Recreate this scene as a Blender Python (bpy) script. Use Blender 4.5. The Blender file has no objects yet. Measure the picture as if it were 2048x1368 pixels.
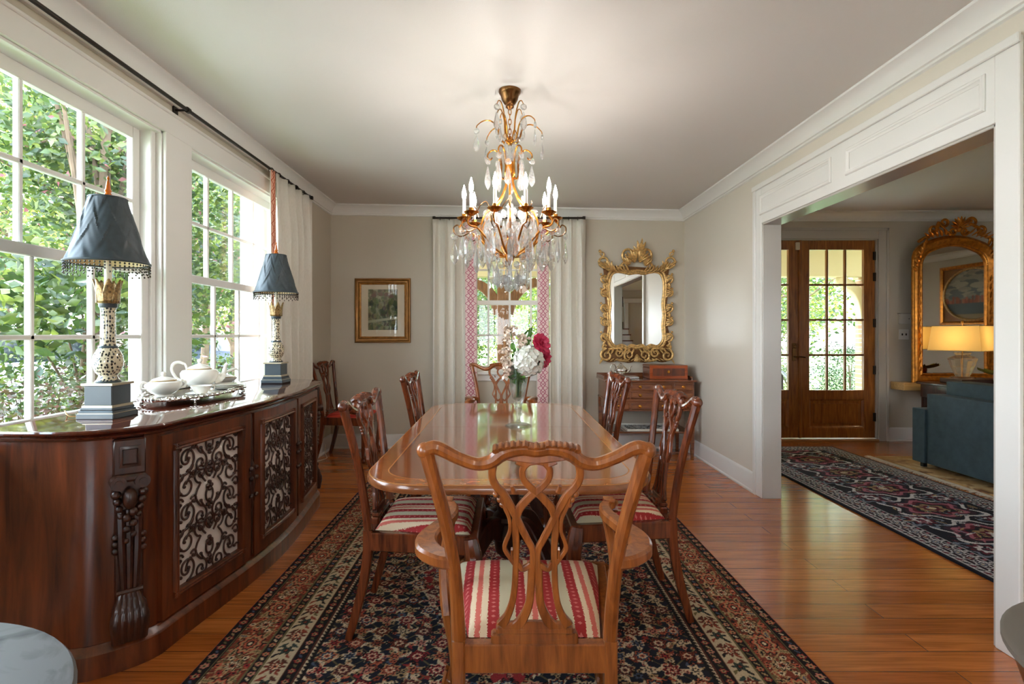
import bpy, bmesh, math, random
import numpy as np
from mathutils import Vector, Matrix
random.seed(7)
PI = math.pi
scene = bpy.context.scene
COL = scene.collection

# ------------------------------------------------------------------ camera, sky, sun, exposure
F = 1080.0                                   # focal length in pixels of the 2048 wide frame
EYE = 1.27
cam_data = bpy.data.cameras.new('camera')
cam_data.sensor_width = 36.0
cam_data.lens = F * 36.0 / 2048.0
cam_data.shift_x = 17.0 / 2048.0
cam_data.shift_y = -16.0 / 2048.0
cam_data.clip_start = 0.05
cam_data.clip_end = 300
cam = bpy.data.objects.new('camera', cam_data)
COL.objects.link(cam)
cam.location = (0, 0, EYE)
cam.rotation_euler = (PI / 2, 0, 0)
scene.camera = cam

world = bpy.data.worlds.new('world')
scene.world = world
world.use_nodes = True
wn = world.node_tree
wn.nodes.clear()
wout = wn.nodes.new('ShaderNodeOutputWorld')
wbg = wn.nodes.new('ShaderNodeBackground')
wtc = wn.nodes.new('ShaderNodeTexCoord')
wsep = wn.nodes.new('ShaderNodeSeparateXYZ')
wramp = wn.nodes.new('ShaderNodeValToRGB')
wramp.color_ramp.elements[0].position = 0.0
wramp.color_ramp.elements[0].color = (0.90, 0.95, 1.0, 1)
wramp.color_ramp.elements[1].position = 0.7
wramp.color_ramp.elements[1].color = (0.58, 0.78, 1.0, 1)
wn.links.new(wtc.outputs['Generated'], wsep.inputs[0])
wn.links.new(wsep.outputs['Z'], wramp.inputs[0])
wn.links.new(wramp.outputs[0], wbg.inputs['Color'])
wbg.inputs['Strength'].default_value = 8.5
wn.links.new(wbg.outputs[0], wout.inputs[0])

sun_data = bpy.data.lights.new('sun', 'SUN')
sun_data.energy = 8.5
sun_data.angle = 0.009
sun_data.color = (1.0, 0.97, 0.93)
sun = bpy.data.objects.new('sun', sun_data)
COL.objects.link(sun)
sun.rotation_euler = Vector((0.36, -0.12, -1.0)).to_track_quat('-Z', 'Y').to_euler()

vs = scene.view_settings
vs.view_transform = 'Standard'
vs.look = 'None'
vs.gamma = 1.0
vs.use_curve_mapping = False
vs.exposure = 1.1
scene.cycles.max_bounces = 10
scene.cycles.diffuse_bounces = 5
scene.cycles.glossy_bounces = 4
scene.cycles.transmission_bounces = 6
scene.cycles.transparent_max_bounces = 12
scene.cycles.caustics_reflective = False
scene.cycles.caustics_refractive = False
scene.cycles.sample_clamp_indirect = 6.0

# ------------------------------------------------------------------ plan of the house (metres)
XL, XR, YB = -1.92, 2.01, 6.0
XH = 2.13                                    # hall face of the wall between dining room and hall
YF = 6.42                                    # entry wall
def zc(x):
    return 2.668 - 0.0175 * x                # the old ceiling slopes a little
OPY0, OPY1, OPZ = 2.19, 4.175, 2.125         # cased opening to the hall

# ------------------------------------------------------------------ helpers
def lin(c):
    return tuple((v / 12.92 if v <= 0.04045 else ((v + 0.055) / 1.055) ** 2.4) for v in c)
def rgb(r, g, b):
    return lin((r / 255.0, g / 255.0, b / 255.0))

class MB:
    """collects shapes and links them as one mesh object"""
    def __init__(self):
        self.v = []; self.f = []
    def add(self, vs_, fs_):
        o = len(self.v)
        self.v += [tuple(p) for p in vs_]
        self.f += [tuple(i + o for i in f) for f in fs_]
        return self
    def merge(self, other, fn=None):
        vv = other.v if fn is None else [fn(Vector(p)) for p in other.v]
        return self.add(vv, other.f)
    def box(self, x0, x1, y0, y1, z0, z1, ch=0.0, fn=None):
        c = ((x0 + x1) / 2, (y0 + y1) / 2, (z0 + z1) / 2)
        h = (abs(x1 - x0) / 2, abs(y1 - y0) / 2, abs(z1 - z0) / 2)
        if ch <= 0:
            vs_ = [(c[0] + sx * h[0], c[1] + sy * h[1], c[2] + sz * h[2]) for sx in (-1, 1) for sy in (-1, 1) for sz in (-1, 1)]
            fs_ = [(0, 1, 3, 2), (4, 6, 7, 5), (0, 4, 5, 1), (2, 3, 7, 6), (0, 2, 6, 4), (1, 5, 7, 3)]
        else:
            ch = min(ch, min(h) * 0.49)
            idx = {}; vs_ = []; fs_ = []
            for sx in (-1, 1):
                for sy in (-1, 1):
                    for sz in (-1, 1):
                        s = (sx, sy, sz)
                        for a in range(3):
                            p = [c[k] + s[k] * (h[k] if k == a else h[k] - ch) for k in range(3)]
                            idx[(s, a)] = len(vs_); vs_.append(tuple(p))
            for a in range(3):
                b, d = (a + 1) % 3, (a + 2) % 3
                for sa in (-1, 1):
                    q = []
                    for sb, sd in ((-1, -1), (1, -1), (1, 1), (-1, 1)):
                        s = [0, 0, 0]; s[a] = sa; s[b] = sb; s[d] = sd
                        q.append(idx[(tuple(s), a)])
                    fs_.append(tuple(q))
                for sb in (-1, 1):
                    for sd in (-1, 1):
                        s0 = [0, 0, 0]; s1 = [0, 0, 0]
                        s0[a] = -1; s1[a] = 1
                        for s in (s0, s1):
                            s[b] = sb; s[d] = sd
                        s0 = tuple(s0); s1 = tuple(s1)
                        fs_.append((idx[(s0, b)], idx[(s1, b)], idx[(s1, d)], idx[(s0, d)]))
            for sx in (-1, 1):
                for sy in (-1, 1):
                    for sz in (-1, 1):
                        s = (sx, sy, sz)
                        fs_.append((idx[(s, 0)], idx[(s, 1)], idx[(s, 2)]))
        if fn: vs_ = [fn(Vector(p)) for p in vs_]
        return self.add(vs_, fs_)
    def lathe(self, prof, n=20, c=(0, 0, 0), sx=1.0, sy=1.0, fn=None, star=0, samp=0.0):
        vs_ = []; fs_ = []
        for r, z in prof:
            for k in range(n):
                a = 2 * PI * k / n
                rr = max(r, 1e-5) * (1 + (samp * math.cos(star * a) if star else 0))
                p = (c[0] + rr * math.cos(a) * sx, c[1] + rr * math.sin(a) * sy, c[2] + z)
                vs_.append(p if fn is None else tuple(fn(Vector(p))))
        m = len(prof)
        for j in range(m - 1):
            for k in range(n):
                k2 = (k + 1) % n
                fs_.append((j * n + k, j * n + k2, (j + 1) * n + k2, (j + 1) * n + k))
        fs_.append(tuple(range(n - 1, -1, -1)))
        fs_.append(tuple((m - 1) * n + k for k in range(n)))
        return self.add(vs_, fs_)
    def ball(self, c, r, n=12, m=8, s=(1, 1, 1)):
        prof = [(r * math.sin(PI * j / m) * 1.0, -r * math.cos(PI * j / m)) for j in range(m + 1)]
        return self.lathe([(p[0], p[1] * s[2]) for p in prof], n, c, s[0], s[1])
    def tube(self, path, rad, n=8, closed=False, flat=1.0, up=None):
        P = [Vector(p) for p in path]; m = len(P)
        R = rad if isinstance(rad, (list, tuple)) else [rad] * m
        if len(R) != m:
            R = [R[min(len(R) - 1, int(i * len(R) / m))] if len(R) > 2 else R[0] + (R[-1] - R[0]) * i / (m - 1) for i in range(m)]
        T = []
        for i in range(m):
            a = P[(i - 1) % m] if (closed or i > 0) else P[i]
            b = P[(i + 1) % m] if (closed or i < m - 1) else P[i]
            t = (b - a)
            T.append(t.normalized() if t.length > 1e-9 else Vector((0, 0, 1)))
        ref = Vector(up) if up else (Vector((0, 0, 1)) if abs(T[0].z) < 0.9 else Vector((0, 1, 0)))
        N = (ref - T[0] * ref.dot(T[0])).normalized()
        vs_ = []; fs_ = []
        for i in range(m):
            if up:
                N2 = (ref - T[i] * ref.dot(T[i]))
                if N2.length > 1e-4: N = N2.normalized()
            else:
                N2 = N - T[i] * N.dot(T[i])
                if N2.length > 1e-6: N = N2.normalized()
            B = T[i].cross(N)
            for k in range(n):
                a = 2 * PI * k / n
                vs_.append(P[i] + N * (math.cos(a) * R[i] * flat) + B * (math.sin(a) * R[i]))
        for i in range(m if closed else m - 1):
            j = (i + 1) % m
            for k in range(n):
                k2 = (k + 1) % n
                fs_.append((i * n + k, i * n + k2, j * n + k2, j * n + k))
        if not closed:
            fs_.append(tuple(range(n - 1, -1, -1)))
            fs_.append(tuple((m - 1) * n + k for k in range(n)))
        return self.add(vs_, fs_)
    def ribbon(self, path, w, d, nrm=(0, 1, 0), ch=None, closed=False):
        """flat bar following path; w across, d along nrm, edges eased"""
        P = [Vector(p) for p in path]; m = len(P)
        W = w if isinstance(w, (list, tuple)) else [w] * m
        if len(W) != m: W = [W[0] + (W[-1] - W[0]) * i / (m - 1) for i in range(m)] if len(W) == 2 else [interp(W, i / (m - 1)) for i in range(m)]
        Nn = Vector(nrm).normalized()
        vs_ = []; fs_ = []; K = 8
        for i in range(m):
            a = P[(i - 1) % m] if (closed or i > 0) else P[i]
            b = P[(i + 1) % m] if (closed or i < m - 1) else P[i]
            t = (b - a).normalized()
            S = t.cross(Nn)
            S = S.normalized() if S.length > 1e-6 else Vector((1, 0, 0))
            Nd = S.cross(t)
            hw, hd = W[i] / 2, d / 2
            c = ch if ch is not None else min(hw, hd) * 0.35
            for (u, v) in ((hw, hd - c), (hw - c, hd), (-hw + c, hd), (-hw, hd - c), (-hw, -hd + c), (-hw + c, -hd), (hw - c, -hd), (hw, -hd + c)):
                vs_.append(P[i] + S * u + Nd * v)
        for i in range(m if closed else m - 1):
            j = (i + 1) % m
            for k in range(K):
                k2 = (k + 1) % K
                fs_.append((i * K + k, i * K + k2, j * K + k2, j * K + k))
        if not closed:
            fs_.append(tuple(range(K - 1, -1, -1)))
            fs_.append(tuple((m - 1) * K + k for k in range(K)))
        return self.add(vs_, fs_)
    def extrude(self, pts, fn0, fn1):
        """closed polygon carried by fn0 and fn1 (2d point -> 3d)"""
        n = len(pts)
        vs_ = [fn0(p) for p in pts] + [fn1(p) for p in pts]
        fs_ = [tuple(range(n - 1, -1, -1)), tuple(range(n, 2 * n))]
        fs_ += [(i, (i + 1) % n, n + (i + 1) % n, n + i) for i in range(n)]
        return self.add(vs_, fs_)
    def loft(self, rings, caps=True):
        n = len(rings[0]); vs_ = [p for r in rings for p in r]; fs_ = []
        for j in range(len(rings) - 1):
            for k in range(n):
                k2 = (k + 1) % n
                fs_.append((j * n + k, j * n + k2, (j + 1) * n + k2, (j + 1) * n + k))
        if caps:
            fs_.append(tuple(range(n - 1, -1, -1)))
            fs_.append(tuple((len(rings) - 1) * n + k for k in range(n)))
        return self.add(vs_, fs_)
    def frame(self, prof, a0, a1, b0, b1, fn):
        """mitred rectangular moulding; prof = [(inset, height)] closed; fn(a, b, h)"""
        rings = []
        for (ca, cb, sa, sb) in ((a0, b0, 1, 1), (a1, b0, -1, 1), (a1, b1, -1, -1), (a0, b1, 1, -1)):
            rings.append([fn(ca + sa * i, cb + sb * i, h) for i, h in prof])
        n = len(prof); vs_ = [p for r in rings for p in r]; fs_ = []
        for j in range(4):
            j2 = (j + 1) % 4
            for k in range(n):
                k2 = (k + 1) % n
                fs_.append((j * n + k, j * n + k2, j2 * n + k2, j2 * n + k))
        return self.add(vs_, fs_)
    def grid(self, nu, nv, fn):
        vs_ = [fn(i / (nu - 1), j / (nv - 1)) for j in range(nv) for i in range(nu)]
        fs_ = [(j * nu + i, j * nu + i + 1, (j + 1) * nu + i + 1, (j + 1) * nu + i) for j in range(nv - 1) for i in range(nu - 1)]
        return self.add(vs_, fs_)
    def build(self, name, m, parent=None, smooth=35, loc=None, recalc=True):
        me = bpy.data.meshes.new(name)
        me.from_pydata([tuple(p) for p in self.v], [], self.f)
        me.validate()
        if recalc:
            bm = bmesh.new(); bm.from_mesh(me)
            bmesh.ops.recalc_face_normals(bm, faces=bm.faces)
            bm.to_mesh(me); bm.free()
        if smooth:
            me.polygons.foreach_set('use_smooth', [True] * len(me.polygons))
            try: me.set_sharp_from_angle(angle=math.radians(smooth))
            except Exception: pass
        if m: me.materials.append(m)
        o = bpy.data.objects.new(name, me)
        COL.objects.link(o)
        if parent: o.parent = parent
        if loc: o.location = loc
        return o

def interp(L, t):
    x = t * (len(L) - 1); i = min(int(x), len(L) - 2); f = x - i
    return L[i] * (1 - f) + L[i + 1] * f
def cr(pts, n=6, closed=False):
    """Catmull-Rom through the points"""
    P = [Vector(p) for p in pts]; m = len(P); out = []
    rng = range(m) if closed else range(m - 1)
    for i in rng:
        p0 = P[(i - 1) % m] if (closed or i > 0) else P[0] * 2 - P[1]
        p1 = P[i]; p2 = P[(i + 1) % m]
        p3 = P[(i + 2) % m] if (closed or i < m - 2) else P[-1] * 2 - P[-2]
        for k in range(n):
            t = k / n
            out.append(0.5 * ((2 * p1) + (p2 - p0) * t + (2 * p0 - 5 * p1 + 4 * p2 - p3) * t * t + (3 * p1 - p0 - 3 * p2 + p3) * t ** 3))
    if not closed: out.append(P[-1])
    return out
def tag(o, label=None, cat=None, group=None, kind=None):
    if label: o['label'] = label
    if cat: o['category'] = cat
    if group: o['group'] = group
    if kind: o['kind'] = kind
    return o
def thing(name, label, cat, loc=(0, 0, 0), rz=0.0, group=None):
    o = bpy.data.objects.new(name, None)
    COL.objects.link(o)
    o.empty_display_size = 0.1
    o.location = loc; o.rotation_euler = (0, 0, rz)
    return tag(o, label, cat, group)
def kids(o):
    return [c for c in bpy.data.objects if c.parent == o]
KID_CACHE = {}
def dup(root, loc, rz, label=None, group=None):
    r = root.copy(); COL.objects.link(r); r.location = loc; r.rotation_euler = (0, 0, rz)
    if label: r['label'] = label
    if group: r['group'] = group
    for ch in list(root.children):
        c = ch.copy(); COL.objects.link(c); c.parent = r
        for g in list(ch.children):
            d = g.copy(); COL.objects.link(d); d.parent = c
    return r
def struct(name, mb, m, parent=None, smooth=35):
    o = mb.build(name, m, parent, smooth)
    if not parent: o['kind'] = 'structure'
    return o

# ------------------------------------------------------------------ materials
def newmat(name):
    m = bpy.data.materials.new(name); m.use_nodes = True
    nt = m.node_tree; b = nt.nodes['Principled BSDF']
    return m, nt, b
def simple(name, col, rough=0.5, metal=0.0, bump=0.0, bscale=200.0, spec=0.5, var=0.0, vscale=8.0, coat=0.0):
    m, nt, b = newmat(name)
    b.inputs['Base Color'].default_value = (*col, 1)
    b.inputs['Roughness'].default_value = rough
    b.inputs['Metallic'].default_value = metal
    b.inputs['Specular IOR Level'].default_value = spec
    b.inputs['Coat Weight'].default_value = coat
    b.inputs['Coat Roughness'].default_value = 0.08
    tc = nt.nodes.new('ShaderNodeTexCoord')
    if var > 0:
        n = nt.nodes.new('ShaderNodeTexNoise'); n.inputs['Scale'].default_value = vscale; n.inputs['Detail'].default_value = 5
        nt.links.new(tc.outputs['Object'], n.inputs['Vector'])
        r = nt.nodes.new('ShaderNodeValToRGB')
        r.color_ramp.elements[0].position = 0.3; r.color_ramp.elements[1].position = 0.7
        r.color_ramp.elements[0].color = (*[c * (1 - var) for c in col], 1)
        r.color_ramp.elements[1].color = (*[min(1, c * (1 + var)) for c in col], 1)
        nt.links.new(n.outputs['Fac'], r.inputs[0]); nt.links.new(r.outputs[0], b.inputs['Base Color'])
    if bump > 0:
        n = nt.nodes.new('ShaderNodeTexNoise'); n.inputs['Scale'].default_value = bscale; n.inputs['Detail'].default_value = 3
        nt.links.new(tc.outputs['Object'], n.inputs['Vector'])
        bp = nt.nodes.new('ShaderNodeBump'); bp.inputs['Strength'].default_value = bump; bp.inputs['Distance'].default_value = 0.002
        nt.links.new(n.outputs['Fac'], bp.inputs['Height']); nt.links.new(bp.outputs[0], b.inputs['Normal'])
    return m
def wood(name, c0, c1, rough=0.3, stretch=(1, 14, 14), scale=3.0, coat=0.3, coord='Object', spec=0.5):
    """grain runs along the axis with the smallest stretch"""
    m, nt, b = newmat(name)
    tc = nt.nodes.new('ShaderNodeTexCoord')
    mp = nt.nodes.new('ShaderNodeMapping'); mp.inputs['Scale'].default_value = stretch
    nt.links.new(tc.outputs[coord], mp.inputs[0])
    n = nt.nodes.new('ShaderNodeTexNoise'); n.inputs['Scale'].default_value = scale; n.inputs['Detail'].default_value = 8; n.inputs['Roughness'].default_value = 0.6; n.inputs['Distortion'].default_value = 0.6
    nt.links.new(mp.outputs[0], n.inputs['Vector'])
    r = nt.nodes.new('ShaderNodeValToRGB')
    r.color_ramp.elements[0].position = 0.32; r.color_ramp.elements[0].color = (*c0, 1)
    r.color_ramp.elements[1].position = 0.68; r.color_ramp.elements[1].color = (*c1, 1)
    nt.links.new(n.outputs['Fac'], r.inputs[0])
    nt.links.new(r.outputs[0], b.inputs['Base Color'])
    b.inputs['Roughness'].default_value = rough
    b.inputs['Coat Weight'].default_value = coat
    b.inputs['Coat Roughness'].default_value = 0.06
    b.inputs['Specular IOR Level'].default_value = spec
    return m
def glassmat(name, tint=(1, 1, 1), refl=0.06, rough=0.0):
    """thin clear pane: mostly see-through with a mirror-like sheen at grazing angles"""
    m = bpy.data.materials.new(name); m.use_nodes = True
    nt = m.node_tree; nt.nodes.clear()
    out = nt.nodes.new('ShaderNodeOutputMaterial'); mix = nt.nodes.new('ShaderNodeMixShader')
    t = nt.nodes.new('ShaderNodeBsdfTransparent'); t.inputs[0].default_value = (*tint, 1)
    g = nt.nodes.new('ShaderNodeBsdfGlossy'); g.inputs['Roughness'].default_value = rough
    lw = nt.nodes.new('ShaderNodeLayerWeight')
    fac = mathn(nt, 'ADD', 0.02, mathn(nt, 'MULTIPLY', mathn(nt, 'POWER', lw.outputs['Facing'], 5.0), 0.45))
    nt.links.new(fac, mix.inputs[0]); nt.links.new(t.outputs[0], mix.inputs[1]); nt.links.new(g.outputs[0], mix.inputs[2])
    nt.links.new(mix.outputs[0], out.inputs[0])
    return m
def crystal(name, col=(1, 1, 1), clear=0.35, cloud=0.02):
    m = bpy.data.materials.new(name); m.use_nodes = True
    nt = m.node_tree; nt.nodes.clear()
    out = nt.nodes.new('ShaderNodeOutputMaterial'); mix = nt.nodes.new('ShaderNodeMixShader')
    t = nt.nodes.new('ShaderNodeBsdfTransparent'); t.inputs[0].default_value = (*col, 1)
    g = nt.nodes.new('ShaderNodeBsdfGlass'); g.inputs['IOR'].default_value = 1.55; g.inputs['Roughness'].default_value = 0.0
    g.inputs['Color'].default_value = (*col, 1)
    mix.inputs[0].default_value = clear
    nt.links.new(g.outputs[0], mix.inputs[1]); nt.links.new(t.outputs[0], mix.inputs[2])
    mix2 = nt.nodes.new('ShaderNodeMixShader'); mix2.inputs[0].default_value = cloud
    tl = nt.nodes.new('ShaderNodeBsdfTranslucent'); tl.inputs[0].default_value = (0.95, 0.95, 0.95, 1)
    mix3 = nt.nodes.new('ShaderNodeMixShader'); mix3.inputs[0].default_value = 0.5
    df = nt.nodes.new('ShaderNodeBsdfDiffuse'); df.inputs[0].default_value = (0.95, 0.95, 0.95, 1)
    nt.links.new(tl.outputs[0], mix3.inputs[1]); nt.links.new(df.outputs[0], mix3.inputs[2])
    nt.links.new(mix.outputs[0], mix2.inputs[1]); nt.links.new(mix3.outputs[0], mix2.inputs[2]); nt.links.new(mix2.outputs[0], out.inputs[0])
    return m
def emis(name, col, s):
    m = bpy.data.materials.new(name); m.use_nodes = True
    nt = m.node_tree; nt.nodes.clear()
    out = nt.nodes.new('ShaderNodeOutputMaterial'); e = nt.nodes.new('ShaderNodeEmission')
    e.inputs[0].default_value = (*col, 1); e.inputs[1].default_value = s
    nt.links.new(e.outputs[0], out.inputs[0])
    return m
def mathn(nt, op, a, b=None):
    n = nt.nodes.new('ShaderNodeMath'); n.operation = op
    for i, v in enumerate((a, b)):
        if v is None: continue
        if isinstance(v, (int, float)): n.inputs[i].default_value = v
        else: nt.links.new(v, n.inputs[i])
    return n.outputs[0]
def attrmat(name, rough=0.9, bump=0.0, bscale=400.0, sheen=0.0, coat=0.0):
    m, nt, b = newmat(name)
    a = nt.nodes.new('ShaderNodeVertexColor'); a.layer_name = 'weave'
    nt.links.new(a.outputs[0], b.inputs['Base Color'])
    b.inputs['Roughness'].default_value = rough
    b.inputs['Specular IOR Level'].default_value = 0.25
    b.inputs['Coat Weight'].default_value = coat
    if bump:
        tc = nt.nodes.new('ShaderNodeTexCoord')
        n = nt.nodes.new('ShaderNodeTexNoise'); n.inputs['Scale'].default_value = bscale
        nt.links.new(tc.outputs['Object'], n.inputs['Vector'])
        bp = nt.nodes.new('ShaderNodeBump'); bp.inputs['Strength'].default_value = bump; bp.inputs['Distance'].default_value = 0.003
        nt.links.new(n.outputs['Fac'], bp.inputs['Height']); nt.links.new(bp.outputs[0], b.inputs['Normal'])
    return m

M = {}
M['trim'] = simple('trim_paint', rgb(226, 223, 218), 0.35)
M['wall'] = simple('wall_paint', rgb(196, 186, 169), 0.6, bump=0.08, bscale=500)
M['wall_lit'] = simple('wall_paint_window_lit', rgb(216, 207, 193), 0.33, bump=0.06, bscale=300)  # lighter copy of the wall paint; window light put into the colour
M['ceil'] = simple('ceiling_paint', rgb(216, 211, 206), 0.55, bump=0.25, bscale=260)
M['jamb'] = simple('shaded_trim_paint', rgb(190, 184, 176), 0.25)  # darker copy of the trim paint; jamb shade put into the colour
M['pane'] = glassmat('window_pane', (0.97, 0.985, 0.98))
M['mahog'] = wood('mahogany', rgb(60, 24, 13), rgb(128, 62, 32), 0.22, (14, 14, 1.2), 3.0)
M['mahogx'] = wood('mahogany_case', rgb(54, 24, 13), rgb(124, 62, 32), 0.28, (9, 9, 0.9), 2.2, 0.25)
M['mahogd'] = wood('dark_mahogany', rgb(32, 15, 10), rgb(76, 38, 24), 0.34, (12, 12, 1.2), 3.0, 0.2)
M['walnut'] = wood('armchair_walnut', rgb(104, 50, 17), rgb(162, 92, 40), 0.3, (16, 16, 1.6), 3.0)
M['table'] = wood('table_mahogany', rgb(110, 52, 30), rgb(142, 74, 44), 0.1, (16, 1.0, 16), 3.0, 0.6)
M['band'] = wood('satinwood_banding', rgb(130, 66, 28), rgb(178, 100, 46), 0.12, (6, 6, 6), 4.0, 0.5)
M['line'] = simple('inlay_line', rgb(176, 120, 70), 0.2)
M['edge'] = wood('table_edge', rgb(110, 62, 34), rgb(150, 90, 52), 0.2, (3, 3, 14))
M['door'] = wood('oak_door', rgb(120, 66, 24), rgb(178, 110, 48), 0.3, (14, 14, 1.2), 3.0, 0.15)
M['gold'] = simple('gilding', rgb(178, 124, 62), 0.36, 0.5, var=0.35, vscale=30)
M['goldl'] = simple('pale_gilding', rgb(206, 166, 104), 0.4, 0.45, var=0.45, vscale=45)
M['goldo'] = simple('warm_gilding', rgb(188, 118, 40), 0.3, 0.7, var=0.35, vscale=25)
M['brass'] = simple('brass', rgb(190, 128, 52), 0.22, 1.0, var=0.2, vscale=20)
M['bronze'] = simple('bronze', rgb(120, 84, 50), 0.28, 1.0)
M['iron'] = simple('dark_iron', rgb(48, 40, 34), 0.45, 0.6)
M['mirror'] = simple('mirror_glass', (0.9, 0.9, 0.89), 0.0, 1.0)
M['mirrorw'] = simple('antique_mirror_glass', (0.82, 0.78, 0.70), 0.02, 1.0)
M['crystal'] = crystal('crystal', (1, 1, 1), 0.38, 0.10)
M['crystal2'] = crystal('clear_crystal', (1, 0.99, 0.96), 0.5, 0.01)
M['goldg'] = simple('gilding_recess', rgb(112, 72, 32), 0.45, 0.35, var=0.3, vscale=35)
M['chest'] = wood('chest_mahogany', rgb(84, 42, 22), rgb(142, 84, 48), 0.22, (1.2, 12, 12), 3.0)
M['vglass'] = crystal('vase_glass', (0.97, 1.0, 0.98), 0.45)
M['bulb'] = emis('bulb_glow', (1.0, 0.94, 0.88), 125.0)
M['candle'] = simple('candle_sleeve', rgb(240, 234, 220), 0.4)
M['silver'] = simple('silver', (0.8, 0.79, 0.76), 0.14, 1.0, var=0.12, vscale=60)
M['china'] = simple('white_china', rgb(240, 236, 226), 0.1, coat=0.4)
M['linen'] = None
M['teal'] = simple('teal_velvet', rgb(58, 76, 86), 0.75, bump=0.15, bscale=90, var=0.18, vscale=14)
M['marble'] = None
M['black'] = simple('black_rubber', rgb(22, 22, 22), 0.5)

def linen():
    m, nt, b = newmat('curtain_linen')
    tc = nt.nodes.new('ShaderNodeTexCoord')
    mp = nt.nodes.new('ShaderNodeMapping'); mp.inputs['Scale'].default_value = (420, 420, 40)
    nt.links.new(tc.outputs['Object'], mp.inputs[0])
    n = nt.nodes.new('ShaderNodeTexNoise'); n.inputs['Scale'].default_value = 1.0; n.inputs['Detail'].default_value = 2
    nt.links.new(mp.outputs[0], n.inputs['Vector'])
    r = nt.nodes.new('ShaderNodeValToRGB')
    r.color_ramp.elements[0].color = (*rgb(210, 203, 190), 1); r.color_ramp.elements[1].color = (*rgb(238, 233, 223), 1)
    nt.links.new(n.outputs['Fac'], r.inputs[0]); nt.links.new(r.outputs[0], b.inputs['Base Color'])
    b.inputs['Roughness'].default_value = 0.85; b.inputs['Specular IOR Level'].default_value = 0.2
    return m
M['linen'] = linen()
def marble():
    m, nt, b = newmat('grey_marble')
    tc = nt.nodes.new('ShaderNodeTexCoord')
    n = nt.nodes.new('ShaderNodeTexNoise'); n.inputs['Scale'].default_value = 9; n.inputs['Detail'].default_value = 8; n.inputs['Distortion'].default_value = 1.5
    nt.links.new(tc.outputs['Object'], n.inputs['Vector'])
    r = nt.nodes.new('ShaderNodeValToRGB')
    r.color_ramp.elements[0].position = 0.28; r.color_ramp.elements[0].color = (*rgb(58, 57, 60), 1)
    r.color_ramp.elements[1].position = 0.5; r.color_ramp.elements[1].color = (*rgb(112, 111, 114), 1)
    nt.links.new(n.outputs['Fac'], r.inputs[0]); nt.links.new(r.outputs[0], b.inputs['Base Color'])
    b.inputs['Roughness'].default_value = 0.42; b.inputs['Specular IOR Level'].default_value = 0.25
    return m
M['marble'] = marble()
def floormat():
    m, nt, b = newmat('oak_planks')
    tc = nt.nodes.new('ShaderNodeTexCoord')
    br = nt.nodes.new('ShaderNodeTexBrick')
    br.inputs['Scale'].default_value = 1.0; br.inputs['Brick Width'].default_value = 1.7; br.inputs['Row Height'].default_value = 0.127
    br.inputs['Mortar Size'].default_value = 0.0018; br.inputs['Mortar Smooth'].default_value = 0.3; br.inputs['Bias'].default_value = 0.0
    br.inputs['Color1'].default_value = (*rgb(176, 94, 38), 1); br.inputs['Color2'].default_value = (*rgb(206, 122, 58), 1)
    br.inputs['Mortar'].default_value = (*rgb(62, 28, 10), 1)
    br.offset = 0.37
    nt.links.new(tc.outputs['Object'], br.inputs['Vector'])
    mp = nt.nodes.new('ShaderNodeMapping'); mp.inputs['Scale'].default_value = (1.3, 24, 24)
    nt.links.new(tc.outputs['Object'], mp.inputs[0])
    n = nt.nodes.new('ShaderNodeTexNoise'); n.inputs['Scale'].default_value = 2.4; n.inputs['Detail'].default_value = 8; n.inputs['Distortion'].default_value = 0.8
    nt.links.new(mp.outputs[0], n.inputs['Vector'])
    r = nt.nodes.new('ShaderNodeValToRGB')
    r.color_ramp.elements[0].position = 0.3; r.color_ramp.elements[0].color = (0.62, 0.60, 0.58, 1)
    r.color_ramp.elements[1].position = 0.7; r.color_ramp.elements[1].color = (1.12, 1.12, 1.12, 1)
    nt.links.new(n.outputs['Fac'], r.inputs[0])
    mx = nt.nodes.new('ShaderNodeMix'); mx.data_type = 'RGBA'; mx.blend_type = 'MULTIPLY'; mx.inputs[0].default_value = 1.0
    nt.links.new(br.outputs['Color'], mx.inputs[6]); nt.links.new(r.outputs[0], mx.inputs[7])
    nt.links.new(mx.outputs[2], b.inputs['Base Color'])
    b.inputs['Roughness'].default_value = 0.25
    b.inputs['Coat Weight'].default_value = 0.5; b.inputs['Coat Roughness'].default_value = 0.13
    h = mathn(nt, 'ADD', mathn(nt, 'MULTIPLY', br.outputs['Fac'], -1.0), mathn(nt, 'MULTIPLY', n.outputs['Fac'], 0.35))
    bp = nt.nodes.new('ShaderNodeBump'); bp.inputs['Strength'].default_value = 0.25; bp.inputs['Distance'].default_value = 0.002
    nt.links.new(h, bp.inputs['Height']); nt.links.new(bp.outputs[0], b.inputs['Normal'])
    return m
M['floor'] = floormat()
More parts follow.
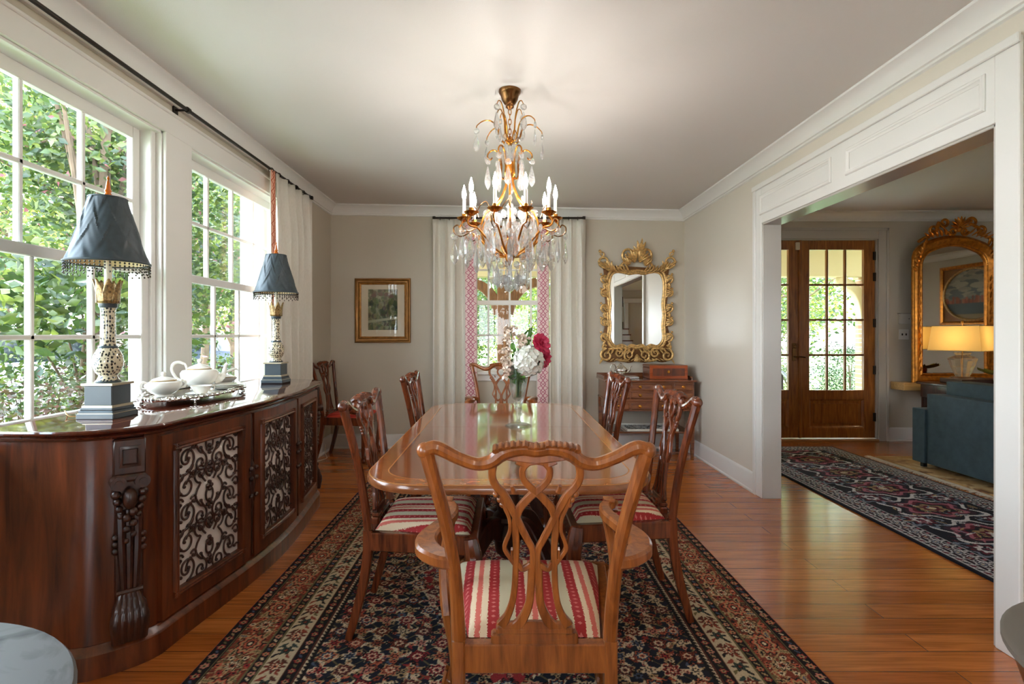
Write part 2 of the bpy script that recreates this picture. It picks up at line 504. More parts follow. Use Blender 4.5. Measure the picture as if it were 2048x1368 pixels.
def stripes():
    """crimson, coral, cream and taupe stripes that run from front to back of a seat"""
    m, nt, b = newmat('striped_silk')
    tc = nt.nodes.new('ShaderNodeTexCoord'); sep = nt.nodes.new('ShaderNodeSeparateXYZ')
    nt.links.new(tc.outputs['Object'], sep.inputs[0])
    n = nt.nodes.new('ShaderNodeTexNoise'); n.inputs['Scale'].default_value = 260; n.inputs['Detail'].default_value = 1
    nt.links.new(tc.outputs['Object'], n.inputs['Vector'])
    x = mathn(nt, 'ADD', sep.outputs['X'], mathn(nt, 'MULTIPLY', mathn(nt, 'SUBTRACT', n.outputs['Fac'], 0.5), 0.012))
    fx = mathn(nt, 'FRACT', mathn(nt, 'ADD', mathn(nt, 'DIVIDE', x, 0.160), 10.3))
    r = nt.nodes.new('ShaderNodeValToRGB'); cramp = r.color_ramp; cramp.interpolation = 'CONSTANT'
    red, cream, coral, taupe = rgb(160, 42, 42), rgb(226, 198, 164), rgb(208, 104, 90), rgb(188, 174, 144)
    stops = [(0, red), (0.195, cream), (0.29, coral), (0.39, cream), (0.51, red), (0.71, taupe), (0.99, cream)]
    cramp.elements[0].position = 0; cramp.elements[0].color = (*stops[0][1], 1)
    cramp.elements[1].position = stops[1][0]; cramp.elements[1].color = (*stops[1][1], 1)
    for p, c in stops[2:]:
        e = cramp.elements.new(p); e.color = (*c, 1)
    nt.links.new(fx, r.inputs[0])
    # small pale sprigs along the crimson stripes
    fy = mathn(nt, 'FRACT', mathn(nt, 'MULTIPLY', sep.outputs['Y'], 46.0))
    dy = mathn(nt, 'ABSOLUTE', mathn(nt, 'SUBTRACT', fy, 0.5))
    d1 = mathn(nt, 'ABSOLUTE', mathn(nt, 'SUBTRACT', fx, 0.0975)); d2 = mathn(nt, 'ABSOLUTE', mathn(nt, 'SUBTRACT', fx, 0.61))
    dx = mathn(nt, 'MULTIPLY', mathn(nt, 'MINIMUM', d1, d2), 6.0)
    dot = mathn(nt, 'LESS_THAN', mathn(nt, 'ADD', dy, dx), 0.24)
    mx = nt.nodes.new('ShaderNodeMix'); mx.data_type = 'RGBA'
    nt.links.new(mathn(nt, 'MULTIPLY', dot, 0.55), mx.inputs[0]); nt.links.new(r.outputs[0], mx.inputs[6]); mx.inputs[7].default_value = (*rgb(226, 140, 130), 1)
    nt.links.new(mx.outputs[2], b.inputs['Base Color'])
    b.inputs['Roughness'].default_value = 0.7; b.inputs['Specular IOR Level'].default_value = 0.25
    bp = nt.nodes.new('ShaderNodeBump'); bp.inputs['Strength'].default_value = 0.15; bp.inputs['Distance'].default_value = 0.002
    nt.links.new(n.outputs['Fac'], bp.inputs['Height']); nt.links.new(bp.outputs[0], b.inputs['Normal'])
    return m
M['stripes'] = stripes()
def redstripe():
    m, nt, b = newmat('red_seat_silk')
    tc = nt.nodes.new('ShaderNodeTexCoord'); sep = nt.nodes.new('ShaderNodeSeparateXYZ')
    nt.links.new(tc.outputs['Object'], sep.inputs[0])
    fx = mathn(nt, 'FRACT', mathn(nt, 'MULTIPLY', sep.outputs['X'], 30.0))
    r = nt.nodes.new('ShaderNodeValToRGB')
    r.color_ramp.elements[0].color = (*rgb(158, 32, 26), 1); r.color_ramp.elements[1].color = (*rgb(204, 70, 50), 1)
    r.color_ramp.elements[0].position = 0.4; r.color_ramp.elements[1].position = 0.6
    nt.links.new(fx, r.inputs[0]); nt.links.new(r.outputs[0], b.inputs['Base Color']); b.inputs['Roughness'].default_value = 0.6
    return m
M['redsilk'] = redstripe()
def spotted():
    m, nt, b = newmat('spotted_porcelain')
    tc = nt.nodes.new('ShaderNodeTexCoord')
    mp = nt.nodes.new('ShaderNodeMapping'); mp.inputs['Scale'].default_value = (1, 1, 0.7)
    nt.links.new(tc.outputs['Object'], mp.inputs[0])
    v = nt.nodes.new('ShaderNodeTexVoronoi'); v.inputs['Scale'].default_value = 104; v.inputs['Randomness'].default_value = 0.55
    nt.links.new(mp.outputs[0], v.inputs['Vector'])
    r = nt.nodes.new('ShaderNodeValToRGB')
    r.color_ramp.elements[0].position = 0.38; r.color_ramp.elements[0].color = (*rgb(34, 38, 40), 1)
    r.color_ramp.elements[1].position = 0.45; r.color_ramp.elements[1].color = (*rgb(210, 198, 168), 1)
    nt.links.new(v.outputs['Distance'], r.inputs[0]); nt.links.new(r.outputs[0], b.inputs['Base Color'])
    b.inputs['Roughness'].default_value = 0.12; b.inputs['Coat Weight'].default_value = 0.5
    return m
M['spots'] = spotted()
def lattice(name, c0, c1, sc):
    """interlaced lattice braid on a pale ground, in the cloth's own coordinates (u across, v down)"""
    m, nt, b = newmat(name)
    uv = nt.nodes.new('ShaderNodeUVMap'); sep = nt.nodes.new('ShaderNodeSeparateXYZ')
    nt.links.new(uv.outputs[0], sep.inputs[0])
    u, v = sep.outputs['X'], mathn(nt, 'MULTIPLY', sep.outputs['Y'], sc)
    acc = None
    for ph, amp in ((0.0, 0.40), (0.5, 0.40), (0.25, 0.22), (0.75, 0.22)):
        tri = mathn(nt, 'ABSOLUTE', mathn(nt, 'SUBTRACT', mathn(nt, 'MULTIPLY', mathn(nt, 'FRACT', mathn(nt, 'ADD', v, ph)), 2.0), 1.0))
        pos = mathn(nt, 'ADD', mathn(nt, 'MULTIPLY', mathn(nt, 'SUBTRACT', tri, 0.5), amp * 2), 0.5)
        d = mathn(nt, 'ABSOLUTE', mathn(nt, 'SUBTRACT', u, pos))
        acc = d if acc is None else mathn(nt, 'MINIMUM', acc, d)
    line = mathn(nt, 'LESS_THAN', acc, 0.042)
    ed = mathn(nt, 'GREATER_THAN', mathn(nt, 'ABSOLUTE', mathn(nt, 'SUBTRACT', u, 0.5)), 0.44)
    mx = nt.nodes.new('ShaderNodeMix'); mx.data_type = 'RGBA'
    nt.links.new(line, mx.inputs[0]); mx.inputs[6].default_value = (*c1, 1); mx.inputs[7].default_value = (*c0, 1)
    mx2 = nt.nodes.new('ShaderNodeMix'); mx2.data_type = 'RGBA'
    nt.links.new(ed, mx2.inputs[0]); nt.links.new(mx.outputs[2], mx2.inputs[6]); mx2.inputs[7].default_value = (*rgb(222, 212, 200), 1)
    nt.links.new(mx2.outputs[2], b.inputs['Base Color'])
    b.inputs['Roughness'].default_value = 0.85
    return m
M['braid'] = lattice('pink_braid', rgb(192, 110, 128), rgb(234, 206, 202), 15.0)
M['braido'] = lattice('coral_braid', rgb(196, 84, 56), rgb(236, 178, 150), 15.0)
def shademat():
    m, nt, b = newmat('pleated_blue_silk')
    tc = nt.nodes.new('ShaderNodeTexCoord')
    n = nt.nodes.new('ShaderNodeTexNoise'); n.inputs['Scale'].default_value = 30; n.inputs['Detail'].default_value = 4
    nt.links.new(tc.outputs['Object'], n.inputs['Vector'])
    r = nt.nodes.new('ShaderNodeValToRGB')
    r.color_ramp.elements[0].color = (*rgb(34, 42, 48), 1); r.color_ramp.elements[1].color = (*rgb(66, 78, 84), 1)
    nt.links.new(n.outputs['Fac'], r.inputs[0]); nt.links.new(r.outputs[0], b.inputs['Base Color'])
    b.inputs['Roughness'].default_value = 0.5
    return m
M['shade'] = shademat()
M['plinth'] = simple('blue_grey_plinth', rgb(58, 68, 74), 0.3)
M['plinthl'] = simple('silver_leaf_edge', rgb(176, 164, 138), 0.3, 0.4)
M['amber'] = simple('amber_glass', rgb(190, 96, 20), 0.1, coat=0.6)
M['bead'] = simple('dark_bead', rgb(40, 24, 22), 0.15, coat=0.5)
# ------------------------------------------------------------------ shell of the house
struct('floor', MB().box(XL - 0.16, 8.2, -6.15, 6.6, -0.12, 0.0), M['floor'])
cb = MB()
x0, x1 = XL - 0.16, XR + 0.06
cb.add([(x0, -6.15, zc(x0)), (x1, -6.15, zc(x1)), (x1, YB + 0.15, zc(x1)), (x0, YB + 0.15, zc(x0)),
        (x0, -6.15, 2.9), (x1, -6.15, 2.9), (x1, YB + 0.15, 2.9), (x0, YB + 0.15, 2.9)],
       [(0, 1, 2, 3), (7, 6, 5, 4), (0, 4, 5, 1), (1, 5, 6, 2), (2, 6, 7, 3), (3, 7, 4, 0)])
struct('ceiling', cb, M['ceil'])
struct('ceiling_hall', MB().box(XR + 0.06, 8.2, -6.15, 6.6, 2.72, 2.9), M['ceil'])
struct('roof', MB().box(-3.05, 9.0, -7.0, 6.75, 2.95, 3.15), simple('roof_grey', rgb(90, 84, 80), 0.8))  # out of view; left eave deepened to block sun at the windows

def wallpanel(mb, u0, u1, z0, z1, holes, place, t):
    us = sorted({u0, u1} | {h[0] for h in holes} | {h[1] for h in holes})
    zs = sorted({z0, z1} | {h[2] for h in holes} | {h[3] for h in holes})
    for i in range(len(us) - 1):
        for j in range(len(zs) - 1):
            cu, cz = (us[i] + us[i + 1]) / 2, (zs[j] + zs[j + 1]) / 2
            if any(h[0] < cu < h[1] and h[2] < cz < h[3] for h in holes): continue
            mb.box(us[i], us[i + 1], 0, t, zs[j], zs[j + 1], fn=lambda p: place(p.x, p.y, p.z))
    return mb
LW = lambda u, d, z: (XL - d, u, z)          # left wall, d outward
BW = lambda u, d, z: (u, YB + d, z)
RW = lambda u, d, z: (XR + d, u, z)
EW = lambda u, d, z: (u, YF + d, z)
KW = lambda u, d, z: (u, -6.0 - d, z)
W1 = (1.47, 3.04, 0.85, 2.41); W2 = (3.295, 4.80, 0.85, 2.41); W3 = (-0.95, 0.62, 0.85, 2.41); W4 = (-3.9, -2.33, 0.85, 2.41)
WB = (-0.47, 0.605, 0.85, 2.41); WK = (-0.9, 0.9, 0.85, 2.30); WK2 = (5.2, 7.0, 0.85, 2.30)
DR = (2.60, 4.45, 0.0, 2.40)
struct('wall_left', wallpanel(MB(), -6.15, YB + 0.15, 0, 2.8, [W1, W2, W3, W4], LW, 0.16), M['wall'])
struct('wall_back', wallpanel(MB(), XL, XH, 0, 2.8, [WB], BW, 0.15), M['wall'])
struct('wall_right', wallpanel(MB(), -1.2, YB, 0, 2.75, [(OPY0, OPY1, 0, OPZ)], RW, XH - XR), M['wall_lit'])
struct('wall_entry', wallpanel(MB(), XH, 8.2, 0, 2.8, [DR], EW, 0.16), M['wall'])
struct('wall_rear', wallpanel(MB(), XL - 0.16, 8.2, 0, 2.8, [WK, WK2], KW, 0.15), M['wall'])
struct('wall_living', MB().box(8.0, 8.16, -6.0, YF, 0, 2.8), M['wall'])

def sash(nm, place, u0, u1, z0, z1, d, rail, stile, cols, rows, parent, bot=None, top=None, th=0.036):
    mb = MB(); fn = lambda p: place(p.x, p.y, p.z)
    bot = bot or rail; top = top or rail
    gu0, gu1, gz0, gz1 = u0 + stile, u1 - stile, z0 + bot, z1 - top
    mb.box(u0, gu0, d, d + th, z0, z1, 0.004, fn); mb.box(gu1, u1, d, d + th, z0, z1, 0.004, fn)
    mb.box(gu0, gu1, d, d + th, z0, gz0, 0.004, fn); mb.box(gu0, gu1, d, d + th, gz1, z1, 0.004, fn)
    for k in range(1, cols):
        u = gu0 + (gu1 - gu0) * k / cols
        mb.box(u - 0.011, u + 0.011, d + 0.003, d + th - 0.003, gz0, gz1, 0.004, fn)
    for k in range(1, rows):
        z = gz0 + (gz1 - gz0) * k / rows
        mb.box(gu0, gu1, d + 0.003, d + th - 0.003, z - 0.011, z + 0.011, 0.004, fn)
    o = mb.build(nm, M['trim'], parent)
    MB().box(gu0 - 0.004, gu1 + 0.004, d + th / 2 - 0.002, d + th / 2 + 0.002, gz0 - 0.004, gz1 + 0.004, fn=fn).build('pane', M['pane'], o, smooth=0)
    return o
def window(name, place, op, gu0, gu1, cols, t=0.16):
    """double hung window; the mesh itself is the jamb lining and sill"""
    u0, u1, z0, z1 = op
    fn = lambda p: place(p.x, p.y, p.z)
    mb = MB()
    mb.box(u0, u0 + 0.012, 0.0, t, z0, z1, 0, fn); mb.box(u1 - 0.012, u1, 0.0, t, z0, z1, 0, fn)
    mb.box(u0, u1, 0.0, t, z1 - 0.012, z1, 0, fn); mb.box(u0 - 0.03, u1 + 0.03, -0.05, t, z0 - 0.03, z0 + 0.006, 0.006, fn)
    # stops beside the sashes
    mb.box(u0 + 0.012, u0 + 0.035, 0.085, t, z0, z1, 0.003, fn); mb.box(u1 - 0.05, u1 - 0.012, 0.03, t, z0, z1, 0.004, fn)
    o = struct(name, mb, M['trim'])
    s0, s1 = gu0 - 0.055, gu1 + 0.06
    st = 0.057
    sash('upper_sash', place, s0, s1, 1.605, 2.40, 0.093, 0.05, st, cols, 2, o, bot=0.045, top=0.064)
    sash('lower_sash', place, s0, s1, z0 + 0.006, 1.645, 0.045, 0.05, st, cols, 2, o, bot=0.06, top=0.05)
    return o
window('window_1', LW, W1, 1.58, 2.93, 4)
window('window_2', LW, W2, 3.352, 4.69, 4)
window('window_3', BW, WB, -0.41, 0.545, 4, 0.15)
window('window_4', LW, W3, -0.85, 0.5, 4)  # this and the next window are unseen, added to let in daylight
window('window_5', LW, W4, -3.8, -2.45, 4)
def added_rear_window(name, place, op):
    u0, u1, z0, z1 = op; fn = lambda p: place(p.x, p.y, p.z)
    mb = MB()
    mb.box(u0, u0 + 0.06, 0.02, 0.13, z0, z1, 0.004, fn); mb.box(u1 - 0.06, u1, 0.02, 0.13, z0, z1, 0.004, fn)
    mb.box(u0, u1, 0.02, 0.13, z0, z0 + 0.06, 0.004, fn); mb.box(u0, u1, 0.02, 0.13, z1 - 0.06, z1, 0.004, fn)
    for k in (1, 2):
        u = u0 + (u1 - u0) * k / 3; mb.box(u - 0.025, u + 0.025, 0.03, 0.12, z0, z1, 0.004, fn)
    o = struct(name, mb, M['trim'])
    MB().box(u0 + 0.05, u1 - 0.05, 0.07, 0.075, z0 + 0.05, z1 - 0.05, 0, fn).build('pane', M['pane'], o, smooth=0)
added_rear_window('window_6', KW, WK)  # both rear windows are unseen, added to bring in sky light
added_rear_window('window_7', KW, WK2)

# flat casings round the windows
def casing(name, place, u0, u1, z0, z1, gaps, t=0.02):
    mb = MB(); fn = lambda p: place(p.x, p.y, p.z)
    us = [u0] + [g for gg in gaps for g in gg] + [u1]
    for i in range(0, len(us), 2):
        mb.box(us[i], us[i + 1], -t, 0.0, z0, 2.41, 0.003, fn)
    mb.box(u0, u1, -t, 0.0, 2.41, z1, 0.003, fn)
    mb.box(u0 - 0.01, u1 + 0.01, -t - 0.012, 0.0, z1 - 0.004, z1 + 0.014, 0.004, fn)
    mb.box(u0, u1, -t, 0.0, z0 - 0.10, z0 - 0.03, 0.003, fn)
    return struct(name, mb, M['trim'])
casing('trim_1', LW, W1[0] - 0.12, W2[1] + 0.12, 0.85, 2.525, [W1[:2], W2[:2]])
casing('trim_2', BW, WB[0] - 0.10, WB[1] + 0.10, 0.85, 2.50, [WB[:2]])

# crown mouldings
CROWN = [(0, 0.02), (0.088, 0.02), (0.088, -0.012), (0.078, -0.018), (0.066, -0.024), (0.05, -0.042), (0.036, -0.062), (0.026, -0.08), (0.024, -0.09), (0.013, -0.094), (0.013, -0.106), (0.0, -0.112)]
def mould(name, p0, p1, out, prof, m=None):
    mb = MB(); out = Vector(out)
    rings = [[Vector(p) + out * a + Vector((0, 0, b)) for a, b in prof] for p in (p0, p1)]
    mb.loft(rings)
    return struct(name, mb, m or M['trim'])
mould('trim_3', (XL, -6.0, zc(XL)), (XL, YB, zc(XL)), (1, 0, 0), CROWN)
mould('trim_4', (XL, YB, zc(XL)), (XR, YB, zc(XR)), (0, -1, 0), CROWN)
mould('trim_5', (XR, -1.2, zc(XR)), (XR, YB, zc(XR)), (-1, 0, 0), CROWN)
mould('trim_6', (XH, YF, 2.72), (8.0, YF, 2.72), (0, -1, 0), CROWN)
mould('trim_7', (8.0, -6.0, 2.72), (8.0, YF, 2.72), (-1, 0, 0), CROWN)
BASE = [(0, 0), (0.026, 0), (0.026, 0.012), (0.016, 0.022), (0.016, 0.138), (0.012, 0.15), (0.006, 0.158), (0, 0.16)]
mould('baseboard_left', (XL, -6.0, 0), (XL, YB, 0), (1, 0, 0), BASE)
mould('baseboard_back', (XL, YB, 0), (XR, YB, 0), (0, -1, 0), BASE)
mould('baseboard_right', (XR, OPY1 + 0.125, 0), (XR, YB, 0), (-1, 0, 0), BASE)
mould('baseboard_entry', (4.57, YF, 0), (8.0, YF, 0), (0, -1, 0), BASE)
mould('baseboard_living', (8.0, -6.0, 0), (8.0, YF, 0), (-1, 0, 0), BASE)

# cased opening to the hall
fn = lambda p: (XR - p.x, p.y, p.z)
mb = MB()
mb.box(0, 0.018, OPY1, OPY1 + 0.125, 0, 2.43, 0.003, fn); mb.box(0.018, 0.028, OPY1 + 0.085, OPY1 + 0.125, 0, 2.43, 0.003, fn)
mb.box(0, 0.018, OPY0 - 0.105, OPY0, 0, 2.43, 0.003, fn)
mb.box(0, 0.018, OPY0, OPY1, OPZ, 2.43, 0.003, fn)
mb.box(0.018, 0.034, OPY0 - 0.115, OPY1 + 0.13, 2.395, 2.435, 0.006, fn)
PANEL = [(0, 0), (0, 0.006), (0.006, 0.012), (0.016, 0.012), (0.022, 0.006), (0.03, 0.003), (0.03, 0)]
hp = lambda a, b, h: (XR - 0.018 - h, a, b)
mb.frame(PANEL, 3.28, 4.19, 2.19, 2.345, hp)
mb.frame(PANEL, 2.23, 3.14, 2.19, 2.345, hp)
struct('trim_8', mb, M['trim'])
mb = MB()
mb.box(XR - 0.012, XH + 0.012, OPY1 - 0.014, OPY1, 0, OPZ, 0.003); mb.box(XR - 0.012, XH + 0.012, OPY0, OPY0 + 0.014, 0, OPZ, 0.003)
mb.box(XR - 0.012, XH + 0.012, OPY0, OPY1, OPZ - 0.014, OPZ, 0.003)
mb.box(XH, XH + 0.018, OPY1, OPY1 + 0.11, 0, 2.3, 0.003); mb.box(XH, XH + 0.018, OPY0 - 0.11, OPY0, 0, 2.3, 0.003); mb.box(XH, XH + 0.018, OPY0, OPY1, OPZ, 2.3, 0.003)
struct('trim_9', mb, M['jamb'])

# entry doors
fe = lambda p: (p.x, YF + p.y, p.z)
mb = MB()
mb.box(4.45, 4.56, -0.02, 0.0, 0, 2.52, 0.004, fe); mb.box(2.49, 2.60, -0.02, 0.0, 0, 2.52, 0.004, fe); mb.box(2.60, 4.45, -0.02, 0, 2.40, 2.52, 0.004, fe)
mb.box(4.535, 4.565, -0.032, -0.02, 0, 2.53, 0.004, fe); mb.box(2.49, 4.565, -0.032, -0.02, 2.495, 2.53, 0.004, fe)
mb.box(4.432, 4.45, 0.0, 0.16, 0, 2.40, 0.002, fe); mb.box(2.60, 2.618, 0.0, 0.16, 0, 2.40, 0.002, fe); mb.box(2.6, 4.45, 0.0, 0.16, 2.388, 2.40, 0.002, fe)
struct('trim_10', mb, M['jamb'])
struct('trim_11', MB().box(2.6, 4.45, -0.03, 0.16, 0.0, 0.022, 0.004, fe), wood('oak_threshold', rgb(170, 120, 70), rgb(200, 150, 96), 0.4, (1.2, 14, 14)))
def door_leaf(name, u0, u1, g0, g1):
    y0, y1 = 0.02, 0.065
    mb = MB(); z0, z1 = 0.03, 2.385
    gz0, gz1 = 0.60, 2.275
    mb.box(u0, g0, y0, y1, z0, z1, 0.003, fe); mb.box(g1, u1, y0, y1, z0, z1, 0.003, fe)
    mb.box(g0, g1, y0, y1, gz1, z1, 0.003, fe); mb.box(g0, g1, y0, y1, 0.49, gz0, 0.003, fe); mb.box(g0, g1, y0, y1, z0, 0.15, 0.003, fe)
    mb.box(g0, g1, y0 + 0.018, y1 - 0.018, 0.15, 0.49, 0, fe)
    mb.box(g0 + 0.05, g1 - 0.05, y0 + 0.006, y1 - 0.006, 0.20, 0.44, 0.012, fe)
    mb.frame([(0, 0), (0.022, 0.0), (0.012, 0.008), (0, 0.014)], g0, g1, 0.15, 0.49, lambda a, b, h: (a, YF + y0 + 0.018 - h, b))
    for k in (1, 2):
        u = g0 + (g1 - g0) * k / 3; mb.box(u - 0.012, u + 0.012, y0 + 0.004, y1 - 0.004, gz0, gz1, 0.005, fe)
    for k in (1, 2, 3):
        z = gz0 + (gz1 - gz0) * k / 4; mb.box(g0, g1, y0 + 0.004, y1 - 0.004, z - 0.012, z + 0.012, 0.005, fe)
    o = struct(name, mb, M['door'])
    MB().box(g0 - 0.004, g1 + 0.004, 0.040, 0.045, gz0 - 0.004, gz1 + 0.004, 0, fe).build('pane', M['pane'], o, smooth=0)
    return o
d1 = door_leaf('door_1', 3.528, 4.43, 3.65, 4.30)
d2 = door_leaf('door_2', 2.62, 3.522, 2.745, 3.40)
MB().box(3.512, 3.545, -0.004, 0.03, 0.03, 2.385, 0.004, fe).build('astragal', M['door'], d1)
for z in (0.28, 0.84, 1.40, 1.95, 2.2):
    MB().box(4.405, 4.442, 0.004, 0.022, z - 0.05, z + 0.05, 0.003, fe).build('hinge', M['iron'], d1)
hb = MB()
hb.box(3.44, 3.485, 0.006, 0.02, 0.95, 1.16, 0.006, fe)
hb.tube(cr([(3.463, YF + 0.01, 1.0), (3.463, YF - 0.035, 1.0), (3.485, YF - 0.045, 1.003), (3.53, YF - 0.045, 1.0), (3.565, YF - 0.044, 0.995)], 5), 0.009, 8)
hb.lathe([(0.024, 0.0), (0.024, 0.012), (0.015, 0.02), (0.0, 0.021)], 16, (0, 0, 0), fn=lambda p: (3.463 + p.x, YF + 0.006 - p.z, 1.12 + p.y))
hb.build('door_handle', M['bronze'], d2)
MB().box(3.475, 3.52, -0.012, 0.018, 2.27, 2.36, 0.004, fe).build('sensor_box', simple('sensor_plastic', rgb(214, 200, 176), 0.4), d2)

# wall fittings in the entry
t = thing('alarm_panel', 'pale grey alarm keypad box above the light switch on entry wall', 'keypad', (4.775, YF, 1.45))
MB().box(-0.085, 0.085, -0.035, 0, -0.062, 0.062, 0.006).build('housing', simple('keypad_plastic', rgb(205, 198, 188), 0.4), t)
MB().box(-0.095, 0.095, -0.05, -0.0, 0.058, 0.07, 0.003).build('lid', simple('keypad_lid', rgb(176, 168, 158), 0.4), t)
MB().ball((0.02, -0.036, 0.0), 0.006, 8, 5).build('indicator', M['black'], t)
t = thing('light_switch', 'white double light switch plate below the keypad beside front door', 'light switch', (4.755, YF, 1.265))
MB().box(-0.058, 0.058, -0.008, 0, -0.06, 0.06, 0.003).build('plate', simple('switch_plate', rgb(232, 228, 222), 0.3), t)
for x in (-0.023, 0.023):
    MB().box(x - 0.005, x + 0.005, -0.02, -0.006, -0.012, 0.012, 0.002).build('toggle', M['iron'], t)
# ------------------------------------------------------------------ woven and painted surfaces (colours laid knot by knot)
RNG = np.random.default_rng(5)
def weave_obj(name, w, l, nx, ny, img, z=0.0, m=None, parent=None, thick=0.0, loc=(0, 0, 0), plane='xy'):
    """grid w x l (origin at its corner) whose vertices carry the colours img[ny,nx,3]"""
    xs = np.linspace(0, w, nx); ys = np.linspace(0, l, ny)
    X, Y = np.meshgrid(xs, ys)
    Z = np.full_like(X, z)
    if thick > 0:
        Z[0, :] = z - thick; Z[-1, :] = z - thick; Z[:, 0] = z - thick; Z[:, -1] = z - thick
        X[:, 0] = X[:, 1]; X[:, -1] = X[:, -2]; Y[0, :] = Y[1, :]; Y[-1, :] = Y[-2, :]
    if plane == 'xy': co = np.stack([X, Y, Z], -1)
    else: co = np.stack([X, -Z, Y], -1)
    idx = np.arange(nx * ny).reshape(ny, nx)
    faces = np.stack([idx[:-1, :-1], idx[:-1, 1:], idx[1:, 1:], idx[1:, :-1]], -1).reshape(-1, 4)
    me = bpy.data.meshes.new(name)
    me.vertices.add(nx * ny); me.vertices.foreach_set('co', co.reshape(-1).astype(np.float32))
    me.loops.add(faces.size); me.loops.foreach_set('vertex_index', faces.reshape(-1).astype(np.int32))
    me.polygons.add(len(faces)); me.polygons.foreach_set('loop_start', np.arange(0, faces.size, 4, dtype=np.int32))
    me.update(calc_edges=True)
    ca = me.color_attributes.new('weave', 'FLOAT_COLOR', 'POINT')
    c4 = np.ones((ny * nx, 4), np.float32); c4[:, :3] = img.reshape(-1, 3)
    ca.data.foreach_set('color', c4.reshape(-1))
    if m: me.materials.append(m)
    o = bpy.data.objects.new(name, me); COL.objects.link(o); o.location = loc
    if parent: o.parent = parent
    return o
def A(r, g, b): return np.array(rgb(r, g, b), np.float32)
class Loom:
    def __init__(s, w, l, res):
        s.w, s.l, s.res = w, l, res
        s.nx, s.ny = int(w / res) + 1, int(l / res) + 1
        xs = np.linspace(0, w, s.nx); ys = np.linspace(0, l, s.ny)
        s.X, s.Y = np.meshgrid(xs, ys)
        s.img = np.zeros((s.ny, s.nx, 3), np.float32)
        s.D = np.minimum(np.minimum(s.X, w - s.X), np.minimum(s.Y, l - s.Y))
    def win(s, cx, cy, R):
        i0, i1 = max(0, int((cx - R) / s.res)), min(s.nx, int((cx + R) / s.res) + 2)
        j0, j1 = max(0, int((cy - R) / s.res)), min(s.ny, int((cy + R) / s.res) + 2)
        if i0 >= i1 or j0 >= j1: return None
        sl = (slice(j0, j1), slice(i0, i1))
        return sl, s.X[sl] - cx, s.Y[sl] - cy
    def rosette(s, cx, cy, R, cols, n=8, rot=0.0, amp=0.22, sy=1.0, mask=None):
        w = s.win(cx, cy, R * 1.4)
        if w is None: return
        sl, x, y = w
        y = y / sy
        r = np.hypot(x, y); a = np.arctan2(y, x) + rot
        k = 1 + amp * np.cos(n * a)
        im = s.img[sl]
        for q, c in enumerate(cols):
            f = 1 - q / len(cols)
            mk = r < R * f * (k if q < len(cols) - 1 else 1)
            if mask is not None: mk &= mask[sl]
            im[mk] = c
    def leaf(s, cx, cy, L, W, ang, col, line=None, mask=None, bend=0.0):
        w = s.win(cx, cy, L)
        if w is None: return
        sl, x, y = w
        ca, sa = math.cos(ang), math.sin(ang)
        u = x * ca + y * sa; v = -x * sa + y * ca - bend * (1 - (u / (L / 2)) ** 2)
        im = s.img[sl]
        hw = W / 2 * (1 - (np.abs(u) / (L / 2)) ** 1.6) * (1 + 0.25 * np.cos(u / L * 40))
        mk = (np.abs(v) < hw) & (np.abs(u) < L / 2)
        if mask is not None: mk &= mask[sl]
        im[mk] = col
        if line is not None:
            mk2 = mk & (np.abs(v) > hw - s.res * 1.6)
            im[mk2] = line
    def stroke(s, pts, wd, col, mask=None):
        for (x, y) in pts:
            w = s.win(x, y, wd)
            if w is None: continue
            sl, dx, dy = w
            mk = (dx * dx + dy * dy) < (wd / 2) ** 2
            if mask is not None: mk &= mask[sl]
            s.img[sl][mk] = col
navy, black = A(30, 30, 40), A(24, 18, 20)
rust, red, pink, cream, tan, olive, blue, sal, brown = A(134, 58, 40), A(150, 44, 44), A(192, 116, 100), A(208, 184, 150), A(170, 138, 98), A(104, 92, 60), A(74, 84, 102), A(184, 92, 66), A(84, 44, 32)

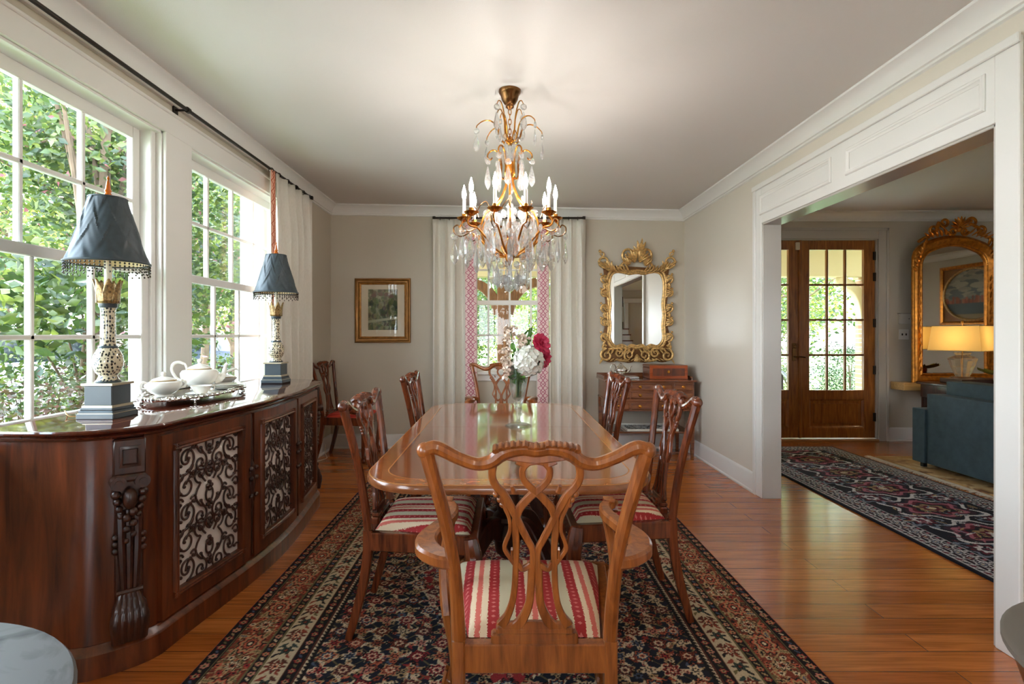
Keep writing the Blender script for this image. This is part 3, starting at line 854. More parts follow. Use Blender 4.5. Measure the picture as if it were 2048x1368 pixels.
def border_line(lm, d0, along, step, fn):
    """calls fn(x, y, ang, k) at even steps on the rectangle inset by d0"""
    w, l = lm.w, lm.l; k = 0
    for (ax, ay, bx, by, ang) in ((d0, d0, d0, l - d0, PI / 2), (w - d0, d0, w - d0, l - d0, PI / 2), (d0, d0, w - d0, d0, 0), (d0, l - d0, w - d0, l - d0, 0)):
        L = math.hypot(bx - ax, by - ay); n = max(1, round(L / step))
        for i in range(n + 1):
            t = i / n; fn(ax + (bx - ax) * t, ay + (by - ay) * t, ang, k); k += 1
def bijar(w, l, res):
    lm = Loom(w, l, res); D = lm.D; im = lm.img
    R = random.Random(3)
    field = D > 0.425
    im[:] = navy
    # field: diamond trellis, rosettes and curled leaves
    st = 0.088
    for a in (1, -1):
        g = (lm.X - w / 2 + a * (lm.Y - l / 2)) / (st * 2)
        im[(np.abs(g - np.round(g)) < 0.022)] = olive
    nx, ny = int(w / st) + 2, int(l / st) + 2
    med = (np.abs(lm.X - w / 2) / 0.49 + np.abs(lm.Y - (2.85 - 0.9)) / 1.05) < 1
    med2 = (np.abs(lm.X - w / 2) / 0.47 + np.abs(lm.Y - (2.85 - 0.9)) / 1.01) < 1
    medl = (np.abs(lm.X - w / 2) / 0.505 + np.abs(lm.Y - (2.85 - 0.9)) / 1.085) < 1
    im[medl] = cream; im[med] = black; im[med2] = red
    fld = (lm.D > 0.42)
    for q in range(5200):
        x, y = R.random() * w, R.random() * l
        if R.random() < 0.5: lm.leaf(x, y, 0.03 + 0.05 * R.random(), 0.012, R.random() * PI, R.choice([rust, blue, sal, rust, brown, olive, A(58, 66, 88), A(120, 44, 40), red, sal]), R.choice([None, None, None, cream, black]), fld, 0.008 * (R.random() - 0.5))
        else: lm.rosette(x, y, 0.008 + 0.010 * R.random(), [R.choice([rust, sal, tan, rust, blue, red]), R.choice([black, cream, rust, black])], 5, R.random(), 0.25, 1.0, fld)
    pal = [rust, pink, sal, red, cream, tan, blue]
    for j in range(-1, ny):
        for i in range(-1, nx):
            x = w / 2 + (i - nx // 2) * st; y = l / 2 + (j - ny // 2) * st
            k = (i + j) % 2
            if k == 0:
                c = R.choice([rust, sal, red, A(120, 60, 52)]); lm.rosette(x, y, 0.038, [R.choice([black, cream, tan]), c, black, R.choice([c, blue]), cream, c, black], 8, R.random(), 0.2)
                for q in range(4):
                    an = PI / 4 + q * PI / 2
                    lm.leaf(x + 0.05 * math.cos(an + 0.5), y + 0.05 * math.sin(an + 0.5), 0.056, 0.017, an + 1.5, R.choice([blue, rust, tan, sal, pink]), cream if R.random() < 0.5 else black, bend=0.01)
            else:
                c = R.choice(pal); lm.rosette(x, y, 0.026, [cream if R.random() < 0.25 else tan, c, black, c], 6, R.random(), 0.3)
                for q in range(4):
                    an = q * PI / 2 + R.random() * 0.5
                    lm.rosette(x + 0.036 * math.cos(an), y + 0.036 * math.sin(an), 0.0095, [R.choice([cream, pink, sal, tan]), black], 5)
    # borders over the field
    lines = [(0.0, 0.006, sal), (0.006, 0.056, black), (0.056, 0.062, olive), (0.062, 0.066, black), (0.066, 0.205, A(124, 54, 38)), (0.205, 0.211, olive), (0.211, 0.248, black), (0.248, 0.254, olive), (0.254, 0.346, cream * 0.8), (0.346, 0.352, brown), (0.352, 0.396, black), (0.396, 0.404, brown), (0.404, 0.425, cream)]
    for a, b, c in lines:
        im[(D >= a) & (D < b)] = c
    zig = 0.404 + 0.016 * np.abs(((lm.X + lm.Y) / 0.022) % 1 - 0.5) * 2
    im[(D >= zig) & (D < 0.432)] = black
    mk = lambda a, b: (D >= a) & (D < b)
    g1, g2, g3, mb_, cb_ = mk(0.006, 0.056), mk(0.211, 0.248), mk(0.352, 0.396), mk(0.066, 0.205), mk(0.254, 0.346)
    for d0, mask, rr in ((0.031, g1, 0.016), (0.23, g2, 0.013), (0.374, g3, 0.014)):
        def f(x, y, an, k):
            if k % 2 == 0: lm.rosette(x, y, rr, [R.choice([sal, red, pink]), tan, black], 6, 0.2, 0.2, mask=mask)
            else:
                lm.leaf(x, y, 0.028, 0.010, an + 0.7, R.choice([olive, blue, tan, cream]), None, mask)
        border_line(lm, d0, None, 0.031, f)
    for q in range(5200):
        side = R.random()
        x = R.random() * 0.21 if side < 0.5 else w - R.random() * 0.21
        y = R.random() * l
        if R.random() < 0.6: lm.leaf(x, y, 0.02 + 0.05 * R.random(), 0.009, R.random() * PI, R.choice([brown, black, A(96, 40, 30), tan, olive, sal]), None, mb_)
        else: lm.rosette(x, y, 0.006 + 0.007 * R.random(), [R.choice([tan, brown, black, sal]), R.choice([black, cream])], 5, 0, 0.2, 1.0, mb_)
    # main border: large palmettes with a vine
    for side in (0.136, w - 0.136):
        n = 600
        for ph in (0, PI):
            pts = [(side + 0.045 * math.sin(t / n * l / 0.30 * 2 * PI / 1.0 + ph), t / n * l) for t in range(n)]
            lm.stroke(pts, 0.008, tan if ph == 0 else olive, mb_)
    def f(x, y, an, k):
        if k % 2 == 0:
            sy = 1.5 if an else 0.66
            lm.rosette(x, y, 0.05 if an else 0.05, [black, sal, tan, A(84, 40, 34), sal, black, cream], 10, 0.1, 0.12, sy, mb_)
            for q in range(4):
                a2 = q * PI / 2 + PI / 4
                lm.leaf(x + 0.07 * math.cos(a2), y + 0.09 * math.sin(a2), 0.07, 0.024, a2 + 0.6, R.choice([black, blue, olive]), tan, mb_, 0.01)
        else:
            lm.rosette(x, y, 0.036, [tan, black, cream, rust, black], 8, 0.3, 0.3, 1.0, mb_)
            for q in range(6):
                a2 = q * PI / 3
                lm.rosette(x + 0.055 * math.cos(a2), y + 0.055 * math.sin(a2), 0.012, [R.choice([sal, cream, red]), black], 5, 0, 0.2, 1.0, mb_)
    border_line(lm, 0.136, None, 0.145, f)
    def f2(x, y, an, k):
        if k % 2 == 0: lm.rosette(x, y, 0.034, [brown, A(120, 40, 28), brown, cream, sal, black], 8, 0, 0.28, 1.0, cb_)
        else:
            lm.rosette(x, y, 0.026, [black, A(58, 70, 60), black, rust], 6, 0, 0.3, 1.0, cb_)
        for sgn in (-1, 1):
            ox, oy = (0.026 * sgn, 0.036) if an else (0.036, 0.026 * sgn)
            lm.leaf(x + ox, y + oy, 0.05, 0.017, an + 0.8 * sgn, R.choice([brown, A(48, 60, 54), rust]), None, cb_, 0.006 * sgn)
            lm.leaf(x - ox, y - oy, 0.045, 0.013, an - 0.6 * sgn, R.choice([black, olive, rust]), None, cb_, 0.006)
    border_line(lm, 0.30, None, 0.105, f2)
    im *= (0.86 + 0.28 * RNG.random((lm.ny, lm.nx, 1))).astype(np.float32)
    return lm
M['rug'] = attrmat('wool_pile', 0.95, 0.5, 350)
lm = bijar(2.36, 4.18, 0.0042)
o = weave_obj('area_rug', 2.36, 4.18, lm.nx, lm.ny, lm.img, 0.012, M['rug'], None, 0.011, (-1.165, 0.9, 0.0))
tag(o, 'navy and rust floral wool rug with cream border under the dining table', 'rug')

def runner(w, l, res):
    lm = Loom(w, l, res); D = lm.D; im = lm.img; R = random.Random(9)
    ink, wine, white, rose, grey, plum = A(24, 22, 32), A(96, 30, 44), A(206, 200, 200), A(170, 96, 110), A(112, 118, 134), A(58, 34, 48)
    im[:] = ink
    for k in range(int(l / 0.5) + 1):
        cy = 0.2 + k * 0.5
        lm.rosette(w / 2, cy, 0.30, [white, ink, plum, rose, wine, ink, tan * 0.8, wine, cream], 6, PI / 6, 0.16, 0.8)
        for sx in (-1, 1):
            lm.rosette(w / 2 + sx * 0.27, cy + 0.25, 0.13, [grey, ink, wine, white, plum], 8, 0, 0.2)
    for k in range(900):
        x, y = R.random() * w, R.random() * l
        c = R.choice([white, rose, wine, grey, plum, tan, ink, ink])
        if R.random() < 0.55: lm.leaf(x, y, 0.05 + 0.07 * R.random(), 0.014, R.random() * PI, c, None, None, 0.012 * (R.random() - 0.5))
        else: lm.rosette(x, y, 0.012 + 0.014 * R.random(), [c, ink, R.choice([white, rose])], 6, R.random())
    for a, b, c in ((0, 0.025, ink), (0.025, 0.03, plum), (0.03, 0.075, white * 0.8), (0.075, 0.082, ink), (0.082, 0.165, plum * 0.6), (0.165, 0.172, white), (0.172, 0.2, ink), (0.2, 0.206, white)):
        im[(D >= a) & (D < b)] = c
    g1, g2, g3 = (D >= 0.03) & (D < 0.075), (D >= 0.082) & (D < 0.165), (D >= 0.172) & (D < 0.2)
    border_line(lm, 0.052, None, 0.045, lambda x, y, an, k: lm.leaf(x, y, 0.05, 0.026, an + 0.5, ink if k % 2 else wine, None, g1))
    border_line(lm, 0.123, None, 0.08, lambda x, y, an, k: (lm.rosette(x, y, 0.034, [white, ink, wine if k % 2 else grey, cream], 6, 0, 0.25, 1.0, g2), lm.leaf(x + 0.03, y + 0.03, 0.06, 0.014, an + 0.7, white * 0.9, None, g2)))
    border_line(lm, 0.186, None, 0.04, lambda x, y, an, k: lm.rosette(x, y, 0.01, [white if k % 2 else rose], 5, 0, 0.2, 1.0, g3))
    im *= (0.82 + 0.36 * RNG.random((lm.ny, lm.nx, 1))).astype(np.float32)
    return lm
lm = runner(1.19, 4.35, 0.006)
o = weave_obj('runner_rug', 1.19, 4.35, lm.nx, lm.ny, lm.img, 0.012, M['rug'], None, 0.011, (2.495, 1.7, 0.0))
tag(o, 'black and wine patterned runner rug on the hall floor', 'rug')

# pale rug with a white fringe under the sofa
lm = Loom(3.6, 4.1, 0.03)
lm.img[:] = A(186, 148, 98)
for k in range(700):
    lm.leaf(random.random() * 3.6, random.random() * 4.1, 0.24, 0.07, random.random() * PI, random.choice([A(206, 176, 130), A(150, 112, 74), A(120, 84, 60)]))
sr = thing('living_room_rug', 'tan rug with white fringe under the teal sofa', 'rug', (3.80, 1.5, 0))
weave_obj('pile', 3.6, 4.1, lm.nx, lm.ny, lm.img, 0.01, M['rug'], sr, 0.009)
fr = MB()
for k in range(560):
    y = 0.01 + 4.08 * k / 559; a = random.uniform(-0.02, 0.02); L_ = random.uniform(0.04, 0.075)
    fr.tube([(0.004, y, 0.006), (-L_ * 0.5, y + a * 0.4, 0.008), (-L_, y + a, 0.004)], [0.0035, 0.004, 0.002], 4)
f_ = fr.build('fringe', simple('fringe_cotton', rgb(222, 212, 192), 0.9), sr); f_['kind'] = 'stuff'
# ------------------------------------------------------------------ dining chairs
SP = 0.000474
def back_y(z):
    return -0.21 - 0.085 * max(0.0, (z - 0.42) / 0.56) ** 1.3
def sp(dx, py, k=1.0):
    z = 0.44 + (1160 - py) * 0.000503
    return (dx * SP * k, back_y(z), z)
def make_chair(name, label, cat, arm, wmat, cmat, group=None):
    root = thing(name, label, cat, group=group)
    fy = 0.27 if arm else 0.215
    fx = 0.262 if arm else 0.25
    rx = 0.20 if arm else 0.205
    # front legs: carved knee and claw foot
    for s in (-1, 1):
        a = cr([(s * fx, fy, 0.43), (s * (fx + 0.012), fy + 0.012, 0.36), (s * (fx + 0.014), fy + 0.014, 0.29), (s * (fx - 0.002), fy - 0.002, 0.17), (s * (fx - 0.006), fy - 0.006, 0.09), (s * (fx + 0.004), fy + 0.004, 0.045), (s * (fx + 0.008), fy + 0.008, 0.02)], 4)
        rr = [interp([0.03, 0.036, 0.031, 0.02, 0.0155, 0.02, 0.022], i / (len(a) - 1)) for i in range(len(a))]
        mb = MB().tube(a, rr, 10)
        mb.ball((s * (fx + 0.01), fy + 0.01, 0.027), 0.027, 12, 8)
        for q in range(4):
            an = PI / 4 * s + q * PI / 2
            c = Vector((s * (fx + 0.01), fy + 0.01, 0.027))
            mb.tube([c + Vector((math.cos(an) * 0.014, math.sin(an) * 0.014, 0.04)), c + Vector((math.cos(an) * 0.029, math.sin(an) * 0.029, 0.008)), c + Vector((math.cos(an) * 0.025, math.sin(an) * 0.025, -0.022))], [0.008, 0.008, 0.004], 6)
        for q in range(3):
            mb.ball((s * (fx + 0.022 + 0.006 * q), fy + 0.03 - 0.006 * q, 0.37 - 0.03 * q), 0.012 - 0.002 * q, 8, 6)
        mb.build('leg', wmat, root)
    # rear legs and back posts
    for s in (-1, 1):
        lp = cr([(s * rx, -0.29, 0.0), (s * rx, -0.262, 0.1), (s * rx, -0.232, 0.22), (s * rx, -0.213, 0.34), (s * rx, -0.21, 0.45)], 4)
        MB().ribbon(lp, [0.03, 0.034, 0.037, 0.038, 0.038], 0.034, (1, 0, 0), 0.004).build('leg', wmat, root)
        pp = cr([(s * rx, -0.21, 0.45), (s * (rx + 0.004), back_y(0.56), 0.56), (s * (rx + 0.014), back_y(0.68), 0.68), (s * (rx + 0.035), back_y(0.80), 0.80), (s * (rx + 0.060), back_y(0.90), 0.90), (s * (rx + 0.074), back_y(0.962), 0.962)], 5)
        MB().tube(pp, [interp([0.019, 0.018, 0.0175, 0.0175, 0.018, 0.019], i / (len(pp) - 1)) for i in range(len(pp))], 10).build('back_post', wmat, root)
    # crest rail
    e = rx + 0.078
    cp = cr([(-e, back_y(0.97), 0.967), (-e + 0.03, back_y(0.97), 0.973), (-e + 0.08, back_y(0.95), 0.948), (-0.15, back_y(0.935), 0.931), (-0.112, back_y(0.94), 0.938), (-0.08, back_y(0.962), 0.962), (-0.035, back_y(0.972), 0.972), (0, back_y(0.965), 0.967),
             (0.035, back_y(0.972), 0.972), (0.08, back_y(0.962), 0.962), (0.112, back_y(0.94), 0.938), (0.15, back_y(0.935), 0.931), (e - 0.08, back_y(0.95), 0.948), (e - 0.03, back_y(0.97), 0.973), (e, back_y(0.97), 0.967)], 5)
    mb = MB().tube(cp, [interp([0.019, 0.018, 0.0165, 0.0165, 0.018, 0.02, 0.019, 0.018, 0.019, 0.02, 0.018, 0.0165, 0.0165, 0.018, 0.019], i / (len(cp) - 1)) for i in range(len(cp))], 10, up=(0, 1, 0))
    for s in (-1, 1):
        mb.ball((s * e, back_y(0.965), 0.966), 0.0215, 12, 8)
        for q in range(4): mb.ball((s * (e - 0.045 - 0.011 * q), back_y(0.96) + 0.004, 0.972 - 0.005 * q), 0.0095, 8, 6)
    cr_ = mb.build('crest_rail', wmat, root)
    mb = MB()
    for q in range(15):
        x = (q - 7) * 0.0145
        z = 0.978 - 0.010 * (abs(q - 7) / 7.0) ** 3 - (0.005 if abs(q - 7) < 2 else 0)
        mb.tube([(x, back_y(z) - 0.017, z - 0.002), (x, back_y(z) - 0.006, z + 0.006), (x, back_y(z) + 0.012, z + 0.005), (x, back_y(z) + 0.019, z - 0.008)], 0.0088, 7)
    mb.build('carving', wmat, cr_)
    # pierced interlaced splat
    k = 1.0 if arm else 0.94
    mb = MB(); dth = 0.017
    def st(pts, w, d=dth):
        P = cr([sp(x, y, k) for x, y in pts], 5)
        ww = [v * SP for v in w] if isinstance(w, (list, tuple)) else w * SP
        mb.ribbon(P, ww, d, (0, 1, 0))
    for s in (-1, 1):
        st([(s * 160, 140), (s * 215, 170), (s * 232, 215), (s * 230, 262), (s * 208, 306), (s * 170, 345), (s * 140, 398), (s * 112, 450), (s * 78, 520), (s * 42, 590), (s * 14, 650), (s * 14, 760)], [46, 44, 42, 40, 40, 40, 42, 40, 38, 36, 34, 32])
        st([(s * 4, 165), (s * 44, 178), (s * 72, 215), (s * 66, 262), (s * 38, 298), (0, 330), (-s * 46, 372), (-s * 92, 430), (-s * 108, 510), (-s * 104, 620), (-s * 106, 740), (-s * 112, 850), (-s * 126, 940), (-s * 152, 1010), (-s * 186, 1062)], [44, 36, 34, 34, 36, 40, 42, 44, 40, 36, 34, 34, 36, 42, 60], dth - 0.0012)
        st([(s * 178, 352), (s * 166, 410), (s * 142, 470), (s * 138, 540), (s * 160, 600), (s * 166, 640), (s * 140, 682), (s * 112, 720)], [30, 24, 20, 20, 22, 24, 24, 26], dth - 0.0024)
        st([(s * 130, 700), (s * 128, 640)], [14, 10], dth - 0.003)
        st([(s * 96, 712), (s * 74, 748), (s * 50, 742), (s * 24, 722)], [26, 30, 30, 26], dth - 0.003)
        st([(s * 20, 740), (s * 22, 850), (s * 34, 950), (s * 70, 1030), (s * 110, 1075)], [40, 42, 44, 54, 60], dth - 0.0018)
        st([(s * 118, 335), (s * 130, 300)], [26, 16], dth - 0.002)
        st([(s * 100, 165), (s * 60, 188)], [44, 30], dth - 0.002)
    st([(-175, 1090), (0, 1092), (175, 1090)], [92, 110, 92], dth - 0.0006)
    st([(-205, 135), (0, 146), (205, 135)], [44, 74, 44], dth - 0.001)
    st([(-190, 108), (-90, 96), (0, 108), (90, 96), (190, 108)], [40, 52, 44, 52, 40], dth - 0.0035)
    for s in (-1, 1):
        for (x, y) in ((226, 345), (206, 372), (190, 400)):
            mb.ball(sp(s * (x - 12), y, k), 0.0085, 8, 6)
    mb.build('splat', wmat, root)
    mb = MB()
    mb.box(-0.115, 0.115, -0.222, -0.188, 0.435, 0.468, 0.006)
    mb.box(-0.102, 0.102, -0.224, -0.192, 0.466, 0.484, 0.006)
    mb.build('shoe', wmat, root)
    # seat rails
    mb = MB()
    zt, zb = 0.442, 0.366
    zc_ = (zt + zb) / 2; dz = zt - zb
    for s in (-1, 1):
        mb.ribbon([(s * rx, -0.205, zc_), (s * fx, fy, zc_)], 0.032, dz, (0, 0, 1), 0.004)
    mb.ribbon([(-fx - 0.018, fy + 0.012, zc_), (fx + 0.018, fy + 0.012, zc_)], 0.036, dz, (0, 0, 1), 0.005)
    mb.box(-rx, rx, -0.226, -0.192, zb, zt, 0.003)
    mb.build('seat_frame', wmat, root)
    # slip seat
    def cf(u, v):
        uu, vv = u * 2 - 1, v
        hx = (rx - 0.022) + ((fx - 0.012) - (rx - 0.022)) * vv
        y = -0.187 + (fy - 0.004 + 0.187) * vv
        e1 = 1 - abs(uu) ** 6; e2 = 1 - abs(vv * 2 - 1) ** 6
        return (uu * hx, y, 0.440 + 0.040 * max(0, e1 * e2) ** 0.45)
    mb = MB().grid(25, 25, cf)
    mb.build('seat_cushion', cmat, root, smooth=80)
    if arm:
        for s in (-1, 1):
            z = 0.675
            ap = cr([(s * 0.212, -0.228, z - 0.012), (s * 0.245, -0.222, z - 0.008), (s * 0.285, -0.185, z - 0.002), (s * 0.297, -0.115, z + 0.002), (s * 0.272, -0.03, z + 0.006), (s * 0.247, 0.055, z + 0.010), (s * 0.25, 0.125, z + 0.012), (s * 0.276, 0.175, z + 0.012), (s * 0.292, 0.188, z + 0.004)], 6)
            ar = MB().ribbon(ap, [0.05, 0.058, 0.064, 0.058, 0.046, 0.04, 0.037, 0.036, 0.034], 0.034, (0, 0, 1), 0.007).build('armrest', wmat, root)
            mb = MB().tube([(s * 0.287 - 0.016, 0.19, z - 0.002), (s * 0.287 + 0.016, 0.186, z - 0.002)], 0.02, 10)
            for q in range(3): mb.tube([(s * 0.268 - 0.016, 0.15 + 0.014 * q, z + 0.03), (s * 0.268 + 0.018, 0.145 + 0.014 * q, z + 0.03)], 0.006, 6)
            mb.build('scroll', wmat, ar)
            sp_ = cr([(s * 0.248, 0.09, z - 0.005), (s * 0.262, 0.098, z - 0.07), (s * 0.272, 0.09, z - 0.15), (s * 0.268, 0.07, z - 0.22), (s * 0.258, 0.05, 0.38)], 5)
            MB().ribbon(sp_, [0.034, 0.03, 0.032, 0.04, 0.046], 0.03, (1, 0, 0.1), 0.006).build('arm_support', wmat, root)
    return root
arm0 = make_chair('dining_armchair', 'brown armchair with pierced back nearest the camera, its back turned', 'armchair', True, M['walnut'], M['stripes'], 'armchairs at the table ends')
RZ = 0.0135                                    # top of the rug
arm0.location = (0.082, 1.64, RZ)
chair0 = make_chair('dining_chair', 'striped-seat side chair on the sideboard side of the table, nearer of the two', 'chair', False, M['mahog'], M['stripes'], 'side chairs around the dining table')
chair0.location = (-0.345, 2.43, RZ); chair0.rotation_euler = (0, 0, -PI / 2 - 0.01)
G = 'side chairs around the dining table'
dup(chair0, (-0.345, 3.70, RZ), -PI / 2, 'side chair on the sideboard side of the table, farther of the two', G)
dup(chair0, (0.525, 2.565, RZ), PI / 2 + 0.015, 'striped-seat side chair on the hall side of the table, nearer of the two', G)
dup(chair0, (0.475, 3.60, RZ), PI / 2, 'side chair standing between the table and the small chest of drawers', G)
dup(arm0, (-0.02, 4.72, RZ), PI, 'armchair at the far end of the table in front of the back window', 'armchairs at the table ends')
corner = make_chair('dining_chair', 'mahogany side chair with a red seat in the back corner past the sideboard', 'chair', False, M['mahog'], M['redsilk'])
corner.location = (-1.575, 5.56, 0); corner.rotation_euler = (0, 0, -PI / 2 - 0.06)

# ------------------------------------------------------------------ dining table
TX, TY0, TY1, TZ = 0.02, 1.84, 4.03, 0.754
TCY = (TY0 + TY1) / 2
def rrect(hx, hy, r, n=10):
    pts = []
    for (cx, cy, a0) in ((hx - r, hy - r, 0), (-hx + r, hy - r, PI / 2), (-hx + r, -hy + r, PI), (hx - r, -hy + r, 3 * PI / 2)):
        for i in range(n + 1):
            a = a0 + PI / 2 * i / n
            pts.append((cx + r * math.cos(a), cy + r * math.sin(a)))
    return pts
t = thing('dining_table', 'long mahogany dining table with pale banded edge and pedestal legs', 'table', (TX, TCY, RZ))
hx, hy = 0.537, (TY1 - TY0) / 2
SEAM = 3.0 - TCY
def half(sgn):
    """top field of one leaf, split at the seam"""
    pts = [p for p in rrect(hx - 0.082, hy - 0.082, 0.15)]
    out = []
    n = len(pts)
    g = 0.0012
    for i in range(n):
        a, b = pts[i], pts[(i + 1) % n]
        ya, yb = (a[1] - SEAM) * sgn - g, (b[1] - SEAM) * sgn - g
        if ya >= 0: out.append(a)
        if (ya >= 0) != (yb >= 0):
            f = ya / (ya - yb); out.append((a[0] + (b[0] - a[0]) * f, a[1] + (b[1] - a[1]) * f))
    return out
rings = []
for off, z in ((-0.016, 0.704), (-0.004, 0.708), (0.0, 0.716), (0.0, 0.728), (-0.005, 0.737), (-0.012, 0.7395)):
    rings.append([(x, y, z) for x, y in rrect(hx + off, hy + off, 0.235 + off)])
tt = MB().loft(rings).build('tabletop', M['edge'], t)
for sg in (-1, 1):
    MB().extrude(half(sg), lambda p: (p[0], p[1], 0.735), lambda p: (p[0], p[1], 0.7405)).build('leaf', M['table'], t, smooth=30)
def ring(mb, o0, o1, z, th):
    A_ = rrect(hx - o0, hy - o0, max(0.05, 0.235 - o0)); B_ = rrect(hx - o1, hy - o1, max(0.05, 0.235 - o1))
    n = len(A_)
    v = [(x, y, z) for x, y in A_] + [(x, y, z) for x, y in B_] + [(x, y, z - th) for x, y in A_] + [(x, y, z - th) for x, y in B_]
    f = []
    for i in range(n):
        j = (i + 1) % n
        f += [(i, j, n + j, n + i), (2 * n + i, 3 * n + i, 3 * n + j, 2 * n + j), (i, 2 * n + i, 2 * n + j, j), (n + i, n + j, 3 * n + j, 3 * n + i)]
    mb.add(v, f)
mb = MB(); ring(mb, 0.010, 0.0765, 0.7405, 0.006); mb.build('banding', M['band'], t)
mb = MB(); ring(mb, 0.0765, 0.0818, 0.7405, 0.006); ring(mb, 0.006, 0.010, 0.740, 0.006); mb.build('inlay', M['line'], t)
for py in (-0.25, 0.78):
    mb = MB().lathe([(0.11, 0.69), (0.11, 0.705), (0.05, 0.69 - 0.005), (0.04, 0.66), (0.05, 0.62), (0.036, 0.58), (0.046, 0.50), (0.062, 0.44), (0.05, 0.38), (0.072, 0.36), (0.075, 0.34), (0.055, 0.32), (0.07, 0.26), (0.06, 0.18), (0.03, 0.15)], 20, (0, py, 0))
    mb.box(-0.32, 0.32, py - 0.06, py + 0.06, 0.685, 0.705, 0.003)
    mb.build('pedestal', M['mahogd'], t)
    for q in range(4):
        an = PI / 4 + q * PI / 2
        dx, dy = math.cos(an), math.sin(an)
        L = cr([(dx * 0.05, py + dy * 0.05, 0.30), (dx * 0.13, py + dy * 0.13, 0.315), (dx * 0.21, py + dy * 0.21, 0.235), (dx * 0.29, py + dy * 0.29, 0.11), (dx * 0.35, py + dy * 0.35, 0.055)], 6)
        lg = MB().ribbon(L, [0.115, 0.095, 0.075, 0.055, 0.04], 0.05, (-dy, dx, 0), 0.006).build('leg', M['mahogd'], t)
        mb = MB()
        mb.ribbon([(dx * 0.335, py + dy * 0.335, 0.062), (dx * 0.395, py + dy * 0.395, 0.045)], [0.046, 0.036], 0.056, (-dy, dx, 0), 0.006)
        mb.lathe([(0.012, 0.0125), (0.016, 0.02), (0.016, 0.03), (0.01, 0.04)], 12, (dx * 0.38, py + dy * 0.38, 0))
        mb.build('toe_cap', M['brass'], lg)

# ------------------------------------------------------------------ sideboard
SB0, SB1 = 2.15, 3.98
def fxn(y):
    tt_ = min(1.0, max(0.0, (y - SB0) / (SB1 - SB0)))
    return -1.388 + 0.088 * math.sin(PI * tt_) ** 1.25
def front(y, d, z):
    e = 0.01
    n = Vector((1, -(fxn(y + e) - fxn(y - e)) / (2 * e), 0)).normalized()
    return (fxn(y) + n.x * d, y + n.y * d, z)
def outline(off=0.0):
    P = [(-1.895, 1.995), (-1.75, 1.985), (-1.60, 1.985), (-1.535, 2.0), (-1.49, 2.03), (-1.455, 2.06), (-1.425, 2.09), (-1.402, 2.12)]
    P += [(fxn(y), y) for y in np.linspace(SB0, SB1, 22)]
    P += [(-1.402, 4.02), (-1.425, 4.06), (-1.46, 4.10), (-1.50, 4.135), (-1.55, 4.16), (-1.63, 4.18), (-1.895, 4.19)]
    out = []
    m = len(P)
    for i in range(m):
        a = Vector(P[max(0, i - 1)]); b = Vector(P[min(m - 1, i + 1)])
        tn = (b - a).normalized(); nn = Vector((tn.y, -tn.x))
        p = Vector(P[i]) + nn * off
        if i in (0, m - 1): p.x = -1.895
        out.append((p.x, p.y))
    return out
t = thing('sideboard', 'long bowed mahogany sideboard with three scrollwork grille doors under the windows', 'sideboard', (0, 0, 0))
MB().loft([[(x, y, z) for x, y in outline(o)] for o, z in ((0.0, 0.10), (0.0, 0.884))]).build('case', M['mahogx'], t)
MB().loft([[(x, y, z) for x, y in outline(o)] for o, z in ((0.032, 0.0), (0.032, 0.086), (0.026, 0.094), (0.012, 0.104), (0.004, 0.112))]).build('plinth', M['mahogx'], t)
MB().loft([[(x, y, z) for x, y in outline(o)] for o, z in ((0.004, 0.872), (0.02, 0.876), (0.030, 0.884), (0.034, 0.890), (0.026, 0.894), (0.036, 0.898), (0.048, 0.904), (0.05, 0.911), (0.046, 0.917), (0.036, 0.919))]).build('top', wood('sideboard_top', rgb(66, 28, 18), rgb(98, 46, 30), 0.07, (12, 1.2, 12), 3.0, 0.8), t, smooth=40)
def fbox(mb, y0, y1, z0, z1, d0, d1, n=8):
    ys = np.linspace(y0, y1, n)
    rings_ = [[front(y, d, z) for d, z in ((d0, z0), (d1, z0), (d1, z1), (d0, z1))] for y in ys]
    mb.loft(rings_)
def spiral(cx, cy, R, a0, turns, hand, rin=0.22, n=22):
    return [(cx + R * (1 - (1 - rin) * i / (n - 1)) * math.cos(a0 + hand * 2 * PI * turns * i / (n - 1)), cy + R * (1 - (1 - rin) * i / (n - 1)) * math.sin(a0 + hand * 2 * PI * turns * i / (n - 1))) for i in range(n)]
def grille_paths():
    """left half of the scrollwork in unit panel coordinates (x 0..0.5, y 0..1.36); the right half mirrors it"""
    L = []
    rows = [0.13, 0.405, 0.68, 0.955, 1.23]
    for i, y in enumerate(rows):
        h = 1 if i % 2 else -1
        # big C scroll by the stile
        s1 = spiral(0.16, y, 0.125, PI / 2 * h, 1.25, 1, 0.25)
        tail = [(0.155 + 0.10, y + h * 0.20), (0.155 + 0.075, y + h * 0.155)]
        L.append(tail + s1)
        # counter scroll by the middle
        s2 = spiral(0.365, y + 0.085 * h, 0.105, -PI / 2 * h, 1.3, -1, 0.25)
        tail2 = [(0.29, y - h * 0.13), (0.315, y - h * 0.075)]
        L.append(tail2 + s2)
        L.append(spiral(0.055, y + 0.115, 0.062, 0.3, 0.9, -1 * h, 0.3, 14))
        L.append([(0.5 - 0.055 * math.sin(a), y + 0.10 + 0.075 * math.cos(a)) for a in np.linspace(0, PI, 10)])
        L.append([(0.15, y + h * 0.02), (0.17, y + 0.05), (0.215, y + 0.085)])
        L.append([(0.44, y - 0.02), (0.40, y + 0.02), (0.37, y + 0.07)])
        L.append([(0.0, y - 0.06), (0.04, y - 0.045), (0.08, y - 0.06)])
        L.append(spiral(0.265, y + 0.11, 0.05, PI * 0.9, 0.85, h, 0.3, 12))
    return L
GP = grille_paths()
cloth = simple('grille_backing', rgb(226, 214, 206), 0.7)
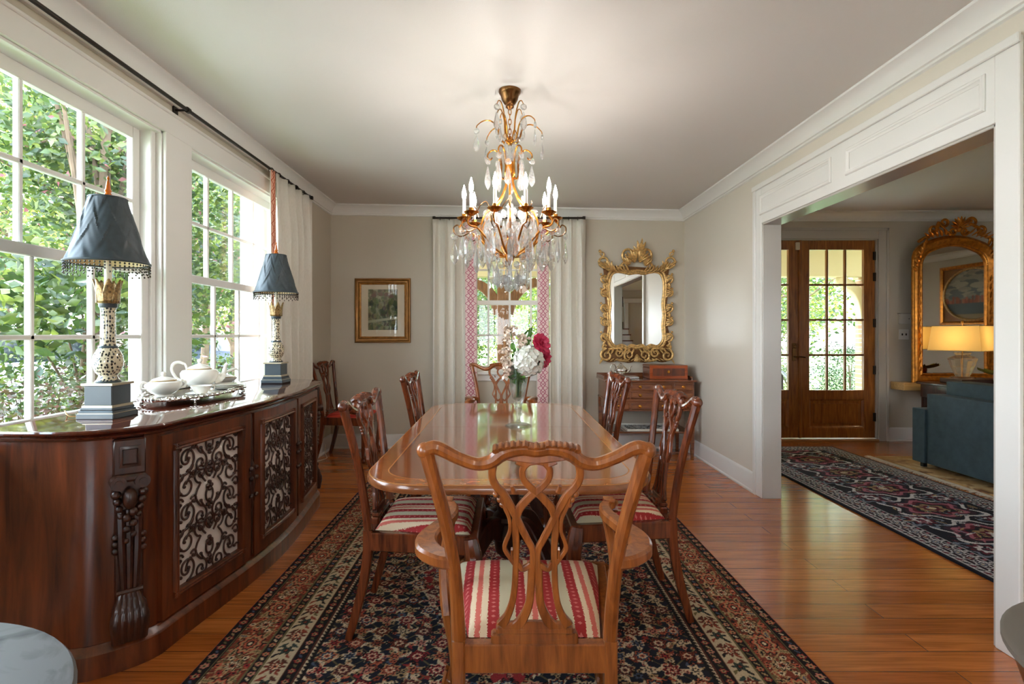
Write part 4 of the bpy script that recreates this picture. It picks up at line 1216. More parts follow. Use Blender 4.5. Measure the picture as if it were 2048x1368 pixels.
for di, (y0, y1) in enumerate(((2.165, 2.765), (2.80, 3.385), (3.42, 3.965))):
    door = MB()
    st_, zb, zt_ = 0.075, 0.118, 0.862
    g0, g1, gz0, gz1 = y0 + st_ + 0.012, y1 - st_ - 0.012, zb + 0.088, zt_ - 0.072
    fbox(door, y0, g0, zb, zt_, 0.0, 0.02); fbox(door, g1, y1, zb, zt_, 0.0, 0.02)
    fbox(door, g0, g1, zb, gz0, 0.0, 0.02); fbox(door, g0, g1, gz1, zt_, 0.0, 0.02)
    dd = door.build('door', M['mahogx'], t)
    mb = MB()
    prof = [(0.0, 0.018), (0.0, 0.030), (-0.006, 0.034), (-0.012, 0.030), (-0.018, 0.033), (-0.024, 0.026), (-0.026, 0.018)]
    for (a0, a1, b0, b1) in ((g0, g1, gz0, gz0), (g0, g1, gz1, gz1)):
        sg = 1 if b0 == gz0 else -1
        rings_ = []
        for y in np.linspace(a0 - 0.026, a1 + 0.026, 12):
            rings_.append([front(y, h_, b0 + sg * i_) for i_, h_ in prof])
        mb.loft(rings_)
    for y, sg in ((g0, 1), (g1, -1)):
        mb.loft([[front(y + sg * i_, h_, z) for i_, h_ in prof] for z in (gz0 - 0.026, gz1 + 0.026)])
    mb.build('moulding', M['mahogx'], dd)
    mb = MB(); fbox(mb, g0 - 0.003, g1 + 0.003, gz0 - 0.003, gz1 + 0.003, -0.002, 0.003)
    mb.build('backing', cloth, dd)
    W_, H_ = g1 - g0, gz1 - gz0
    mb = MB()
    for P in GP:
        for mir in (False, True):
            Q = []
            for (x, y) in P:
                xx = 1 - x if mir else x
                Q.append(Vector(front(g0 + xx * W_, 0.0085, gz0 + min(1.0, max(0.0, y / 1.36)) * H_)))
            R_ = cr(Q, 2)
            mb.ribbon(R_, 0.0092, 0.006, (1, 0, 0), 0.0015)
            mb.ball(Q[-1], 0.0075, 8, 5)
    for q in range(7):
        z = gz0 + H_ * (q + 0.5) / 7
        for (a, b) in ((0.012, 0), (-0.012, 0), (0, 0.016), (0, -0.016)):
            mb.ball(front((g0 + g1) / 2 + a, 0.009, z + b), 0.0095, 8, 5)
    mb.build('grille', M['mahogd'], dd)
# carved pulls on the middle stiles
for y in (2.782, 3.402):
    mb = MB()
    fn_ = lambda p, y=y: Vector(front(y, 0.012, 0)) + Vector((p.x * 0.7, p.y, p.z))
    mb.lathe([(0.004, 0.13), (0.012, 0.14), (0.010, 0.25), (0.013, 0.36), (0.018, 0.40), (0.013, 0.42), (0.022, 0.46), (0.030, 0.50), (0.022, 0.535), (0.028, 0.56), (0.02, 0.60), (0.012, 0.62), (0.016, 0.65), (0.011, 0.70), (0.010, 0.82), (0.004, 0.86)], 12, fn=fn_)
    for sgn in (-1, 1):
        for zz in (0.44, 0.53, 0.58):
            mb.ball(Vector(front(y + sgn * 0.022, 0.028, zz)), 0.013, 8, 6)
    mb.build('carved_pull', M['mahogd'], t)
# carved corner consoles
for (px_, py_, an) in ((-1.437, 2.072, -PI / 4 - 0.05), (-1.443, 4.085, PI / 4 + 0.1)):
    c, s_ = math.cos(an), math.sin(an)
    def cf_(p, px_=px_, py_=py_, c=c, s_=s_):   # x across, y outward, z up
        return Vector((px_ + c * p.y + s_ * p.x * -0.84, py_ + s_ * p.y + c * p.x * 0.84, p.z))
    mb = MB()
    mb.box(-0.062, 0.062, -0.02, 0.026, 0.735, 0.872, 0.006, cf_)
    mb.frame([(0, 0.026), (0, 0.034), (0.01, 0.036), (0.014, 0.03), (0.014, 0.026)], -0.04, 0.04, 0.765, 0.845, lambda a, b, h: cf_(Vector((a, h, b))))
    for sg in (-1, 1):
        mb.tube([cf_(Vector((sg * 0.045, 0.0, 0.71))), cf_(Vector((sg * 0.045, 0.05, 0.71)))], 0.026, 12)
        mb.tube([cf_(Vector((sg * 0.045, 0.03, 0.71))), cf_(Vector((sg * 0.045, 0.058, 0.71)))], 0.013, 10)
        for q in range(4): mb.ball(cf_(Vector((sg * (0.052 - 0.006 * q), 0.022, 0.665 - 0.028 * q))), 0.017 - 0.002 * q, 8, 6)
        for q in range(3): mb.ball(cf_(Vector((sg * 0.052, 0.012, 0.50 - 0.026 * q))), 0.013, 8, 6)
    mb.tube([cf_(Vector((-0.06, 0.03, 0.725))), cf_(Vector((0.06, 0.03, 0.725)))], 0.016, 10)
    v0 = len(mb.v); mb.ball((0, 0, 0), 0.034, 14, 10, (0.85, 0.55, 1.2)); mb.v[v0:] = [tuple(cf_(Vector(p) + Vector((0, 0.032, 0.645)))) for p in mb.v[v0:]]
    for q in range(7): mb.ball(cf_(Vector((0.012 * (-1) ** q * (1 if q < 6 else 0), 0.03 - 0.002 * q, 0.595 - 0.022 * q))), 0.017 - 0.0012 * q, 8, 6)
    for x in (-0.03, 0.0, 0.03):
        mb.tube([cf_(Vector((x * 1.1, 0.008, 0.60))), cf_(Vector((x, 0.012, 0.45))), cf_(Vector((x * 0.75, 0.01, 0.30)))], [0.017, 0.015, 0.011], 8)
    for x in (-0.048, -0.024, 0.0, 0.024, 0.048):
        mb.tube(cr([cf_(Vector((x * 0.6, 0.010, 0.295))), cf_(Vector((x * 0.9, 0.020, 0.24))), cf_(Vector((x * 1.05, 0.028, 0.18))), cf_(Vector((x * 0.95, 0.020, 0.108)))], 4), [0.011, 0.018, 0.022, 0.02], 10)
    mb.tube([cf_(Vector((-0.05, 0.014, 0.29))), cf_(Vector((0.05, 0.014, 0.29)))], 0.011, 8)
    mb.box(-0.055, 0.055, -0.03, 0.008, 0.11, 0.74, 0.006, cf_)
    mb.build('carved_console', M['mahogd'], t)

# ------------------------------------------------------------------ lamps on the sideboard
STZ = 0.9185
def leafcup(mb, r0, r1, z0, z1, n, lean=0.35, w=0.5, thick=0.003):
    for k in range(n):
        a = 2 * PI * k / n; ca, sa = math.cos(a), math.sin(a)
        def lf(u, v):
            uu = u * 2 - 1
            r = r0 + (r1 - r0) * v ** 1.8
            ww = w * r0 * 2.4 * (1 - 0.25 * v) * max(0.02, 1 - v ** 4)
            bulge = 0.004 * (1 - uu * uu)
            x = r + bulge; y = uu * ww
            return (ca * x - sa * y, sa * x + ca * y, z0 + (z1 - z0) * v)
        mb.grid(7, 9, lf)
def make_lamp(label, group):
    t = thing('table_lamp', label, 'lamp', group=group)
    mb = MB()
    for h, a, b in ((0.0775, 0.0, 0.022), (0.072, 0.022, 0.034), (0.068, 0.034, 0.046), (0.058, 0.054, 0.138)):
        mb.box(-h, h, -h, h, a, b, 0.003)
    pl = mb.build('plinth', M['plinth'], t)
    for h_, a_, b_ in ((0.064, 0.045, 0.056), (0.066, 0.137, 0.147), (0.074, 0.0215, 0.025)):
        MB().box(-h_, h_, -h_, h_, a_, b_, 0.001).build('silvered_edge', M['plinthl'], pl)
    MB().lathe([(0.045, 0.147), (0.046, 0.154), (0.040, 0.160), (0.034, 0.172), (0.034, 0.178), (0.045, 0.190), (0.054, 0.212), (0.0565, 0.236), (0.052, 0.262), (0.042, 0.282), (0.034, 0.294), (0.030, 0.302), (0.0285, 0.33), (0.027, 0.40), (0.027, 0.45), (0.031, 0.47), (0.032, 0.482), (0.02, 0.484)], 28).build('body', M['spots'], t, smooth=60)
    for pr_ in ([(0.047, 0.1465), (0.048, 0.152), (0.042, 0.158), (0.036, 0.162)], [(0.0355, 0.292), (0.0365, 0.297), (0.033, 0.302)], [(0.030, 0.462), (0.034, 0.468), (0.034, 0.483)]):
        MB().lathe(pr_, 28).build('collar', M['plinth'], t)
    mb = MB(); leafcup(mb, 0.033, 0.050, 0.482, 0.582, 7, w=0.30); mb.lathe([(0.036, 0.480), (0.038, 0.486), (0.032, 0.492)], 24)
    c_ = mb.build('leaf_cup', simple('striped_gilt_leaf', rgb(140, 112, 70), 0.3, 0.4, var=0.75, vscale=110), t, smooth=60)
    md = c_.modifiers.new('thick', 'SOLIDIFY'); md.thickness = 0.0025
    MB().lathe([(0.014, 0.488), (0.014, 0.66), (0.012, 0.70), (0.004, 0.705)], 16).build('candle_sleeve', M['candle'], t)
    # pleated bell shade
    mb = MB(); n = 160; m_ = 28
    vs_ = []; fs_ = []
    for j in range(m_ + 1):
        v = j / m_
        r = 0.149 + (0.066 - 0.149) * v ** 0.86
        z = 0.652 + (0.925 - 0.652) * v
        for k in range(n):
            a = 2 * PI * k / n
            # crossing bands of pleats
            ph = (k / n * 9 + v * 1.5) % 1; ph2 = (k / n * 9 - v * 1.5) % 1
            over = ((k / n * 9 + v * 1.5) // 1 + (k / n * 9 - v * 1.5) // 1) % 2
            q_ = ph if over else ph2
            rr = r + 0.0055 * q_ + 0.0022 * abs(((q_ * 3) % 1) - 0.5)
            vs_.append((rr * math.cos(a), rr * math.sin(a), z))
    for j in range(m_):
        for k in range(n):
            k2 = (k + 1) % n; fs_.append((j * n + k, j * n + k2, (j + 1) * n + k2, (j + 1) * n + k))
    mb.add(vs_, fs_)
    sh = mb.build('lamp_shade', M['shade'], t, smooth=25)
    for r_, z_, w_ in ((0.151, 0.652, 0.005), (0.0685, 0.925, 0.0035)):
        MB().tube([(r_ * math.cos(2 * PI * k / 40), r_ * math.sin(2 * PI * k / 40), z_) for k in range(40)], w_, 6, closed=True).build('piping', M['shade'], sh)
    lp_ = [(0.1455 + (0.0625 - 0.1455) * (j / 12) ** 0.86, 0.653 + 0.270 * j / 12) for j in range(13)]
    mb = MB().lathe(lp_ + [(r - 0.0006, z) for r, z in lp_[::-1]], 40); mb.f = mb.f[:-2]
    mb.build('lining', simple('shade_lining', rgb(236, 216, 176), 0.6), sh, smooth=60)
    # beads
    mb = MB()
    for k in range(56):
        a = 2 * PI * k / 56; c, s = 0.15 * math.cos(a), 0.15 * math.sin(a)
        L_ = 3 if k % 2 else 4
        mb.tube([(c, s, 0.65), (c, s, 0.65 - 0.0125 * L_)], 0.0007, 4)
        for q in range(L_):
            if q in (0, L_ - 1, 1): mb.ball((c, s, 0.641 - 0.0125 * q), 0.0042, 6, 4)
    b = mb.build('bead_fringe', M['bead'], sh); b['kind'] = 'stuff'
    mb = MB().lathe([(0.003, 0.915), (0.012, 0.928), (0.016, 0.94), (0.010, 0.95), (0.014, 0.957), (0.010, 0.966), (0.007, 0.99), (0.0035, 1.005), (0.006, 1.010), (0.002, 1.022)], 14)
    mb.build('finial', M['amber'], t)
    MB().tube([(0.066, 0, 0.922), (-0.066, 0, 0.922)], 0.0018, 5).build('spider', M['brass'], t)
    return t
l1 = make_lamp('larger-looking blue-shaded lamp on the near end of the sideboard', 'pair of beaded sideboard lamps')
l1['label'] = 'blue pleated-shade lamp on the near end of the sideboard, before the first window'
l1.location = (-1.677, 2.29, STZ)
dup(l1, (-1.655, 3.93, STZ), 0.0, 'blue pleated-shade lamp on the far end of the sideboard, beside the linen curtain', 'pair of beaded sideboard lamps')
tag(MB().tube(cr([(-1.76, 2.28, STZ + 0.004), (-1.80, 2.24, STZ + 0.01), (-1.835, 2.26, STZ + 0.03), (-1.86, 2.30, STZ + 0.01), (-1.888, 2.33, STZ + 0.006)], 6), 0.0022, 6).build('lamp_cord', simple('gold_flex', rgb(196, 150, 90), 0.5)), 'thin gold lamp flex looped behind the near sideboard lamp', 'cord')

# ------------------------------------------------------------------ tea set
TRX, TRY, TRZ = -1.70, 3.0, STZ + 0.030
t = thing('tea_tray', 'oval silver tray on little feet on the sideboard between the lamps', 'tray', (TRX, TRY, STZ), 0.10)
def ell(a, b, z, n=56): return [(a * math.cos(2 * PI * k / n), b * math.sin(2 * PI * k / n), z) for k in range(n)]
MB().loft([ell(0.175, 0.43, 0.026), ell(0.178, 0.433, 0.030), ell(0.172, 0.428, 0.0305), ell(0.15, 0.40, 0.028)]).build('dish', M['silver'], t)
mb = MB()
mb.tube(ell(0.186, 0.444, 0.036), 0.008, 7, closed=True)
for k in range(64):
    a = 2 * PI * k / 64; mb.ball((0.19 * math.cos(a), 0.448 * math.sin(a), 0.039), 0.0095 if k % 3 else 0.014, 7, 5)
mb.build('rim', M['silver'], t)
for k in range(4):
    a = PI / 4 + k * PI / 2
    c = Vector((0.155 * math.cos(a) * 1.1, 0.40 * math.sin(a) * 1.05, 0))
    mb = MB().tube(cr([c + Vector((0, 0, 0.028)), c * 1.06 + Vector((0, 0, 0.018)), c * 1.03 + Vector((0, 0, 0.008)), c * 1.10 + Vector((0, 0, 0.006))], 4), [0.008, 0.007, 0.005, 0.0055], 7)
    for q in (-1, 0, 1): mb.ball(c * 1.05 + Vector((q * 0.012, q * 0.006, 0.026)), 0.009, 7, 5)
    mb.build('foot', M['silver'], t)
CH = M['china']
gline = simple('gilt_line', rgb(190, 150, 70), 0.3, 0.7)
def pot(name, label, cat, prof, lid, loc, rz, s):
    t = thing(name, label, cat, loc, rz)
    MB().lathe([(r * s, z * s) for r, z in prof], 28, sy=0.82).build('body', CH, t, smooth=50)
    if lid: 
        l_ = MB().lathe([(r * s, z * s) for r, z in lid], 28, sy=0.82).build('lid', CH, t, smooth=50)
        zz = lid[0][1] * s; rr = lid[0][0] * s
        MB().tube([(rr * 1.01 * math.cos(2 * PI * k / 36), 0.82 * rr * 1.01 * math.sin(2 * PI * k / 36), zz + 0.002) for k in range(36)], 0.0018, 5, closed=True).build('gilt_band', gline, l_)
    return t
t = pot('teapot', 'white china teapot with tall curved handle at the middle of the tray', 'teapot',
    [(0.045, 0), (0.05, 0.006), (0.04, 0.016), (0.06, 0.03), (0.088, 0.055), (0.098, 0.08), (0.098, 0.10), (0.088, 0.115), (0.06, 0.12)],
    [(0.062, 0.12), (0.056, 0.133), (0.03, 0.145), (0.012, 0.15), (0.008, 0.156), (0.014, 0.166), (0.010, 0.176), (0.002, 0.18)], (-1.745, 3.10, TRZ), 0.5, 1.0)
MB().tube(cr([(-0.088, 0, 0.055), (-0.115, 0, 0.075), (-0.135, 0, 0.115), (-0.13, 0, 0.15), (-0.105, 0, 0.163), (-0.08, 0, 0.155), (-0.07, 0, 0.148), (-0.062, 0, 0.12)], 5), [0.008, 0.008, 0.008, 0.009, 0.009, 0.008, 0.006, 0.006], 9).build('handle', CH, t)
MB().tube(cr([(0.075, 0, 0.055), (0.11, 0, 0.07), (0.125, 0, 0.10), (0.132, 0, 0.135), (0.142, 0, 0.148)], 5), [0.024, 0.019, 0.013, 0.010, 0.009], 10).build('spout', CH, t)
t = pot('sugar_bowl', 'covered white china sugar bowl at the near end of the tray', 'sugar bowl',
    [(0.04, 0), (0.045, 0.006), (0.036, 0.014), (0.055, 0.024), (0.078, 0.044), (0.085, 0.062), (0.078, 0.078), (0.056, 0.084)],
    [(0.058, 0.084), (0.05, 0.094), (0.026, 0.102), (0.010, 0.106), (0.008, 0.112), (0.013, 0.12), (0.009, 0.128), (0.002, 0.131)], (-1.725, 2.74, TRZ), 0.9, 1.0)
for s in (-1, 1):
    MB().tube(cr([(s * 0.078, 0, 0.045), (s * 0.1, 0, 0.05), (s * 0.104, 0, 0.07), (s * 0.09, 0, 0.082), (s * 0.076, 0, 0.076)], 4), 0.006, 8).build('handle', CH, t)
t = pot('sauce_boat', 'low white china covered boat behind the plates at the far end of the tray', 'sauce boat',
    [(0.04, 0), (0.045, 0.006), (0.04, 0.014), (0.07, 0.03), (0.088, 0.05), (0.09, 0.056), (0.06, 0.058)],
    [(0.08, 0.058), (0.05, 0.072), (0.02, 0.078), (0.004, 0.08)], (-1.735, 3.33, TRZ), 0.6, 0.95)
MB().tube(cr([(-0.02, 0, 0.07), (0.01, 0, 0.082), (0.05, 0, 0.098), (0.075, 0, 0.104), (0.09, 0, 0.095)], 4), [0.006, 0.008, 0.009, 0.007, 0.004], 8).build('handle', CH, t)
sauc = [(0.03, 0), (0.045, 0.003), (0.07, 0.012), (0.074, 0.014), (0.07, 0.015), (0.045, 0.007), (0.0, 0.006)]
tag(MB().lathe(sauc, 28, (-1.585, 2.83, TRZ)).build('saucer', CH, smooth=50), 'white saucer under the teacup at the front of the tray', 'saucer')
t = thing('teacup', 'white china teacup on a saucer at the front edge of the tray', 'cup', (-1.585, 2.83, TRZ + 0.0075), 0.9)
MB().lathe([(0.024, 0), (0.026, 0.004), (0.034, 0.012), (0.046, 0.03), (0.052, 0.044), (0.05, 0.044), (0.043, 0.03), (0.03, 0.012), (0, 0.009)], 24).build('bowl', CH, t, smooth=50)
MB().tube(cr([(0.048, 0, 0.036), (0.064, 0, 0.040), (0.068, 0, 0.026), (0.056, 0, 0.014), (0.04, 0, 0.014)], 4), 0.0032, 7).build('handle', CH, t)
for k in range(3):
    tag(MB().lathe([(r * 1.3, z) for r, z in sauc], 28, (-1.60, 3.14, TRZ + 0.0095 * k)).build('plate', CH, smooth=50),
        ['white tea plate at the bottom of the stack of three on the tray', 'white tea plate in the middle of the stack of three on the tray', 'white tea plate on top of the stack of three on the tray'][k], 'plate', 'stacked tea plates')
# ------------------------------------------------------------------ curtains and rods
def add_uv(o, nu, nv):
    uv = o.data.uv_layers.new(name='UVMap')
    n = len(o.data.loops); vi = np.zeros(n, np.int32); o.data.loops.foreach_get('vertex_index', vi)
    uv.data.foreach_set('uv', np.stack([(vi % nu) / (nu - 1), (vi // nu) / (nv - 1)], -1).astype(np.float32).reshape(-1))
def sheet(place, u0, u1, z0, z1, folds, amp, ph, nu, flare=0.0, lean=0.0):
    def f(s, v):
        z = z1 + (z0 - z1) * v
        pin = 0.35 + 0.65 * min(1.0, v * 6)
        w = 1.0 + flare * v * v
        u = u0 + (u1 - u0) * s
        um = (u0 + u1) / 2
        a = folds * 2 * PI * s + ph
        off = amp * pin * (math.sin(a) + 0.25 * math.sin(2.3 * a + 1 + v * 0.8)) * (0.9 + 0.25 * v)
        return place(um + (u - um) * w + 0.35 * amp * math.cos(a) * pin + lean * v * v, off, z)
    return f
def curtain(name, label, place, lin_rng, braid_rng, z0, z1, folds, bmat, ph=0.0, flare=0.04, lean=0.0, group=None):
    t = thing(name, label, 'curtain', group=group)
    nu, nv = 34 * int(folds) + 1, 26
    mb = MB().grid(nu, nv, sheet(place, *lin_rng, z0, z1, folds, 0.042, ph, nu, flare, lean))
    o = mb.build('linen_panel', M['linen'], t, smooth=70, recalc=False)
    md = o.modifiers.new('cloth', 'SOLIDIFY'); md.thickness = 0.003
    b0, b1 = braid_rng
    edge = lin_rng[0] if abs(b1 - lin_rng[0]) < abs(b0 - lin_rng[1]) else lin_rng[1]
    um = (lin_rng[0] + lin_rng[1]) / 2
    def fb(s, v):
        z = z1 + (z0 - z1) * v
        e = um + (edge - um) * (1 + flare * v * v) + lean * v * v
        u = e + ((b0 + (b1 - b0) * s) - edge)
        return place(u, 0.012 * math.sin(PI * s) + 0.01 * math.sin(3 * v), z)
    ob = MB().grid(9, 40, fb).build('braid_border', bmat, t, smooth=70, recalc=False)
    add_uv(ob, 9, 40)
    md = ob.modifiers.new('cloth', 'SOLIDIFY'); md.thickness = 0.004
    return t
bk = lambda u, d, z: (u, 5.885 - d, z)
lf = lambda u, d, z: (-1.842 + d, u, z)
curtain('linen_curtain', 'linen curtain with pink braid hanging on the picture side of the back window', bk, (-0.775, -0.43), (-0.43, -0.285), 0.015, 2.52, 3, M['braid'], 0.4)
curtain('linen_curtain', 'linen curtain with pink braid hanging on the gilt mirror side of the back window', bk, (0.50, 0.90), (0.365, 0.50), 0.015, 2.52, 3.5, M['braid'], 1.2)
curtain('linen_curtain', 'linen curtain with coral braid beside the far sideboard lamp', lf, (4.35, 5.19), (4.255, 4.35), 0.015, 2.57, 5, M['braido'], 0.2, 0.02)
def rod(name, label, a, b, rings, brackets, wallvec):
    a, b = Vector(a), Vector(b); d = (b - a).normalized(); wv = Vector(wallvec)
    t = thing(name, label, 'curtain rod')
    MB().tube([a, b], 0.0105, 12).build('pole', M['iron'], t)
    for e, s in ((a, -1), (b, 1)):
        MB().box(-0.016, 0.016, -0.016, 0.016, -0.016, 0.016, 0.003, lambda p: e + d * s * 0.016 + p).build('finial', M['iron'], t)
    for k in rings:
        c = a + d * k
        MB().tube([c + Vector((0, 0, 0.019 * math.cos(q * PI / 8) - 0.006)) + d.cross(Vector((0, 0, 1))) * (0.019 * math.sin(q * PI / 8)) for q in range(16)], 0.0025, 6, closed=True).build('ring', M['iron'], t)
    for k in brackets:
        c = a + d * k
        L_ = wv.length
        mb = MB().tube([c, c + wv * 0.95], 0.007, 8)
        base = c + wv; wn = wv.normalized()
        q = [base + d * x + Vector((0, 0, z)) for x, z in ((-0.022, -0.05), (0.022, -0.05), (0.022, 0.05), (-0.022, 0.05))]
        mb.add(q + [p - wn * 0.008 for p in q], [(0, 1, 2, 3), (7, 6, 5, 4), (0, 4, 5, 1), (1, 5, 6, 2), (2, 6, 7, 3), (3, 7, 4, 0)])
        mb.tube([c - d * 0.012, c + d * 0.012], 0.017, 12)
        mb.build('bracket', M['iron'], t)
rod('curtain_rod', 'long dark iron curtain rod running above the sideboard windows', (-1.842, 0.9, 2.575), (-1.842, 5.16, 2.575), [3.38, 3.52, 3.70, 3.88, 4.06, 4.22], [0.25, 2.25, 3.9], (-0.077, 0, -0.0))
rod('curtain_rod', 'short dark iron curtain rod above the back window behind the chandelier', (-0.74, 5.885, 2.535), (0.86, 5.885, 2.535), [0.05, 0.15, 0.25, 0.35, 1.25, 1.35, 1.45, 1.55], [0.42, 1.18], (0, 0.112, 0))

# ------------------------------------------------------------------ framed picture
t = thing('framed_picture', 'small framed garden watercolour in gold frame on the back wall', 'picture', (-1.339, YB, 1.53))
hw, hh = 0.309, 0.357
fp = lambda a, b, h: (a, -h, b)
MB().frame([(0, 0), (0, 0.022), (0.005, 0.030), (0.014, 0.031), (0.02, 0.024), (0.034, 0.018), (0.046, 0.020), (0.05, 0.014), (0.05, 0)], -hw, hw, -hh, hh, fp).build('frame', simple('aged_gilding', rgb(142, 96, 44), 0.35, 0.55, var=0.18, vscale=16), t)
MB().frame([(0, 0), (0, 0.017), (0.005, 0.020), (0.011, 0.016), (0.02, 0.010), (0.021, 0)], -hw + 0.05, hw - 0.05, -hh + 0.05, hh - 0.05, fp).build('gilt_slip', M['gold'], t)
MB().box(-hw + 0.06, hw - 0.06, -0.006, 0.0, -hh + 0.06, hh - 0.06).build('mat_board', simple('mat_board', rgb(226, 204, 178), 0.6), t)
nx_, ny_ = 120, 150
xs, ys = np.meshgrid(np.linspace(0, 1, nx_), np.linspace(0, 1, ny_))
img = np.zeros((ny_, nx_, 3), np.float32)
img[:] = A(120, 126, 92)
img[ys > 0.72] = A(176, 170, 140)
rr = np.random.default_rng(2)
for k in range(420):
    cx, cy, s_ = rr.random(), rr.random(), 0.02 + 0.06 * rr.random()
    pal = [A(70, 84, 52), A(96, 108, 60), A(52, 62, 60), A(140, 130, 88), A(92, 70, 60), A(150, 150, 120)] if cy < 0.75 else [A(120, 100, 84), A(170, 160, 130), A(104, 110, 80)]
    mk = ((xs - cx) / s_) ** 2 + ((ys - cy) / (s_ * (0.5 + rr.random()))) ** 2 < 1
    img[mk] = img[mk] * 0.35 + pal[rr.integers(len(pal))] * 0.65
for (cx, cy) in ((0.2, 0.86), (0.42, 0.88), (0.62, 0.87), (0.78, 0.83)):
    mk = ((xs - cx) / 0.09) ** 2 + ((ys - cy) / 0.05) ** 2 < 1; img[mk] = A(132, 104, 92)
img[(np.abs(ys - 0.2 - 0.1 * xs) < 0.03)] = A(170, 166, 136)
weave_obj('print', 0.325, 0.45, nx_, ny_, img, 0.0075, attrmat('watercolour_paper', 0.6), t, 0.0, (-0.1625, 0, -0.215), 'xz')
MB().box(-hw + 0.06, hw - 0.06, -0.0135, -0.0115, -hh + 0.06, hh - 0.06).build('glazing', M['pane'], t, smooth=0)

# ------------------------------------------------------------------ carved gilt mirror on the back wall
def lobe(mb, p, d, up, L_, w, curl=0.5, n=7):
    """a carved leaf lobe"""
    p, d, up = Vector(p), Vector(d).normalized(), Vector(up).normalized()
    pts = [p + d * (L_ * s) + up * (0.35 * L_ * math.sin(PI * s * 0.8) * curl) for s in np.linspace(0, 1, n)]
    mb.tube(pts, [w * v for v in (0.45, 0.85, 1.0, 0.95, 0.75, 0.5, 0.2)][:n], 6, flat=0.55)
def scr(mb, c, R, a0, turns, hand, y, w0, w1, tail=None, rin=0.2, n=20):
    P = spiral(c[0], c[1], R, a0, turns, hand, rin, n)
    if tail: P = list(tail) + P
    P3 = [Vector((x, y - 0.012 * math.sin(PI * i / len(P)), z)) for i, (x, z) in enumerate(P)]
    P3 = cr(P3, 2)
    mb.tube(P3, [w0 + (w1 - w0) * i / (len(P3) - 1) for i in range(len(P3))], 7)
    mb.ball(P3[-1], w1 * 1.5, 8, 6)
MX, MY = 1.470, YB - 0.03
t = thing('gilt_mirror', 'large carved gilt rococo mirror above the small chest of drawers', 'mirror', (MX, YB, 1.55))
inn = [(0, 1.135), (.06, 1.15), (.10, 1.125), (.16, 1.15), (.22, 1.135), (.265, 1.16), (.296, 1.23), (.286, 1.36), (.298, 1.48), (.286, 1.60), (.30, 1.72), (.30, 1.84), (.272, 1.925), (.22, 1.955), (.15, 1.95), (.08, 1.935), (0, 1.945)]
inn = inn + [(-x, z) for x, z in inn[-2:0:-1]]
gl = cr([(x, 0, z - 1.55) for x, z in inn], 3, closed=True)
MB().extrude([(p.x, p.z) for p in gl], lambda p: (p[0], -0.030, p[1]), lambda p: (p[0], -0.024, p[1])).build('mirror_glass', M['mirror'], t, smooth=0)
mb = MB().tube([Vector((p.x, -0.036, p.z)) for p in gl], 0.013, 8, closed=True)
mb.tube([Vector((p.x * 1.075, -0.030, p.z * 1.06 + 0.003)) for p in gl], 0.016, 8, closed=True)
mb.build('inner_moulding', M['goldl'], t)
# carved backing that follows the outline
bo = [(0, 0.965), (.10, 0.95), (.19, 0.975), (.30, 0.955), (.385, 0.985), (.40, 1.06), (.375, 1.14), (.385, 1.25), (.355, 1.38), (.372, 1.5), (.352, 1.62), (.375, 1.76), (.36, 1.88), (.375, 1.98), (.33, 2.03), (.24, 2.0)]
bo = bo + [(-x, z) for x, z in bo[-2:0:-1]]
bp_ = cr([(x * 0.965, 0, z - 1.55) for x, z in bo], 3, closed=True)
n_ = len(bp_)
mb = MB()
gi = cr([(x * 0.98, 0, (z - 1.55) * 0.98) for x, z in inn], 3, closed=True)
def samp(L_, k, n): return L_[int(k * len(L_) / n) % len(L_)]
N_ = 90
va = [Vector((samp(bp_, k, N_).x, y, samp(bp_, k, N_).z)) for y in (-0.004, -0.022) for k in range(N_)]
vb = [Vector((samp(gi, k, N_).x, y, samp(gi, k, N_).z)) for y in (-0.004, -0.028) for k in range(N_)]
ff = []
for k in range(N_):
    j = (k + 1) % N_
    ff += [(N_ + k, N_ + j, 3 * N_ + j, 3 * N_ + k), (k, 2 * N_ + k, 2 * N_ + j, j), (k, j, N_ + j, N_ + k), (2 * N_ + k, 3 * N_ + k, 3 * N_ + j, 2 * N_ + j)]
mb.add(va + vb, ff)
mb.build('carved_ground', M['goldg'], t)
mb = MB(); yy = -0.04
